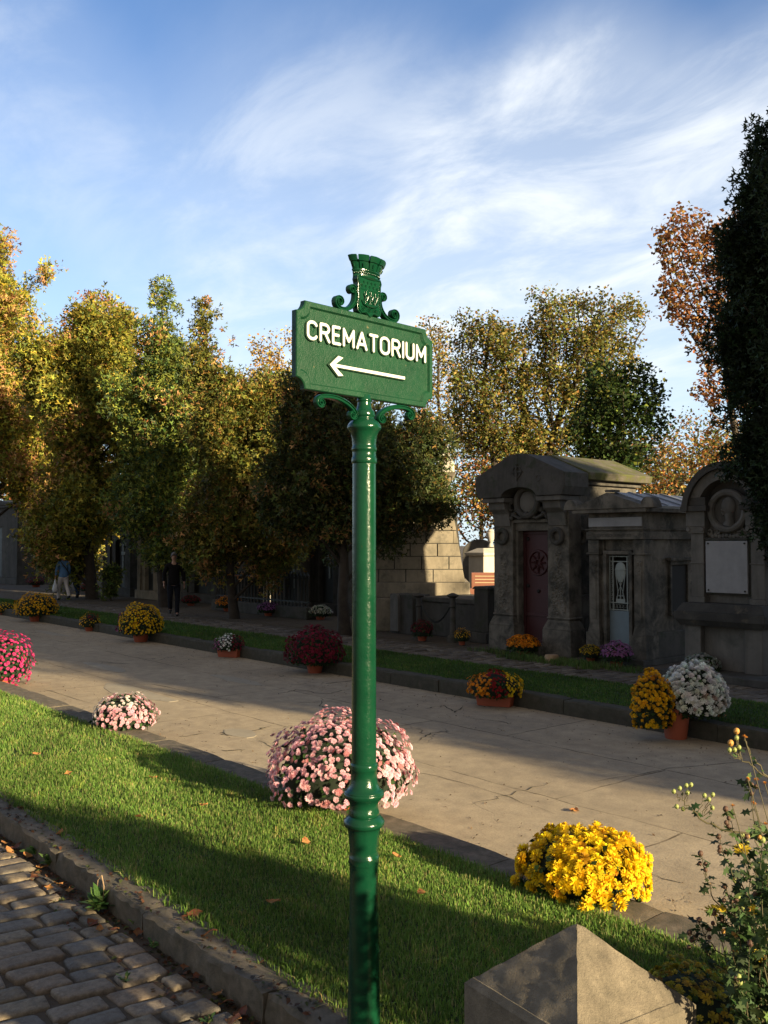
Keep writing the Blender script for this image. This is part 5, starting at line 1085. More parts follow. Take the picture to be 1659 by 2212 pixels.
def low_enclosure():
    """dark low wall and chained posts before the tower"""
    a = G(842, 1385, 0.17); b = G(1062, 1400, 0.17)
    y = 12.9; xa, _ = onY(842, 1300, y); xb, _ = onY(1018, 1300, y); xc, _ = onY(1062, 1300, y)
    z = lambda py: onY(940, py, y)[1]-0.17
    r1 = tomb('low_tomb', xa, y, 0, 'low dark stone grave wall with a rounded slab at its left end', 'grave')
    w1 = xb-xa; m = MB(); m.box(0, w1*0.30, 0, 0.5, 0, z(1288)); m.box(w1*0.30+.001, w1, 0.25, 1.6, 0, z(1292)-.1); m.box(w1*.3, w1, 0.2, 1.65, z(1292)-.0995, z(1292)); m.build('grave_wall', M['stone_dark'], r1, bevel=0.02)
    st = MB(); st.prism([(0.10, 0.05), (0.36, 0.05), (0.36, z(1300))]+[(0.23+0.13*math.cos(R(t)), z(1300)+0.13*math.sin(R(t))) for t in range(20, 180, 20)]+[(0.10, z(1300))], -0.08, -0.001, 'y'); st.build('rounded_slab', M['stone_grey'], r1, bevel=0.01)
    r2 = tomb('stone_grave_block', xb+0.05, y, 0, 'plain dark upright grave block against the big mausoleum', 'grave')
    m = MB(); w2 = xc-xb-0.1; m.box(0, w2, -0.1, 0.7, 0, 0.2); m.box(0.05, w2-0.02, -0.03, 0.65, 0.2005, z(1268)); m.frus(0.02, w2, -0.06, 0.68, z(1268)+.0005, z(1262), 0.03); m.build('block', M['stone_dark'], r2, bevel=0.015)
    yb = 12.55; prev = None
    posts = []
    for px in (905, 978):
        x_, _ = onY(px, 1340, yb); top = onY(px, 1281, yb)[1]-0.17; r = tomb('iron_bollard', x_, yb, 0, 'cast iron bollard with a flared cap, %s of the chained pair' % ('left' if px < 950 else 'right'), 'bollard', 'chained iron bollards before the low grave')
        MB().lathe([(0.12, 0.0), (0.12, 0.10), (0.07, 0.14), (0.06, 0.2), (0.055, top*0.7), (0.075, top*0.72), (0.06, top*0.76), (0.06, top*0.9), (0.12, top*0.94), (0.12, top*0.96), (0.03, top)], n=12).build('bollard_body', M['stone_dark'], r, smooth=True)
        posts.append((x_, top))
    ch = MB(); (xa_, ta), (xb_, tb) = posts; n = 26
    for i in range(n):
        t = (i+.5)/n; X = xa_+(xb_-xa_)*t; Z = 0.17+ta*0.86-0.42*math.sin(PI*t)*1.0; dz = -0.42*PI/n*math.cos(PI*t); L_ = (xb_-xa_)/n
        if i % 2: ch.tube([(X-L_*.7, yb-0.012, Z-dz*.7), (X+L_*.7, yb-0.012, Z+dz*.7)], 0.009, 5); ch.tube([(X-L_*.7, yb+0.012, Z-dz*.7), (X+L_*.7, yb+0.012, Z+dz*.7)], 0.009, 5)
        else: ch.tube([(X-L_*.7, yb, Z-dz*.7-.012), (X+L_*.7, yb, Z+dz*.7-.012)], 0.009, 5); ch.tube([(X-L_*.7, yb, Z-dz*.7+.012), (X+L_*.7, yb, Z+dz*.7+.012)], 0.009, 5)
    tag(ch.build('chain', M['iron']), 'rusty chain sagging between the two iron bollards', 'chain')
low_enclosure()

def far_lit_graves():
    D = 30
    def P(px, py, D=D): return atD(px, py, D)
    def add_box_tomb(px0, px1, pyt, name, label, mat, D, dp=1.2, cap=True, split=0.5, rz=0):
        a = P(px0, pyt, D); b = P(px1, pyt, D); w_ = (Vector((b.x-a.x, b.y-a.y))).length*1.25
        r = tomb(name, a.x, a.y, rz, label, 'grave'); h = a.z-0.17; m = MB(); m.box(0, w_, 0, dp, 0, h*0.86)
        if cap: m.frus(-0.08, w_+0.08, -0.08, dp+0.08, h*0.8605, h*0.92, -0.03); m.frus(-0.06, w_+0.06, -0.06, dp+.06, h*0.9205, h, 0.25)
        m.build('grave_block', mat, r, bevel=0.02); return r, w_, h
    r, w_, h = add_box_tomb(1012, 1048, 1184, 'pale_tomb', 'sunlit pale stone tomb with a pitched cap beyond the big mausoleum', M['stone_pale'], 30, 2.4)
    u = P(1060, 1180, 31); ur = tomb('stone_urn', u.x, u.y, 0, 'small pale stone urn standing on the sunlit tomb', 'urn'); ur.location.z = u.z-0.02
    MB().lathe([(0.10, 0), (0.09, 0.05), (0.05, 0.12), (0.10, 0.22), (0.15, 0.38), (0.15, 0.46), (0.10, 0.49), (0.12, 0.52), (0.08, 0.58), (0.01, 0.60)], n=14).build('urn_body', M['stone_pale'], ur, smooth=True)
    a = P(999, 1240, 33); rr = tomb('arched_headstone', a.x, a.y, R(30), 'blue-grey headstone with a round top beyond the stone block tomb', 'grave')
    z_ = P(1020, 1165, 33).z-0.17; MB().prism([(0.0, 0), (1.2, 0), (1.2, z_-0.5)]+[(0.6+0.6*math.cos(R(t)), z_-0.5+0.5*math.sin(R(t))) for t in range(15, 180, 15)]+[(0, z_-0.5)], 0, 0.3, 'y').build('headstone', M['stone_grey'], rr, bevel=0.02)
    a = P(1014, 1250, 26); rr = tomb('granite_grave', a.x, a.y, R(45), 'polished red granite grave with gilt lettering in the sun', 'grave'); z_ = P(1030, 1237, 26).z-0.17
    o = MB(); o.box(0, 1.9, 0, 0.35, 0, z_*0.6); o.box(0.05, 0.92, 0.02, 0.3, z_*0.6005, z_); o.box(0.95, 1.85, 0.02, 0.3, z_*0.6005, z_*0.96); o.build('granite_block', M['granite_red'], rr, bevel=0.02)
    MBt = plain('gilt', (0.6, 0.5, 0.3), 0.5, bumps=0); 
    for i in range(3):
        for x0 in (0.15, 1.05): MB().box(x0, x0+0.6, 0.012, 0.0195, z_*0.92-0.09*i-0.02, z_*0.92-0.09*i).build('gilt_line', MBt, rr)
    # obelisk and cross behind the left trees, distant roofs
    a = P(1086-50, 1150, 45)
far_lit_graves()

def simple_mausoleum(px0, px1, pyt, D, label, mat, rz=0.0, door=True, dp=2.2, pitch=0.45, name='mausoleum', group=None):
    y = D; a = Vector((onY(px0, 1176, y)[0], y, 0)); xb = onY(px1, 1176, y)[0]; w_ = xb-a.x; h = onY((px0+px1)/2, pyt, y)[1]-0.17
    r = tomb(name, a.x, y, rz, label, 'mausoleum', group); hb = h-pitch
    m = MB(); m.box(0, w_*0.30, 0, dp, 0.3, hb); m.box(w_*0.70, w_, 0, dp, 0.3, hb); m.box(w_*0.3+.001, w_*0.7-.001, 0.25, dp, 0.3, hb*0.75); m.box(w_*0.3+.001, w_*0.7-.001, 0.0, dp, hb*0.7505, hb); m.box(-0.1, w_+0.1, -0.1, dp+.1, 0, 0.2995)
    m.build('wall', mat, r, bevel=0.015)
    for x0 in (0.0, w_-0.25*1):
        q = MB(); q.box(x0, x0+0.25, -0.06, -0.001, 0.3, hb-0.2); q.box(x0-.03, x0+0.28, -0.09, -0.001, hb-0.1995, hb-0.05); q.build('pilaster', mat, r, bevel=0.01)
    g = MB(); g.box(-0.12, w_+0.12, -0.14, dp+0.12, hb+.0005, hb+0.12); g.prism([(-0.15, hb+0.1205), (w_+0.15, hb+0.1205), (w_/2, h)], -0.17, dp+.15, 'y'); g.build('roof', mat, r, bevel=0.01)
    if door:
        d = MB(); d.box(w_*0.3, w_*0.7, 0.15, 0.2, 0.3, hb*0.75); dd = d.build('door', M['iron'], r)
        cr = MB(); cr.box(w_*.5-.03, w_*.5+.03, 0.12, 0.149, hb*.35, hb*.7); cr.box(w_*.5-.14, w_*.5+.14, 0.12, 0.149, hb*.55, hb*.59); cr.build('cross', M['grille'], dd)
    return r
simple_mausoleum(140, 225, 1090, 15.0, 'grey mausoleum with pilasters behind the walking couple', M['stone_grey'])
simple_mausoleum(80, 122, 1020, 19.0, 'tall pale mausoleum glimpsed behind the left trees', M['stone_warm'])
simple_mausoleum(235, 285, 1100, 14.6, 'dark mausoleum among the trunks at the left', M['stone_dark'])
simple_mausoleum(300, 345, 1110, 14.4, 'narrow ochre mausoleum left of the person in black', M['stone_warm'])
simple_mausoleum(520, 582, 1150, 16.5, 'pale low mausoleum behind the iron fence', M['stone_pale'])
simple_mausoleum(-70, 40, 1080, 14.8, 'dark mausoleum at the left edge behind the trees', M['stone_dark'])
simple_mausoleum(600, 655, 1140, 14.6, 'grey mausoleum behind the fence with a copper green roof edge', M['stone_grey'])
simple_mausoleum(668, 742, 1070, 14.9, 'dark stone mausoleum left of the green post', M['stone_dark'])
simple_mausoleum(400, 470, 1120, 14.8, 'dark mausoleum right of the person in black', M['stone_dark'])
def obelisk():
    a = atD(508, 1176, 34); r = tomb('obelisk', a.x, a.y, R(20), 'tall grey stone obelisk rising among the evergreens', 'obelisk'); h = atD(508, 838, 34).z
    m = MB(); m.box(-0.5, 0.5, -0.5, 0.5, 0, 1.2); m.build('pedestal', M['stone_warm'], r, bevel=0.03); m = MB(); m.frus(-0.30, 0.30, -0.30, 0.30, 1.2005, h-0.4, 0.07); m.frus(-0.23, 0.23, -0.23, 0.23, h-0.3995, h, 0.21); m.build('shaft', M['stone_warm'], r, bevel=0.02)
obelisk()
def fence():
    y = 13.6; xa, _ = onY(470, 1250, y); xb, _ = onY(668, 1250, y); r = tomb('iron_fence', xa, y, 0, 'black spiked iron fence between the trunks at the back of the path', 'fence'); L_ = xb-xa
    h = onY(570, 1232, y)[1]-0.17; h0 = 0.35
    MB().box(-0.1, L_+0.1, -0.15, 0.15, 0, h0-0.05).build('base_wall', M['stone_dark'], r, bevel=0.02)
    k = MB(); k.box(0, L_, -0.02, 0.02, h0+0.05, h0+0.09); k.box(0, L_, -0.02, 0.02, h-0.18, h-0.14); k.build('rail', M['iron'], r)
    n = int(L_/0.16)
    for i in range(min(n, 100)):
        x_ = L_*(i+.5)/n; MB().lathe([(0.028, h0-0.05), (0.028, h-0.14), (0.045, h-0.12), (0.05, h-0.08), (0.004, h)], (x_, 0, 0), 8).build('bar', M['iron'], r, smooth=True)
fence()
def stump():
    p = G(1192, 1430, 0.17); r = tag(MB().lathe([(0.15, 0), (0.125, 0.03), (0.115, 0.10), (0.105, 0.125), (0.01, 0.13)], n=14).build('tree_stump', M['wood_pale'], None, smooth=True, loc=(p.x, p.y, 0.16)), 'short cut log end in the grass before the mausoleum with the red door', 'stump')
M['wood_pale'] = stone('wood_pale', (0.38, 0.24, 0.13), (0.5, 0.36, 0.22), 9, .5)
stump()
# ------------------------------------------------------------------ trees
def colonize(rng, start, attr, step, infl, kill, lead=None, iters=220, maxn=5000):
    """space colonisation: nodes grow towards points of the crown -> (nodes, parent)"""
    nodes = [np.array(p, float) for p in start]; par = [-1]+list(range(len(start)-1))
    A = attr.copy(); N0 = np.array(nodes); d = np.linalg.norm(A[:, None]-N0[None], axis=2); near = d.argmin(1); nd = d.min(1)
    if lead is not None: pass
    for it in range(iters):
        if len(A) == 0 or len(nodes) > maxn: break
        act = nd < infl
        if not act.any():
            # climb towards the crown from the last start node
            j = int(near[nd.argmin()]); dirv = A[nd.argmin()]-nodes[j]; new = [(j, dirv/np.linalg.norm(dirv))]
        else:
            v = A[act]-np.array(nodes)[near[act]]; v /= np.linalg.norm(v, axis=1)[:, None]+1e-9
            idx = near[act]; u, inv = np.unique(idx, return_inverse=True); sm = np.zeros((len(u), 3)); np.add.at(sm, inv, v)
            sm += rng.normal(0, 0.22, sm.shape)+np.array([0, 0, 0.06]); sm /= np.linalg.norm(sm, axis=1)[:, None]+1e-9
            new = list(zip(u.tolist(), sm))
        k0 = len(nodes)
        for j, dv in new: nodes.append(nodes[j]+dv*step); par.append(j)
        NN = np.array(nodes[k0:]); d = np.linalg.norm(A[:, None]-NN[None], axis=2); m = d.min(1); am = d.argmin(1)+k0
        s = m < nd; nd[s] = m[s]; near[s] = am[s]
        kk = nd > kill; A, near, nd = A[kk], near[kk], nd[kk]
    return np.array(nodes), np.array(par)
def skeleton_mesh(name, P, par, tip, mat, parent, power=2.3, nmin=4, rmax=None, prune=0.0):
    n = len(P); r = np.zeros(n); cnt = np.zeros(n, int); 
    for i in range(n-1, 0, -1):
        if r[i] == 0: r[i] = tip**power
        r[par[i]] += r[i]
    r = np.power(np.maximum(r, tip**power), 1/power)
    if rmax: r = np.minimum(r, rmax)*1.0
    ch = [[] for _ in range(n)]
    for i in range(1, n): ch[par[i]].append(i)
    mb = MB(); stack = [(0, None)]
    while stack:
        i, p = stack.pop(); chain = [i] if p is None else [p, i]
        while ch[i]:
            c = sorted(ch[i], key=lambda q: -r[q]); 
            for q in c[1:]: stack.append((q, i))
            i = c[0]; chain.append(i)
        if len(chain) > 1:
            rr = [r[q] for q in chain]
            if p is not None: rr[0] = min(rr[0], rr[1]*1.1)
            if max(rr) < prune: continue
            mb.tube([P[q] for q in chain], rr, 7 if max(rr) > 0.08 else (5 if max(rr) > 0.03 else 3), cap=False)
    return mb.build(name, mat, parent, smooth=True, ang=80), r, ch
def sample_blobs(rng, blobs, n, shell=0.55):
    """blobs: (cx,cy,cz,rx,ry,rz,weight)"""
    w_ = np.array([b[6]*b[3]*b[4]*b[5] for b in blobs])**0.62; w_ /= w_.sum(); k = rng.choice(len(blobs), n, p=w_); B = np.array(blobs)[k]
    d = rng.normal(size=(n, 3)); d /= np.linalg.norm(d, axis=1)[:, None]; r = np.power(rng.random(n), shell)[:, None]
    return B[:, :3]+d*r*B[:, 3:6], d, k
BROAD = (np.array([(0, 0, 0), (0.35, 0.42, 0.10), (1.0, 0.05, 0.0), (0.38, -0.40, 0.12)], float), np.array([(0, 1, 2, 3)]))
SPRAY = (np.array([(0, -0.06, 0), (0, 0.06, 0), (0.62, 0.16, 0.06), (0.60, -0.14, 0.05),
                   (0.25, 0.05, 0.02), (0.62, 0.42, 0.0), (0.95, 0.34, -0.05), (0.62, 0.12, 0.05),
                   (0.25, -0.05, 0.02), (0.62, -0.12, 0.05), (0.92, -0.36, -0.06), (0.60, -0.42, 0.0)], float), np.array([(0, 3, 2, 1), (4, 7, 6, 5), (8, 11, 10, 9)]))
def pal_pick(rng, pal, n, var=0.25, hv=0.08):
    w_ = np.array([p[3] if len(p) > 3 else 1 for p in pal], float); w_ /= w_.sum(); c = np.array([p[:3] for p in pal])[rng.choice(len(pal), n, p=w_)]
    return np.clip(c*(1+rng.normal(0, var, (n, 1)))*(1+rng.normal(0, hv, (n, 3))), 0.003, 0.9)
def pxblob(px, py, rpx, rpy, D, dz=1.0, w_=1.0, dd=0.0):
    """ellipsoid of the crown at its real place: centre seen at (px,py) at depth D(+dd), real radii"""
    p = atD(px, py, D+dd); k = (D+dd)/FPX; return (p.x, p.y, p.z, rpx*k, rpx*k*dz, rpy*k, w_)
def broadleaf(name, px, D, blobs, label, cat, seed, pal, nattr=900, step=0.35, leafn=14, leafs=0.10, spread=0.28, tip=0.012, trunk_h=None, lean=0, bark='bark', group=None, leaf_r=0.05, infl=2.2, rmax=None, bare=0.0, prune=0.0, base=None):
    rng = np.random.default_rng(seed); p = atD(px, 1176, D); base = Vector((p.x, p.y, 0.17)) if base is None else base
    root = empty(name, base, 0, label, cat, group)
    A, _, _ = sample_blobs(rng, blobs, nattr, 0.45)
    # clumps
    cl = A[rng.integers(0, nattr, nattr)]; A = A+0.12*(cl-A); A -= np.array(base)[None]
    zmin = A[:, 2].min(); th = trunk_h if trunk_h else max(0.8, zmin*0.8); n0 = max(3, int(th/step)); cxy = A.mean(0)[:2]
    st = [(cxy[0]*lean*(i/n0)**1.5+0.05*math.sin(i*0.9+seed), cxy[1]*lean*(i/n0)**1.5+0.05*math.cos(i*0.7), th*i/n0-0.1) for i in range(n0+1)]
    P, par = colonize(rng, st, A, step, infl, step*1.3)
    o, r, ch = skeleton_mesh('trunk_and_branches', P, par, tip, M[bark], root, rmax=rmax, prune=prune)
    tipn = np.where(r < leaf_r)[0]; tipn = tipn[rng.random(len(tipn)) > bare]; q_ = P[tipn]; nz = np.sin(q_[:, 0]*2.1+1.3*np.sin(q_[:, 2]*1.7))*np.sin(q_[:, 1]*2.3+q_[:, 2]*.9)+.5*np.sin(q_[:, 2]*3.7+q_[:, 0]); tipn = tipn[(nz > -.55) | (rng.random(len(tipn)) > .8)]
    n = len(tipn)*leafn; c = P[np.repeat(tipn, leafn)]; pos = c+np.clip(rng.normal(0, spread, (n, 3)), -1.5*spread, 1.5*spread); 
    Nn = rng.normal(0, 1, (n, 3)); Nn[:, 2] = np.abs(Nn[:, 2])+0.3; Rm = frame_from_normal(rng, Nn); tone = rng.normal(1, 0.16, len(tipn)).repeat(leafn)[:, None]
    col = pal_pick(rng, pal, n)*tone; v, f, cc = inst(BROAD[0], BROAD[1], pos, Rm, leafs*rng.uniform(.6, 1.3, n), col)
    np_mesh('crown', v, f, np.clip(cc, .003, .9), M['leaf'], root); return root
def conifer(name, px, D, blobs, label, cat, seed, pal, n=26000, size=0.20, lumps=260, lr=0.42, base=None, group=None, trunk_r=0.13, limbs=16, cones=None, shell=0.42, top=None, bark='bark_dark', droop=0.25, inner=True, gain=(1, 1, 1)):
    """evergreen: trunk, limbs, and sprays gathered in lumps through the crown"""
    rng = np.random.default_rng(seed); p = atD(px, 1176, D); base = Vector((p.x, p.y, 0.17)) if base is None else Vector(base)
    root = empty(name, base, 0, label, cat, group); Bs = np.array(base)[None]
    L, ld, lk = sample_blobs(rng, blobs, lumps, shell); L = L-Bs; L += rng.normal(0, lr*.45, L.shape); lrad = lr*np.exp(rng.normal(-.25, .38, lumps)); Bk = np.array(blobs)[lk]; lrad = np.minimum(lrad, np.maximum(0.12, np.minimum(Bk[:, 3], Bk[:, 5])*0.75))
    allz = [b[2]+b[5] for b in blobs]; zt = ((max(allz) if top is None else top)-base.z)*0.97; axis = lambda z: None
    # trunk + limbs to lumps
    hi = blobs[int(np.argmax(allz))]; tx, ty = hi[0]-base.x, hi[1]-base.y
    mb = MB(); n0 = 12; tr = [(tx*(i/n0)**2+0.08*math.sin(i*1.1+seed), ty*(i/n0)**2+0.06*math.cos(i*1.3), -0.1+zt*0.97*i/n0) for i in range(n0+1)]
    mb.tube(tr, [trunk_r*(1-0.93*i/n0)*(1.25 if i == 0 else 1)+0.008 for i in range(n0+1)], 8); sel = rng.choice(lumps, min(limbs, lumps), replace=False)
    for j in sel:
        e = L[j]; z0 = max(0.4, e[2]-np.linalg.norm(e[:2])*0.6-0.4); f = min(1, z0/zt); s0 = np.array([tx*f**2, ty*f**2, z0]); mid = (s0+e)/2+np.array([0, 0, 0.10]); rr = trunk_r*(1-f)*0.35+0.012
        mb.tube([s0, mid, e], [rr, rr*.6, rr*.2], 5, cap=False)
    mb.build('trunk', M[bark], root, smooth=True, ang=80)
    pk = lrad**2*rng.uniform(.25, 1.6, lumps); k = rng.choice(lumps, n, p=pk/pk.sum()); d = rng.normal(size=(n, 3)); d /= np.linalg.norm(d, axis=1)[:, None]; rad = np.power(rng.random(n), 0.40)[:, None]
    ell = rng.uniform(.6, 1.7, lumps)[k]; pos = L[k]+d*rad*lrad[k][:, None]*np.stack([1/ell**.5, 1/ell**.5, ell], -1)*rng.uniform(.75, 1.3, (n, 1)); X = d*0.8+rng.normal(0, .5, (n, 3)); X[:, 2] += 0.35-droop*1.6*rng.random(n)
    X /= np.linalg.norm(X, axis=1)[:, None]; Z = rng.normal(size=(n, 3)); Z -= X*np.sum(X*Z, 1)[:, None]; Z /= np.linalg.norm(Z, axis=1)[:, None]; Rm = np.stack([X, np.cross(Z, X), Z], -1)
    tone = rng.normal(1, 0.18, lumps)[k][:, None]; col = pal_pick(rng, pal, n, .2)*tone*np.array(gain)
    if cones: 
        cone_l = rng.random(lumps) < cones[1]; hit = cone_l[k] & (rng.random(n) < cones[2]); col[hit] = pal_pick(rng, cones[0], int(hit.sum()), .2)
    v, f, cc = inst(SPRAY[0], SPRAY[1], pos, Rm, size*rng.uniform(.55, 1.25, n), col); np_mesh('crown', v, f, np.clip(cc, .003, .9), M['needle'], root)
    return root
OLIVE = [(0.20, 0.21, 0.035, 3), (0.28, 0.26, 0.04, 2), (0.13, 0.16, 0.03, 2), (0.38, 0.30, 0.05, 1), (0.07, 0.10, 0.025, 1)]
BROWNC = [(0.44, 0.24, 0.09), (0.34, 0.17, 0.07), (0.52, 0.33, 0.13)]
DKG = [(0.018, 0.035, 0.014), (0.026, 0.048, 0.018), (0.012, 0.022, 0.010)]
GRN = [(0.06, 0.085, 0.022, 3), (0.10, 0.13, 0.03, 2), (0.05, 0.075, 0.02, 2), (0.20, 0.13, 0.04, 1), (0.15, 0.14, 0.03, 1)]
YGR = [(0.27, 0.23, 0.06, 3), (0.16, 0.17, 0.04, 4), (0.36, 0.26, 0.07, 2), (0.10, 0.13, 0.03, 3), (0.30, 0.16, 0.05, 1)]
AUT = [(0.42, 0.18, 0.06, 3), (0.48, 0.25, 0.08, 2), (0.34, 0.12, 0.04, 2), (0.40, 0.30, 0.08, 1)]
GOLDL = [(0.52, 0.34, 0.09, 3), (0.46, 0.26, 0.07, 2), (0.38, 0.29, 0.08, 2)]
B = pxblob
SK = lambda px, r, D: B(px, 1165, r, 75, D, .8, 1.6)
GE = 'evergreens between the path and the tombs'; GA = 'autumn trees beyond the tombs'
D = 40
conifer('thuja_tree', -30, D, [B(-40, 830, 130, 240, D, .8), B(60, 960, 120, 120, D, .8), B(-22, 650, 42, 100, D), B(5, 545, 22, 60, D), B(95, 615, 38, 22, D, .6), B(50, 650, 35, 25, D, .6), B(130, 880, 60, 120, D, .8), B(90, 1060, 70, 40, D, .8)],
        'tall sunlit thuja full of tan cones at the left edge', 'tree', 101, OLIVE, n=95000, size=0.19, lumps=620, lr=0.58, group=GE, trunk_r=.22, cones=(BROWNC, .45, .6), gain=(1.35, 1.25, 1.1))
D = 32
conifer('thuja_tree', 195, D, [B(180, 900, 110, 190, D, .8), B(230, 740, 65, 90, D, .8), B(190, 700, 32, 40, D), B(120, 800, 60, 80, D), B(300, 900, 70, 110, D, .8), B(200, 1080, 120, 60, D, .7), SK(130, 60, D)],
        'broad yellow-green thuja behind the walking couple', 'tree', 102, OLIVE, n=90000, size=0.165, lumps=600, lr=0.48, group=GE, trunk_r=.20, cones=(BROWNC, .18, .5), gain=(1.1, 1.05, 1.0))
D = 28
conifer('thuja_tree', 352, D, [B(352, 690, 12, 75, D, 1, 7), B(355, 760, 38, 55, D, 1, 2), B(350, 900, 95, 150, D, .8), B(420, 960, 70, 120, D, .8), B(330, 1090, 90, 80, D, .8), SK(380, 60, D), B(353, 640, 5, 25, D, 1, 40)],
        'thuja with a thin pointed leader left of the signpost', 'tree', 103, OLIVE+[(0.06, 0.09, 0.03, 3)], n=75000, size=0.14, lumps=480, lr=0.42, group=GE, trunk_r=.16, cones=(BROWNC, .12, .5), gain=(.85, 1.0, 1.1))
D = 23.6
conifer('thuja_tree', 505, D, [B(470, 900, 75, 110, D, .8), B(545, 960, 95, 130, D, .8), B(440, 800, 28, 60, D), B(433, 695, 6, 50, D, 1, 14), B(452, 700, 8, 30, D, 1, 6), B(462, 730, 12, 45, D), B(590, 880, 40, 55, D), B(500, 1090, 110, 75, D, .8), B(610, 1040, 60, 90, D, .8), SK(450, 60, D), SK(600, 70, D)],
        'ragged thuja with a bare twiggy top and a thin trunk beside the orange flowers', 'tree', 104, GRN+[(0.16, 0.17, 0.04, 3)], n=80000, size=0.12, lumps=480, lr=0.34, group=GE, trunk_r=.12, cones=(BROWNC, .2, .4), gain=(1.35, 1.15, .9))
D = 19.3
conifer('thuja_tree', 745, D, [B(700, 940, 110, 110, D, .8), B(780, 1010, 130, 110, D, .8), B(900, 1060, 75, 62, D, .7), B(900, 960, 60, 70, D, .7), B(650, 1060, 90, 90, D, .8), B(680, 850, 55, 50, D), B(830, 1130, 60, 38, D, .6), B(940, 1090, 40, 34, D, .7), B(740, 1130, 50, 34, D, .7), B(640, 1110, 50, 40, D, .7)],
        'dark thuja spreading low behind the green post and over the stone tower', 'tree', 105, [(0.03, 0.045, 0.016, 3)]+GRN+[(0.07, 0.075, 0.025, 4)], n=95000, size=0.10, lumps=480, lr=0.30, group=GE, trunk_r=.13, limbs=26, cones=(BROWNC, .2, .3))
D = 30
conifer('thuja_tree', 600, D, [B(600, 900, 70, 80, D), B(700, 880, 70, 70, D), B(560, 960, 80, 100, D), B(640, 1000, 120, 110, D)],
        'dense evergreen filling the gap just left of the sign', 'tree', 106, GRN+OLIVE, n=60000, size=0.15, lumps=340, lr=0.42, group=GE, trunk_r=.15, cones=(BROWNC, .15, .4))
# small round-leaved houseplant-like bush near the couple
# trees with branches showing
D = 52
broadleaf('autumn_tree', 215, D, [B(212, 702, 92, 84, D), B(130, 760, 60, 60, D), B(290, 740, 50, 60, D), B(210, 850, 90, 60, D)], 'round copper-orange tree rising behind the left evergreens', 'tree', 111, AUT, nattr=1600, step=.45, leafn=36, leafs=.16, spread=.27, tip=.022, group=GA, infl=3.5)
D = 46
broadleaf('autumn_tree', 590, D, [B(580, 760, 42, 50, D), B(600, 820, 60, 50, D), B(560, 860, 60, 50, D), B(640, 740, 26, 40, D), B(640, 860, 60, 60, D)], 'golden leaved tree just left of the sign plate', 'tree', 112, GOLDL, nattr=1300, step=.4, leafn=38, leafs=.14, spread=.24, tip=.02, group=GA, infl=3)
D = 40
broadleaf('autumn_tree', 950, D, [B(930, 730, 52, 58, D), B(960, 800, 56, 60, D), B(930, 880, 70, 60, D), B(980, 940, 50, 50, D)], 'thin golden tree just right of the sign plate', 'tree', 113, GOLDL+YGR, nattr=1300, step=.38, leafn=34, leafs=.12, spread=.22, tip=.018, group=GA, infl=3)
D = 31
broadleaf('autumn_tree', 1078, D, [B(1060, 720, 70, 55, D), B(1010, 800, 60, 70, D), B(1100, 770, 80, 85, D), B(1000, 700, 30, 40, D), B(1060, 880, 95, 70, D), B(1000, 930, 60, 60, D), B(1090, 950, 90, 60, D), B(1010, 860, 60, 60, D)], 'open yellow-green tree left of the gable of the big mausoleum', 'tree', 114, YGR, nattr=2400, step=.28, leafn=50, leafs=.105, spread=.18, tip=.016, group=GA, infl=2.5, trunk_h=3.2, bark='bark_dark')
broadleaf('autumn_tree', 1150, D, [B(1200, 680, 80, 60, D), B(1300, 700, 90, 75, D), B(1160, 620, 26, 22, D), B(1370, 700, 46, 70, D), B(1240, 790, 110, 80, D), B(1150, 850, 70, 70, D), B(1340, 790, 60, 60, D), B(1210, 900, 90, 70, D), B(1170, 960, 90, 50, D), B(1290, 880, 80, 60, D)], 'wide yellow-green tree crown above the roof of the big mausoleum', 'tree', 115, YGR, nattr=3000, step=.28, leafn=50, leafs=.105, spread=.18, tip=.016, group=GA, infl=2.5, trunk_h=3.2, lean=.3, bark='bark_dark')
D = 23.5
broadleaf('maple_tree', 1345, D, [B(1330, 900, 95, 95, D, .8), B(1400, 900, 60, 70, D, .8), B(1300, 820, 55, 50, D), B(1390, 820, 42, 46, D), B(1270, 950, 60, 60, D), B(1340, 980, 90, 50, D)], 'dense dark green maple behind the roof of the big mausoleum', 'tree', 116, [(0.035, 0.062, 0.016, 4), (0.05, 0.08, 0.018, 3), (0.16, 0.18, 0.03, 1), (0.03, 0.055, 0.015, 3)], nattr=1900, step=.22, leafn=50, leafs=.10, spread=.16, tip=.012, infl=1.8, bark='bark_dark')
D = 22
broadleaf('autumn_tree', 1640, D, [B(1468, 505, 62, 62, D), B(1448, 640, 44, 66, D), B(1510, 720, 40, 50, D), B(1560, 560, 70, 120, D), B(1540, 880, 40, 60, D), B(1550, 760, 50, 60, D), B(1620, 620, 60, 200, D), B(1580, 470, 60, 30, D), B(1600, 700, 50, 90, D), B(1590, 840, 50, 70, D), B(1520, 640, 50, 60, D)], 'rust-orange tree leaning out from behind the dark conifer at right', 'tree', 117, [(0.30, 0.13, 0.05, 3), (0.38, 0.20, 0.07, 2), (0.22, 0.085, 0.035, 2), (0.22, 0.17, 0.05, 1)], nattr=3800, step=.25, leafn=34, leafs=.105, spread=.13, tip=.014, infl=2.2, group=GA, trunk_h=3.5, lean=.2)
D = 38
broadleaf('autumn_tree', 1450, D, [B(1450, 1000, 90, 75, D), B(1400, 1060, 70, 50, D), B(1520, 980, 60, 80, D), B(1480, 920, 40, 40, D), B(1560, 1040, 60, 60, D), B(1590, 960, 60, 70, D)], 'orange and olive tree between the maple and the dark conifer', 'tree', 118, AUT+YGR, nattr=1100, step=.34, leafn=30, leafs=.12, spread=.30, tip=.016, group=GA, infl=3, trunk_h=1.5)
D = 44
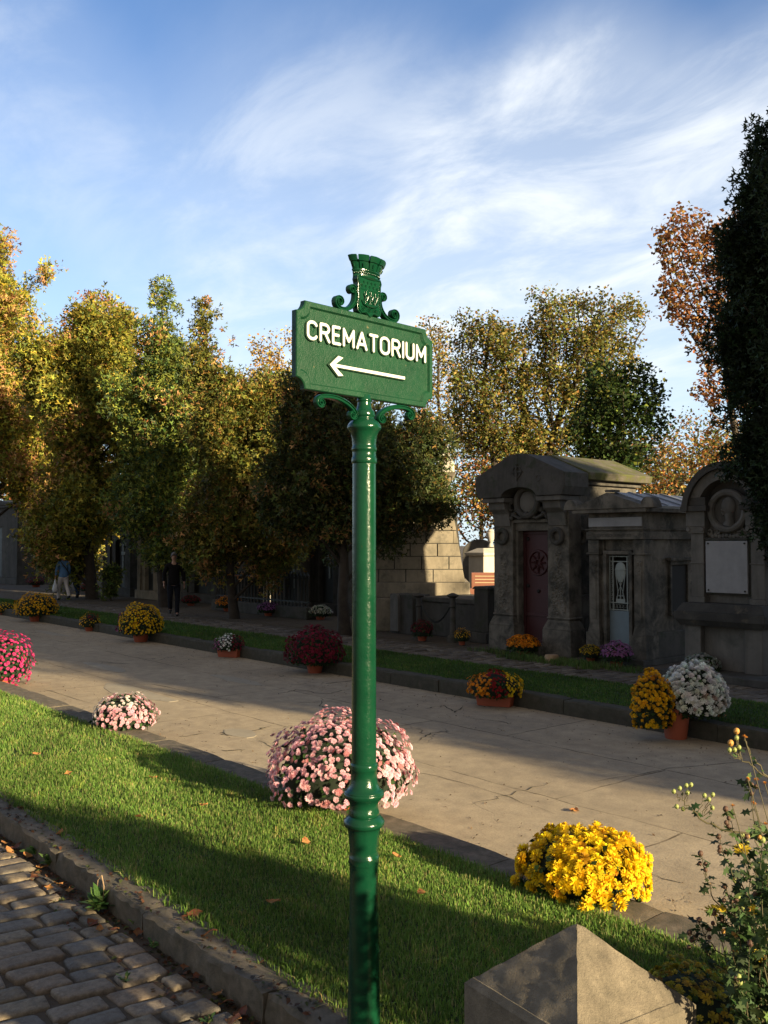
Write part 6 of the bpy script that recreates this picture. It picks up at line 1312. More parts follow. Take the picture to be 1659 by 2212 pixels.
broadleaf('autumn_tree', 1040, D, [B(1030, 980, 80, 60, D), B(1090, 1010, 60, 60, D), B(980, 1020, 60, 60, D), B(1060, 1060, 90, 40, D), B(1030, 1120, 80, 40, D), B(1100, 1140, 60, 40, D), B(980, 1150, 50, 40, D)], 'rusty bronze tree low behind the gap between tower and mausoleum', 'tree', 119, AUT+GRN, nattr=900, step=.4, leafn=30, leafs=.14, spread=.34, tip=.018, group=GA, infl=3, trunk_h=1.5)
# farther rows, seen only through gaps
def far_row():
    D = 60
    t = broadleaf('background_tree', 700, D, [B(700, 1000, 150, 110, D), B(620, 1060, 110, 70, D), B(790, 1050, 110, 80, D)], 'low brownish tree glimpsed through the gaps behind the evergreens', 'tree', 121, AUT+GRN+GRN, nattr=700, step=.7, leafn=22, leafs=.36, spread=.7, tip=.03, group='far trees closing the background', infl=5, trunk_h=1.2)
    labs = ['far tree closing the gap behind the left evergreens', 'far tree behind the obelisk', 'far tree seen right of the stone tower', 'far tree beyond the right monument', 'far tree at the left horizon', 'far tree behind the small mausoleum', 'far tree behind the dark conifer at right']
    for (px, D_, rz, s, lab) in zip([330, 520, 1130, 1560, 60, 1350, 1750], [70, 66, 58, 50, 72, 62, 40], [0.5, 1.9, 2.7, 4.0, 5.2, 3.3, 1.2], [1.1, 1.0, .9, .8, 1.2, .95, .8], labs):
        c = copy_tree(t); p = atD(px, 1176, D_); c.location = (p.x, p.y, 0.17); c.rotation_euler.z = rz; c.scale = (s, s, s); c['label'] = lab
far_row()

# the dark conifer at the right edge
D = 12.3
dc = conifer('dark_conifer', 1735, D, [B(1705, 330, 55, 95, D), B(1655, 300, 18, 38, D), B(1700, 480, 115, 120, D), B(1610, 560, 42, 80, D), B(1722, 700, 140, 160, D), B(1620, 790, 48, 110, D), B(1715, 950, 95, 130, D), B(1640, 980, 36, 90, D), B(1725, 1120, 75, 90, D), B(1680, 1150, 28, 50, D)],
        'very dark tall conifer hanging over the right edge of the photo', 'tree', 131, DKG, n=110000, size=0.085, lumps=620, lr=0.27, trunk_r=.16, shell=.5)

# unseen evergreens beyond the right edge; shrub and hedge added to cast foreground shade
def screen():
    def blobs_at(x, y, h, r):
        return [(x, y, h*.30, r, r, h*.30, 1), (x, y, h*.60, r*.72, r*.72, h*.28, 1), (x, y, h*.82, r*.4, r*.4, h*.18, 1)]
    GS = 'evergreens in the row beyond the right edge'
    t = conifer('dark_conifer', 0, 10, blobs_at(3.5, 11.9, 10.5, 3.2), 'dark evergreen in the tomb row beyond the right edge', 'tree', 141, DKG, n=26000, size=0.42, lumps=420, lr=0.75, base=(3.5, 11.9, 0.17), group=GS, trunk_r=.2, shell=.5)
    for (x, y, s, rz) in [(9.5, 13.0, 1.15, 1.0), (16.5, 14.0, 1.0, 3.5)]:
        c = copy_tree(t); c.location = (x, y, 0.17); c.scale = (s, s, s); c.rotation_euler.z = rz
    conifer('shadow_shrub', 0, 10, [(0.5, 3.80, 0.40, .8, .62, .40, 1.2), (0.5, 3.55, 1.0, .55, .40, .5, 1), (0.5, 3.45, 1.55, .35, .22, .42, 1.3), (0.5, 3.38, 1.98, .12, .08, .24, 2)], 'unseen conical shrub added beyond the right edge to shadow the verge', 'shrub', 142, DKG, n=9000, size=0.13, lumps=260, lr=0.20, base=(0.5, 3.6, 0.10), trunk_r=.05)  # added out of view, outline shaped for the tapering shadow on the lawn
    conifer('shadow_hedge', 0, 10, [(2.0, 1.2+.45*i, 0.52, .45, .4, .55, 1) for i in range(-4, 4)], 'unseen waist high hedge added behind the camera to shade the cobbles', 'hedge', 143, DKG, n=9000, size=0.13, lumps=300, lr=0.26, base=(2.0, 1.0, 0.0), trunk_r=.04, shell=.6)  # added out of view, height set by the shade wanted on the cobbles
screen()
# ------------------------------------------------------------------ people (skinned skeletons)
def skin(name, joints, edges, mat, parent, sub=2, smooth=True):
    """joints: list of (x,y,z,rx,ry)"""
    me = bpy.data.meshes.new(name); me.from_pydata([j[:3] for j in joints], edges, []); me.update()
    o = link_mesh(name, me, parent, [mat]); md = o.modifiers.new('skin', 'SKIN'); md.use_smooth_shade = True; md.branch_smoothing = 0.4
    sv = me.skin_vertices[0].data
    for i, j in enumerate(joints): sv[i].radius = (j[3], j[4] if len(j) > 4 else j[3]); sv[i].use_root = (i == 0)
    s = o.modifiers.new('sub', 'SUBSURF'); s.levels = sub; s.render_levels = sub
    dg = bpy.context.evaluated_depsgraph_get(); dg.update(); m2 = bpy.data.meshes.new_from_object(o.evaluated_get(dg)); m2.name = name
    o.modifiers.clear(); o.data = m2; m2.polygons.foreach_set('use_smooth', [True]*len(m2.polygons)); return o
def cloth(name, c, var=0.3, stripes=None):
    m = plain(name, c, 0.9, var=var, scale=12, bumps=0.5, spec=0.15)
    if stripes:
        nt = m.node_tree; bs = nt.nodes['Principled BSDF']; t = nt.nodes.new('ShaderNodeTexCoord'); sp = nt.nodes.new('ShaderNodeSeparateXYZ'); nt.links.new(t.outputs['Object'], sp.inputs[0])
        f = mathn(nt, 'FRACT', mathn(nt, 'MULTIPLY', sp.outputs[2], 9.0)); nt.links.new(mixc(nt, mathn(nt, 'GREATER_THAN', f, 0.68), c, stripes), bs.inputs['Base Color'])
    return m
M['skin'] = plain('skin', (0.42, 0.24, 0.17), 0.6, var=0.06, bumps=0.02)
def person(px, feet, D_h, face_dir, label, top, legs, hair, shoes, stride=0.0, arms=None, z=0.175, group=None, female=True, lean=0.0):
    p = G(px, feet, z); root = empty('person', (p.x, p.y, z), math.atan2(face_dir[1], face_dir[0])-PI/2, label, 'person', group); k = D_h/1.70
    def J(x, y, z_, r, r2=None): return (x*k, y*k, z_*k, r*k, (r2 or r)*k)
    s = stride; arms = arms or {}
    hipz, sh = 0.90, 1.40
    def leg(sd, f, bend):
        kn = (sd*0.095, f*0.22+0.02, 0.49+0.02*abs(f)); an = (sd*0.09, f*0.42-(bend*0.16), 0.09+bend*0.10)
        return kn, an
    lk, la = leg(-1, s, 0.0 if s >= 0 else 1.0); rk, ra = leg(1, -s, 1.0 if s > 0 else 0.0)
    aL = arms.get('L', [(-0.235, -0.02+s*-0.10, 1.12), (-0.25, 0.05-s*0.16, 0.86)]); aR = arms.get('R', [(0.235, -0.02+s*0.12, 1.12), (0.25, 0.06+s*0.16, 0.86)])
    ly = lean
    def body_pts(grow, parts):
        pass
    # body: one continuous skin-coloured figure
    j = [J(0, 0, hipz, .125, .10), J(0, ly*.4, 1.10, .115, .085), J(0, ly*.8, 1.30, .135, .095), J(0, ly, 1.44, .075, .065), J(0, ly+.01, 1.49, .05, .05), J(0, ly+.02, 1.57, .070, .082), J(0, ly+.015, 1.65, .073, .088),
         J(-.15, ly*.9, 1.38, .05), J(*aL[0], .040), J(*aL[1], .028), J(.15, ly*.9, 1.38, .05), J(*aR[0], .040), J(*aR[1], .028),
         J(-.09, 0, .84, .085), J(*lk, .055), J(*la, .037), J(.09, 0, .84, .085), J(*rk, .055), J(*ra, .037), J(la[0], la[1]+.13, .035 if la[2] < .1 else la[2]-.08, .03), J(ra[0], ra[1]+.13, .035 if ra[2] < .1 else ra[2]-.08, .03)]
    e = [(0, 1), (1, 2), (2, 3), (3, 4), (4, 5), (5, 6), (2, 7), (7, 8), (8, 9), (2, 10), (10, 11), (11, 12), (0, 13), (13, 14), (14, 15), (0, 16), (16, 17), (17, 18), (15, 19), (18, 20)]
    b = skin('body', j, e, M['skin'], root)
    # face: nose, eyes, mouth, ears joined to the head; hands with fingers joined to the wrists
    f = MB(); hy = ly+.018; hz = 1.60
    f.M = Matrix.Scale(k, 4)
    f.ball((0, hy+.094, hz-.012), .013, 6, 5, .8, 1, 1.5)
    for sd in (-1, 1): f.ball((sd*.075, hy-.005, hz-.01), .02, 6, 5, .4, .8, 1.3)
    for aa, sd in ((aL, -1), (aR, 1)):
        h = Vector(aa[1]); d = (h-Vector(aa[0])).normalized(); sdv = Vector((sd, 0, 0)); fw = Vector((0, 1, 0)); q = h+d*.045
        f.tube([h, h+d*.03, h+d*.075, h+d*.085], [.022, .034, .036, .028], 8, .5, up=sdv)
        for i, (o_, l_) in enumerate(((-.026, .055), (-.009, .066), (.009, .062), (.025, .048))): f.tube([q+d*.035+fw*o_, q+d*(.035+l_*.55)+fw*o_-sdv*.006, q+d*(.035+l_)+fw*(o_*.9)-sdv*.018], [.0095, .009, .0065], 5)
        f.tube([h+d*.02+fw*.025, h+d*.05+fw*.045-sdv*.008, h+d*.075+fw*.046-sdv*.015], [.012, .011, .008], 5)
    f.build('face_and_hands', M['skin'], b, smooth=True, ang=80)
    ey = MB(); ey.M = Matrix.Scale(k, 4)
    for sd in (-1, 1): ey.ball((sd*.030, hy+.083, hz+.012), .0085, 6, 5, 1.2, .5, .7); 
    ey.tube([(-.034, hy+.088, hz+.030), (-.02, hy+.092, hz+.033)], .004, 4); ey.tube([(.034, hy+.088, hz+.030), (.02, hy+.092, hz+.033)], .004, 4); ey.tube([(-.018, hy+.088, hz-.045), (0, hy+.091, hz-.043), (.018, hy+.088, hz-.045)], .0035, 4)
    ey.build('eyes_and_mouth', M['black'], b)
    # jacket
    w_ = 1.0 if not female else 1.02
    j = [J(0, ly*.3, 1.02, .165*w_, .125), J(0, 0, hipz-.08, .185*w_, .145), J(0, ly*.7, 1.25, .165, .120), J(0, ly*.9, 1.38, .13, .095), J(0, ly, 1.455, .066, .062), J(-.165, ly*.9, 1.375, .068), J(*aL[0], .058), J(aL[0][0]*.15+aL[1][0]*.85, aL[0][1]*.15+aL[1][1]*.85, aL[0][2]*.15+aL[1][2]*.85, .046),
         J(.165, ly*.9, 1.375, .068), J(*aR[0], .058), J(aR[0][0]*.15+aR[1][0]*.85, aR[0][1]*.15+aR[1][1]*.85, aR[0][2]*.15+aR[1][2]*.85, .046)]
    skin('jacket', j, [(0, 1), (0, 2), (2, 3), (3, 4), (3, 5), (5, 6), (6, 7), (3, 8), (8, 9), (9, 10)], top, root)
    mid = lambda a, c, t: tuple(a[i]*(1-t)+c[i]*t for i in range(3))
    j = [J(0, 0, .93, .145, .115), J(-.09, 0, .80, .100, .105), J(*mid((-.09, 0, .8), lk, .5), .088), J(*lk, .070), J(*mid(lk, la, .5), .064), J(*mid(lk, la, 1.10), .060), J(.09, 0, .80, .100, .105), J(*mid((.09, 0, .8), rk, .5), .088), J(*rk, .070), J(*mid(rk, ra, .5), .064), J(*mid(rk, ra, 1.10), .060)]
    skin('trousers', j, [(0, 1), (1, 2), (2, 3), (3, 4), (4, 5), (0, 6), (6, 7), (7, 8), (8, 9), (9, 10)], legs, root)
    for a in (la, ra):
        m_ = MB(); m_.M = Matrix.Scale(k, 4); t = a[2] > .1; z1 = a[2]-.055; 
        m_.tube([(a[0], a[1]-.05, z1+.01+(.03 if t else 0)), (a[0], a[1], z1+.012), (a[0], a[1]+.08, z1), (a[0], a[1]+.165, z1-(.05 if t else .006))], [.036, .046, .043, .024], 8); m_.build('shoe', shoes, root, smooth=True)
    # hair: cap following the skull
    h = MB(); h.M = Matrix.Scale(k, 4); rng = random.Random(int(px)); hm = hair
    vs = []; n_, m2 = 16, 9
    for a in range(m2+1):
        th = PI*0.62*a/m2
        for q in range(n_):
            an = 2*PI*q/n_; fr = max(0, math.sin(an)); th2 = th*(1-0.42*fr); j_ = rng.uniform(-.004, .004)
            vs.append(((.083+j_)*math.sin(th2)*math.cos(an), hy+.003+(.100+j_)*math.sin(th2)*math.sin(an), hz+.012+(.108+j_)*math.cos(th2)))
    h.add(vs, [(a*n_+q, a*n_+(q+1) % n_, (a+1)*n_+(q+1) % n_, (a+1)*n_+q) for a in range(m2) for q in range(n_)]); h.build('hair', hm, root, smooth=True)
    return root, k, aL, aR
toC = lambda p: (Vector((0, 0, 0))-Vector((p.x, p.y, 0))).normalized()
BK = M['black']
HG = plain('hair_grey', (0.20, 0.19, 0.18), 0.8, var=.5, scale=60, bumps=.6); HA = plain('hair_auburn', (0.16, 0.07, 0.035), 0.8, var=.4, scale=60, bumps=.6); HD = plain('hair_dark', (0.03, 0.025, 0.02), 0.8, var=.4, scale=60, bumps=.6)
w1, kw, aL, aR = person(136, 1297, 1.58, (-0.97, 0.05), 'person walking away in a light blue jacket and white trousers, auburn hair', cloth('blue_jacket', (0.13, 0.27, 0.50)), cloth('white_trousers', (0.62, 0.58, 0.56)), HA, BK, stride=.55, arms={'L': [(-.235, -.02, 1.12), (-.26, .02, .86)]}, group=None, lean=.02)
st = MB(); st.M = Matrix.Scale(kw, 4)
st.tube([(-.12, .09, 1.40), (-.05, -.13, 1.30) if False else (-.13, -.09, 1.40), (0.0, -.145, 1.22), (.16, -.13, 1.0), (.20, -.05, .95)], .008, 4, 2.5); st.build('shoulder_strap', M['iron'], w1)
def carrier_bag():
    p = w1.matrix_basis @ (Vector((-.275, .03, .78))*kw); r = Vector(p)
    m = MB(); rows = []; n = 14
    for (z_, rx, ry) in ((0, .01, .01), (-.02, .03, .02), (-.12, .07, .03), (-.22, .13, .06), (-.34, .15, .085), (-.42, .13, .08), (-.455, .07, .05)):
        rows.append([(rx*math.cos(2*PI*i/n)*(1+.12*math.sin(i*2.3+z_*20)), ry*math.sin(2*PI*i/n)*(1+.12*math.cos(i*1.7)), z_) for i in range(n)])
    m.add([q for r_ in rows for q in r_], [(a*n+i, a*n+(i+1) % n, (a+1)*n+(i+1) % n, (a+1)*n+i) for a in range(len(rows)-1) for i in range(n)]+[tuple((len(rows)-1)*n+i for i in range(n-1, -1, -1))])
    o = tag(m.build('carrier_bag', plain('bag_film', (0.55, 0.55, 0.56), 0.4, var=.5, scale=14), smooth=True), 'crumpled white carrier bag hanging from the hand of the person in blue', 'bag'); o.location = p
carrier_bag()
person(166, 1293, 1.74, (-0.97, 0.05), 'person walking away in a dark striped sweater and blue jeans', cloth('striped_sweater', (0.02, 0.018, 0.018), stripes=(0.10, 0.085, 0.07)), cloth('jeans', (0.035, 0.06, 0.11)), HD, BK, stride=-.5, female=False)
pc = G(375, 1330, .175); dd = toC(pc)
person(375, 1331, 1.66, (dd.x, dd.y), 'person in a black jacket with short grey hair standing on the path facing the road', cloth('black_jacket', (0.012, 0.011, 0.012)), cloth('dark_trousers', (0.018, 0.02, 0.028)), HG, BK, stride=0.05, arms={'L': [(-.25, -.02, 1.13), (-.27, .04, .87)], 'R': [(.26, -.02, 1.13), (.26, .10, .88)]})

# ------------------------------------------------------------------ foreground plants
def zp(x, y, D): return atD((1400+x/1.583)/1.4755, (2300+y/1.583)/1.4755, D)
def flowering_shrub():
    rng = random.Random(17); nr = np.random.default_rng(17); D0 = 2.55
    basep = zp(1900, 3000, D0); base = Vector((-1.42, 2.56, 0.10)); base = Vector((zp(1780, 1500, 2.6).x, zp(1780, 1500, 2.6).y, 0.10))
    root = empty('flowering_shrub', base, 0, 'tall leggy daisy shrub with buds and yellow blooms at the lower right edge', 'shrub')
    st = MB(); lv_p, lv_d = [], []; buds = MB(); tips = []
    def stem(pts, r0, r1, leaves=6, dd=0.0, lsz=1.0):
        P = [zp(x, y, D0+dd+d_)-base for x, y, d_ in pts]; n = len(P)
        Q = []
        for a, b in zip(P, P[1:]):
            for k in range(4): Q.append(a.lerp(b, k/4)+Vector((rng.uniform(-.003, .003),)*3))
        Q.append(P[-1]); st.tube(Q, [0.75*r0+0.75*(r1-r0)*i/(len(Q)-1) for i in range(len(Q))], 6)
        for k in range(leaves):
            i = rng.randrange(1, len(Q)); t = (Q[i]-Q[i-1]).normalized(); d_ = Vector((rng.uniform(-1, 1), rng.uniform(-1, 1), rng.uniform(-.5, .5))); lv_p.append(Q[i]); lv_d.append((d_.normalized(), lsz))
        return Q
    bl_ = []
    def bud(p, r, mat=0): bl_.append((r, tuple(p), mat))
    # arching branch to the left with a fan of green buds
    b1 = stem([(1800, 640, 0), (1640, 585, 0), (1430, 540, 0), (1330, 500, 0), (1262, 440, 0), (1225, 395, 0)], .0042, .0022, 10)
    for (x, y, fx, fy) in [(1183, 352, 1215, 400), (1213, 336, 1235, 400), (1246, 322, 1240, 410), (1270, 318, 1244, 400), (1198, 428, 1240, 440), (1230, 440, 1250, 440), (1252, 358, 1235, 400), (1338, 372, 1300, 480), (1380, 368, 1330, 470), (1360, 392, 1320, 470), (1378, 435, 1330, 480)]:
        stem([(fx, fy, 0), ((x+fx)/2+4, (y+fy)/2, 0), (x, y, rng.uniform(-.02, .02))], .0016, .0011, 1, lsz=.5); bud(zp(x, y, D0)-base, .0062)
    # top stem with orange flower and buds
    stem([(1760, 520, 0), (1655, 275, 0), (1600, 210, 0), (1560, 150, 0), (1538, 92, 0)], .0038, .002, 5, lsz=.6)
    stem([(1655, 275, 0), (1570, 215, 0), (1520, 190, 0), (1502, 120, 0), (1500, 52, 0)], .0028, .0018, 4, lsz=.6)
    for (x, y, m_) in [(1500, 48, 1), (1500, 82, 0), (1470, 108, 1), (1464, 143, 0), (1490, 142, 0), (1512, 130, 0)]:
        stem([(1520, 190, 0), (x+6, y+30, 0), (x, y, 0)], .0016, .0012, 0); bud(zp(x, y, D0)-base, .0085 if m_ else .0065, m_)
    flowers = [(1540, 80, 2, .016), (1525, 648, 3, .034), (1382, 955, 3, .032), (1425, 945, 3, .022), (1562, 958, 3, .034), (1615, 1184, 3, .026), (1545, 1230, 3, .016), (1605, 1105, 3, .015), (1600, 298, 2, .018), (1556, 290, 2, .013), (1642, 312, 2, .012), (1480, 428, 2, .015), (1585, 415, 2, .016), (1645, 520, 2, .015), (1522, 940, 2, .013), (1500, 1510, 3, .016), (1592, 1500, 3, .018), (1690, 800, 3, .03), (1700, 1050, 3, .03)]
    # upright side stems through the dense part
    for i in range(46):
        x0 = rng.uniform(1540, 1850); y0 = rng.uniform(1150, 1750); x1 = x0+rng.uniform(-130, 40)+(-40 if i % 3 else 0); y1 = y0-rng.uniform(260, 720); dd = rng.uniform(-.22, .25)
        x1 = max(x1, 1290 if y1 > 600 else 1430); y1 = max(y1, 330)
        stem([(x0+60, min(y0+500, 2100), 0), (x0, y0, 0), ((x0+x1)/2+rng.uniform(-15, 15), (y0+y1)/2, 0), (x1, y1, 0)], .0034, .0014, 75, dd)
        for k in range(rng.randint(1, 4)):
            bx, by = x1+rng.uniform(-28, 22), y1+rng.uniform(-14, 50); stem([(x1, y1+50, 0), (bx, by, 0)], .0014, .001, 0, dd); bud(zp(bx, by, D0+dd)-base, rng.uniform(.005, .0085), rng.choice([0, 0, 4, 1]))
    for pts in ([(1380, 900, 0), (1350, 780, 0), (1318, 665, 0)], [(1480, 760, 0), (1430, 660, 0), (1410, 580, 0)], [(1400, 1220, 0), (1310, 1100, 0), (1262, 1065, 0)], [(1400, 1150, 0), (1340, 1080, 0), (1312, 1000, 0)], [(1500, 980, 0), (1450, 860, 0), (1440, 830, 0)], [(1560, 700, 0), (1480, 560, 0), (1445, 440, 0)], [(1600, 600, 0), (1580, 400, 0), (1556, 300, 0)], [(1480, 1150, 0), (1420, 1050, 0), (1385, 965, 0)]):
        stem([(1620, pts[0][1]+330, 0), (1560 if pts[0][0] < 1500 else 1640, pts[0][1]+140, 0)]+pts, .003, .0013, 26); x, y, _ = pts[-1]; bud(zp(x, y, D0)-base, .0075, 4)
        for k in range(3): bx, by = x+rng.uniform(-5, 60), y+rng.uniform(15, 90); stem([(pts[1][0], pts[1][1], 0), (bx, by, 0)], .0013, .001, 0); bud(zp(bx, by, D0)-base, .006, 4)
    st.build('stems', plain('stem_red', (0.09, 0.075, 0.03), .6, var=.3, bumps=0), root, smooth=True)
    bm_ = [plain('bud_green', (0.30, 0.34, 0.10), .6, bumps=0), plain('bud_orange', (0.55, 0.28, 0.06), .6, bumps=0), M['black'], M['black'], plain('bud_brown', (0.10, 0.05, 0.03), .7, bumps=0)]
    bl_.sort(key=lambda q: -q[0]-(1 if q[2] == 1 else 0))
    for r, p_, m_ in bl_[:100]: MB().ball((0, 0, 0), r, 8, 6, 1, 1, 1.1).build('bud', bm_[m_], root, smooth=True, loc=p_)
    for r, p_, m_ in bl_[100:]: buds.mat = m_; buds.ball(p_, r, 8, 6, 1, 1, 1.1)
    if bl_[100:]: buds.build('small_buds', bm_, root, smooth=True)['kind'] = 'stuff'
    # lobed leaves
    lobed = (np.array([(0, 0, 0), (.28, .10, .02), (.32, .42, 0), (.55, .18, .03), (.72, .40, -.02), (.80, .12, .0), (1.05, 0, -.06), (.80, -.12, 0), (.72, -.40, -.02), (.55, -.18, .03), (.32, -.42, 0), (.28, -.10, .02)], float),
             np.array([(0, 11, 1, 1), (11, 9, 3, 1), (1, 3, 2, 2), (11, 10, 9, 9), (9, 7, 5, 3), (3, 5, 4, 4), (9, 8, 7, 7), (5, 7, 6, 6)]))
    tris = [(0, 11, 1), (11, 9, 1), (9, 3, 1), (1, 3, 2), (11, 10, 9), (9, 7, 3), (7, 5, 3), (3, 5, 4), (9, 8, 7), (5, 7, 6)]
    P = np.array([tuple(p) for p in lv_p]); d = np.array([tuple(q[0]) for q in lv_d]); ls = np.array([q[1] for q in lv_d])
    Z = nr.normal(size=d.shape)+np.array([0, 0, 1.2]); Z -= d*np.sum(d*Z, 1)[:, None]; Z /= np.linalg.norm(Z, axis=1)[:, None]; Rm = np.stack([d, np.cross(Z, d), Z], -1)
    n = len(P); col = pal_pick(nr, [(0.05, 0.09, 0.03, 3), (0.08, 0.13, 0.04, 2), (0.035, 0.06, 0.025, 2)], n); v, f, c = inst(lobed[0], np.array(tris), P, Rm, ls*nr.uniform(.016, .040, n), col); np_mesh('foliage', v, f, c, M['leaf'], root)
    for (x, y, kd, r) in flowers:
        p = zp(x, y, D0+rng.uniform(-.05, .02))-base; camd = (Vector((0, 0, CAM_H))-base-p).normalized(); nrm = (camd*(.6 if kd == 3 else .1)+Vector((rng.uniform(-.3, .3), rng.uniform(-.3, .3), .9))).normalized()
        nn = np.array([tuple(nrm)]); Rm = frame_from_normal(nr, nn); tv, tf, ts = POM['daisy']; tv = tv.copy(); 
        if kd == 2: tv[:, :2] *= .75; tv[:, 2] = tv[:, 2]*1.6
        c0 = np.array([(0.72, 0.52, 0.04)]) if kd == 3 else np.array([(0.66, 0.27, 0.04)])
        v, f, c = inst(tv, tf, np.array([tuple(p)]), Rm, np.array([r/1.5 if kd == 2 else r*.72]), c0); o = np_mesh('bloom', v, f, c*np.array(ts)[:, None], M['petal'], root)
        stem2 = MB(); stem2.tube([p, p-Vector((0, 0, .05))+Vector((.01, .01, 0)), p-Vector((-.03, -.02, .14))], .0014, 5); stem2.build('flower_stalk', bpy.data.materials['stem_red'], root)
flowering_shrub()
q = chrys('', 1500, 2330, 300, 2088, 0.10, [(0.32, 0.24, 0.02)], 'low dim mustard yellow chrysanthemum patch at the foot of the daisy shrub', None, pot=None, n=520, br=0.016, hang=-.1, tint=.25)

# ------------------------------------------------------------------ weeds and fallen leaves
def weed(px, py, r, n, label, seed, z=0.0, tall=0.5):
    p = G(px, py, z); nr = np.random.default_rng(seed); a = nr.uniform(0, 2*PI, n); el = nr.uniform(.15, 1.1, n)*tall*2; X = np.stack([np.cos(a)*np.cos(el), np.sin(a)*np.cos(el), np.sin(el)], -1); Z = np.stack([-np.cos(a)*np.sin(el), -np.sin(a)*np.sin(el), np.cos(el)], -1)+nr.normal(0, .2, (n, 3)); Z /= np.linalg.norm(Z, axis=1)[:, None]
    Y_ = np.cross(Z, X); Rm = np.stack([X, Y_, Z], -1); P = np.stack([nr.normal(0, r*.18, n), nr.normal(0, r*.18, n), np.zeros(n)+.005], -1)
    bl = np.array([(0, -.05, 0), (0, .05, 0), (.25, .16, .06), (.25, -.16, .06), (.5, .10, .08), (.5, -.10, .08), (.72, .17, .05), (.72, -.17, .05), (1, 0, -.05)], float); ft = np.array([(0, 3, 2, 1), (3, 5, 4, 2), (5, 7, 6, 4), (7, 8, 8, 6)]); ft = np.array([(0, 3, 1), (3, 2, 1), (3, 5, 2), (5, 4, 2), (5, 7, 4), (7, 6, 4), (7, 8, 6)])
    v, f, c = inst(bl, ft, P, Rm, r*nr.uniform(.5, 1.1, n), pal_pick(nr, [(0.10, 0.20, 0.05, 3), (0.14, 0.24, 0.06, 2), (0.07, 0.13, 0.04, 1)], n)); root = empty('weed', p, 0, label, 'weed'); np_mesh('rosette', v, f, c, M['leaf'], root)
    s = MB(); s.tube([(0, 0, 0), (-.01, .01, r*.9), (-.04, .01, r*1.3), (-.07, 0, r*1.05), (-.075, 0, r*.7)] if r > .11 else [(0, 0, 0), (.01, 0, r*.6)], .003, 5); s.build('stalk', M['wood_pale'], root); return root
weed(222, 1962, .13, 60, 'biggest leafy weed growing at the foot of the near kerb with a bent dry stalk', 1, .0, .6)
weed(112, 1868, .10, 40, 'bushy weed in the gutter left of the biggest weed', 2); weed(85, 1845, .09, 34, 'weed in the gutter between two other clumps near the left edge', 3); weed(25, 1795, .10, 44, 'leafy weed against the kerb nearest the left edge', 4)
weed(298, 2000, .05, 14, 'small seedling right of the biggest weed', 5); weed(270, 2120, .045, 12, 'tiny weed between the cobbles below the biggest weed', 6); weed(450, 2210, .05, 12, 'tiny weed in the gutter near the foot of the post', 7); weed(330, 2045, .05, 14, 'thin seedling standing in the gutter shadow', 8)
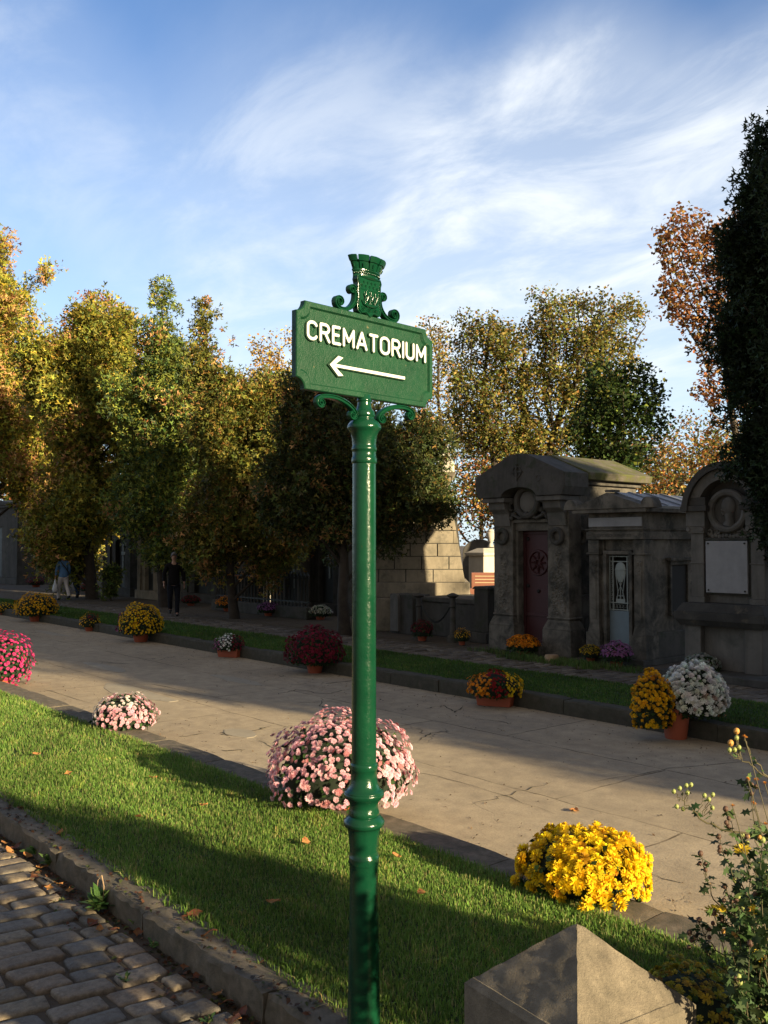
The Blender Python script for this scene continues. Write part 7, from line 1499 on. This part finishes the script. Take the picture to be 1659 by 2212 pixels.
def fallen_leaves():
    rng = random.Random(9); m = leafmat('dry_leaf', .2, .7); bases = []
    for s in range(4):
        vs = []; n = 9; r = 0.035
        mb = []
        rows = 5
        for i in range(rows+1):
            t = i/rows; w_ = math.sin(PI*min(1, t*1.02))*0.5*(1+.25*math.sin(t*14+s)); 
            for k in range(-2, 3): vs.append((t*1.0-.5, w_*k/2, .10*math.sin(k*1.1+s)*t+.22*(k/2)**2*(.4+.3*s/3)+.12*math.sin(t*5+s)+rng.uniform(-.02, .02)+.06))
        fs = [(i*5+k, (i+1)*5+k, (i+1)*5+k+1, i*5+k+1) for i in range(rows) for k in range(4)]
        me = bpy.data.meshes.new('fallen_leaf'); me.from_pydata(vs, [], fs); me.materials.append(m); a = me.color_attributes.new('Col', 'FLOAT_COLOR', 'POINT'); c = [(0.22, 0.085, 0.035), (0.30, 0.13, 0.05), (0.16, 0.06, 0.03), (0.40, 0.20, 0.07)][s]
        for q in range(len(vs)): a.data[q].color = (c[0]*rng.uniform(.8, 1.2), c[1]*rng.uniform(.8, 1.2), c[2], 1)
        bases.append(me)
    def put(px, py, z, sc, lab, grp, s=None):
        o = bpy.data.objects.new('fallen_leaf', bases[rng.randrange(4) if s is None else s]); COL.objects.link(o); p = G(px, py, z); o.location = p+Vector((0, 0, .002)); o.rotation_euler = (rng.uniform(-.3, .3), rng.uniform(-.3, .3), rng.uniform(0, 6.28)); o.scale = (sc, sc*.8, sc*.8)
        tag(o, lab, 'leaf', grp)
    gl = 'dry leaves in the gutter'; gk = 'dry leaves on the near kerb'; gg = 'dry leaves on the near grass'
    for (x, y) in [(300, 2015), (320, 2012), (425, 2110), (488, 2168), (505, 2205), (520, 2190), (215, 2008), (200, 1995), (150, 1925), (125, 1910), (165, 1890), (60, 1850), (35, 1830), (90, 1875), (48, 1815), (10, 1822), (245, 2010), (400, 2090), (75, 1895), (20, 1840), (105, 1920), (470, 2150)]: put(x, y, .004, rng.uniform(.05, .085), 'curled brown leaf lying in the gutter at the foot of the near kerb', gl)
    for (x, y) in [(405, 1980), (452, 2018), (45, 1746), (420, 1975), (130, 1800)]: put(x, y, .13, rng.uniform(.06, .09), 'dry brown leaf lying on top of the near kerb', gk)
    for (x, y) in [(148, 1672), (298, 1765), (857, 1850), (330, 1680), (590, 1950), (660, 1820), (80, 1630), (910, 1930), (440, 1740)]: put(x, y, .14, rng.uniform(.055, .08), 'dry orange leaf lying on the mown grass', gg, 3)
    for (x, y, lab) in [(1240, 1752, 'rolled dry leaf alone on the road right of the pink bush'), (1560, 1549, 'large tan leaf on the far grass right of the white flowers'), (1600, 1604, 'reddish leaf on the road at the foot of the far kerb, right side'), (900, 1475, 'small leaf on the road under the far kerb right of the post'), (1350, 1930, 'leaf on the road right of the yellow mound'), (880, 1790, 'tiny leaf on the road near the lower right of the pink bush')]: put(x, y, .19 if y == 1549 else .004, .09, lab, None)
fallen_leaves()
nb = np.random.default_rng(5)
conifer('leafy_bush', 240, 31, [pxblob(238, 1262, 14, 30, 31), pxblob(244, 1240, 10, 16, 31)], 'small leafy green bush at the foot of the dark trunk near the couple', 'bush', 151, [(0.10, 0.15, 0.03), (0.16, 0.19, 0.04), (0.05, 0.08, 0.02)], n=900, size=.13, lumps=40, lr=.18, trunk_r=.03, limbs=5)
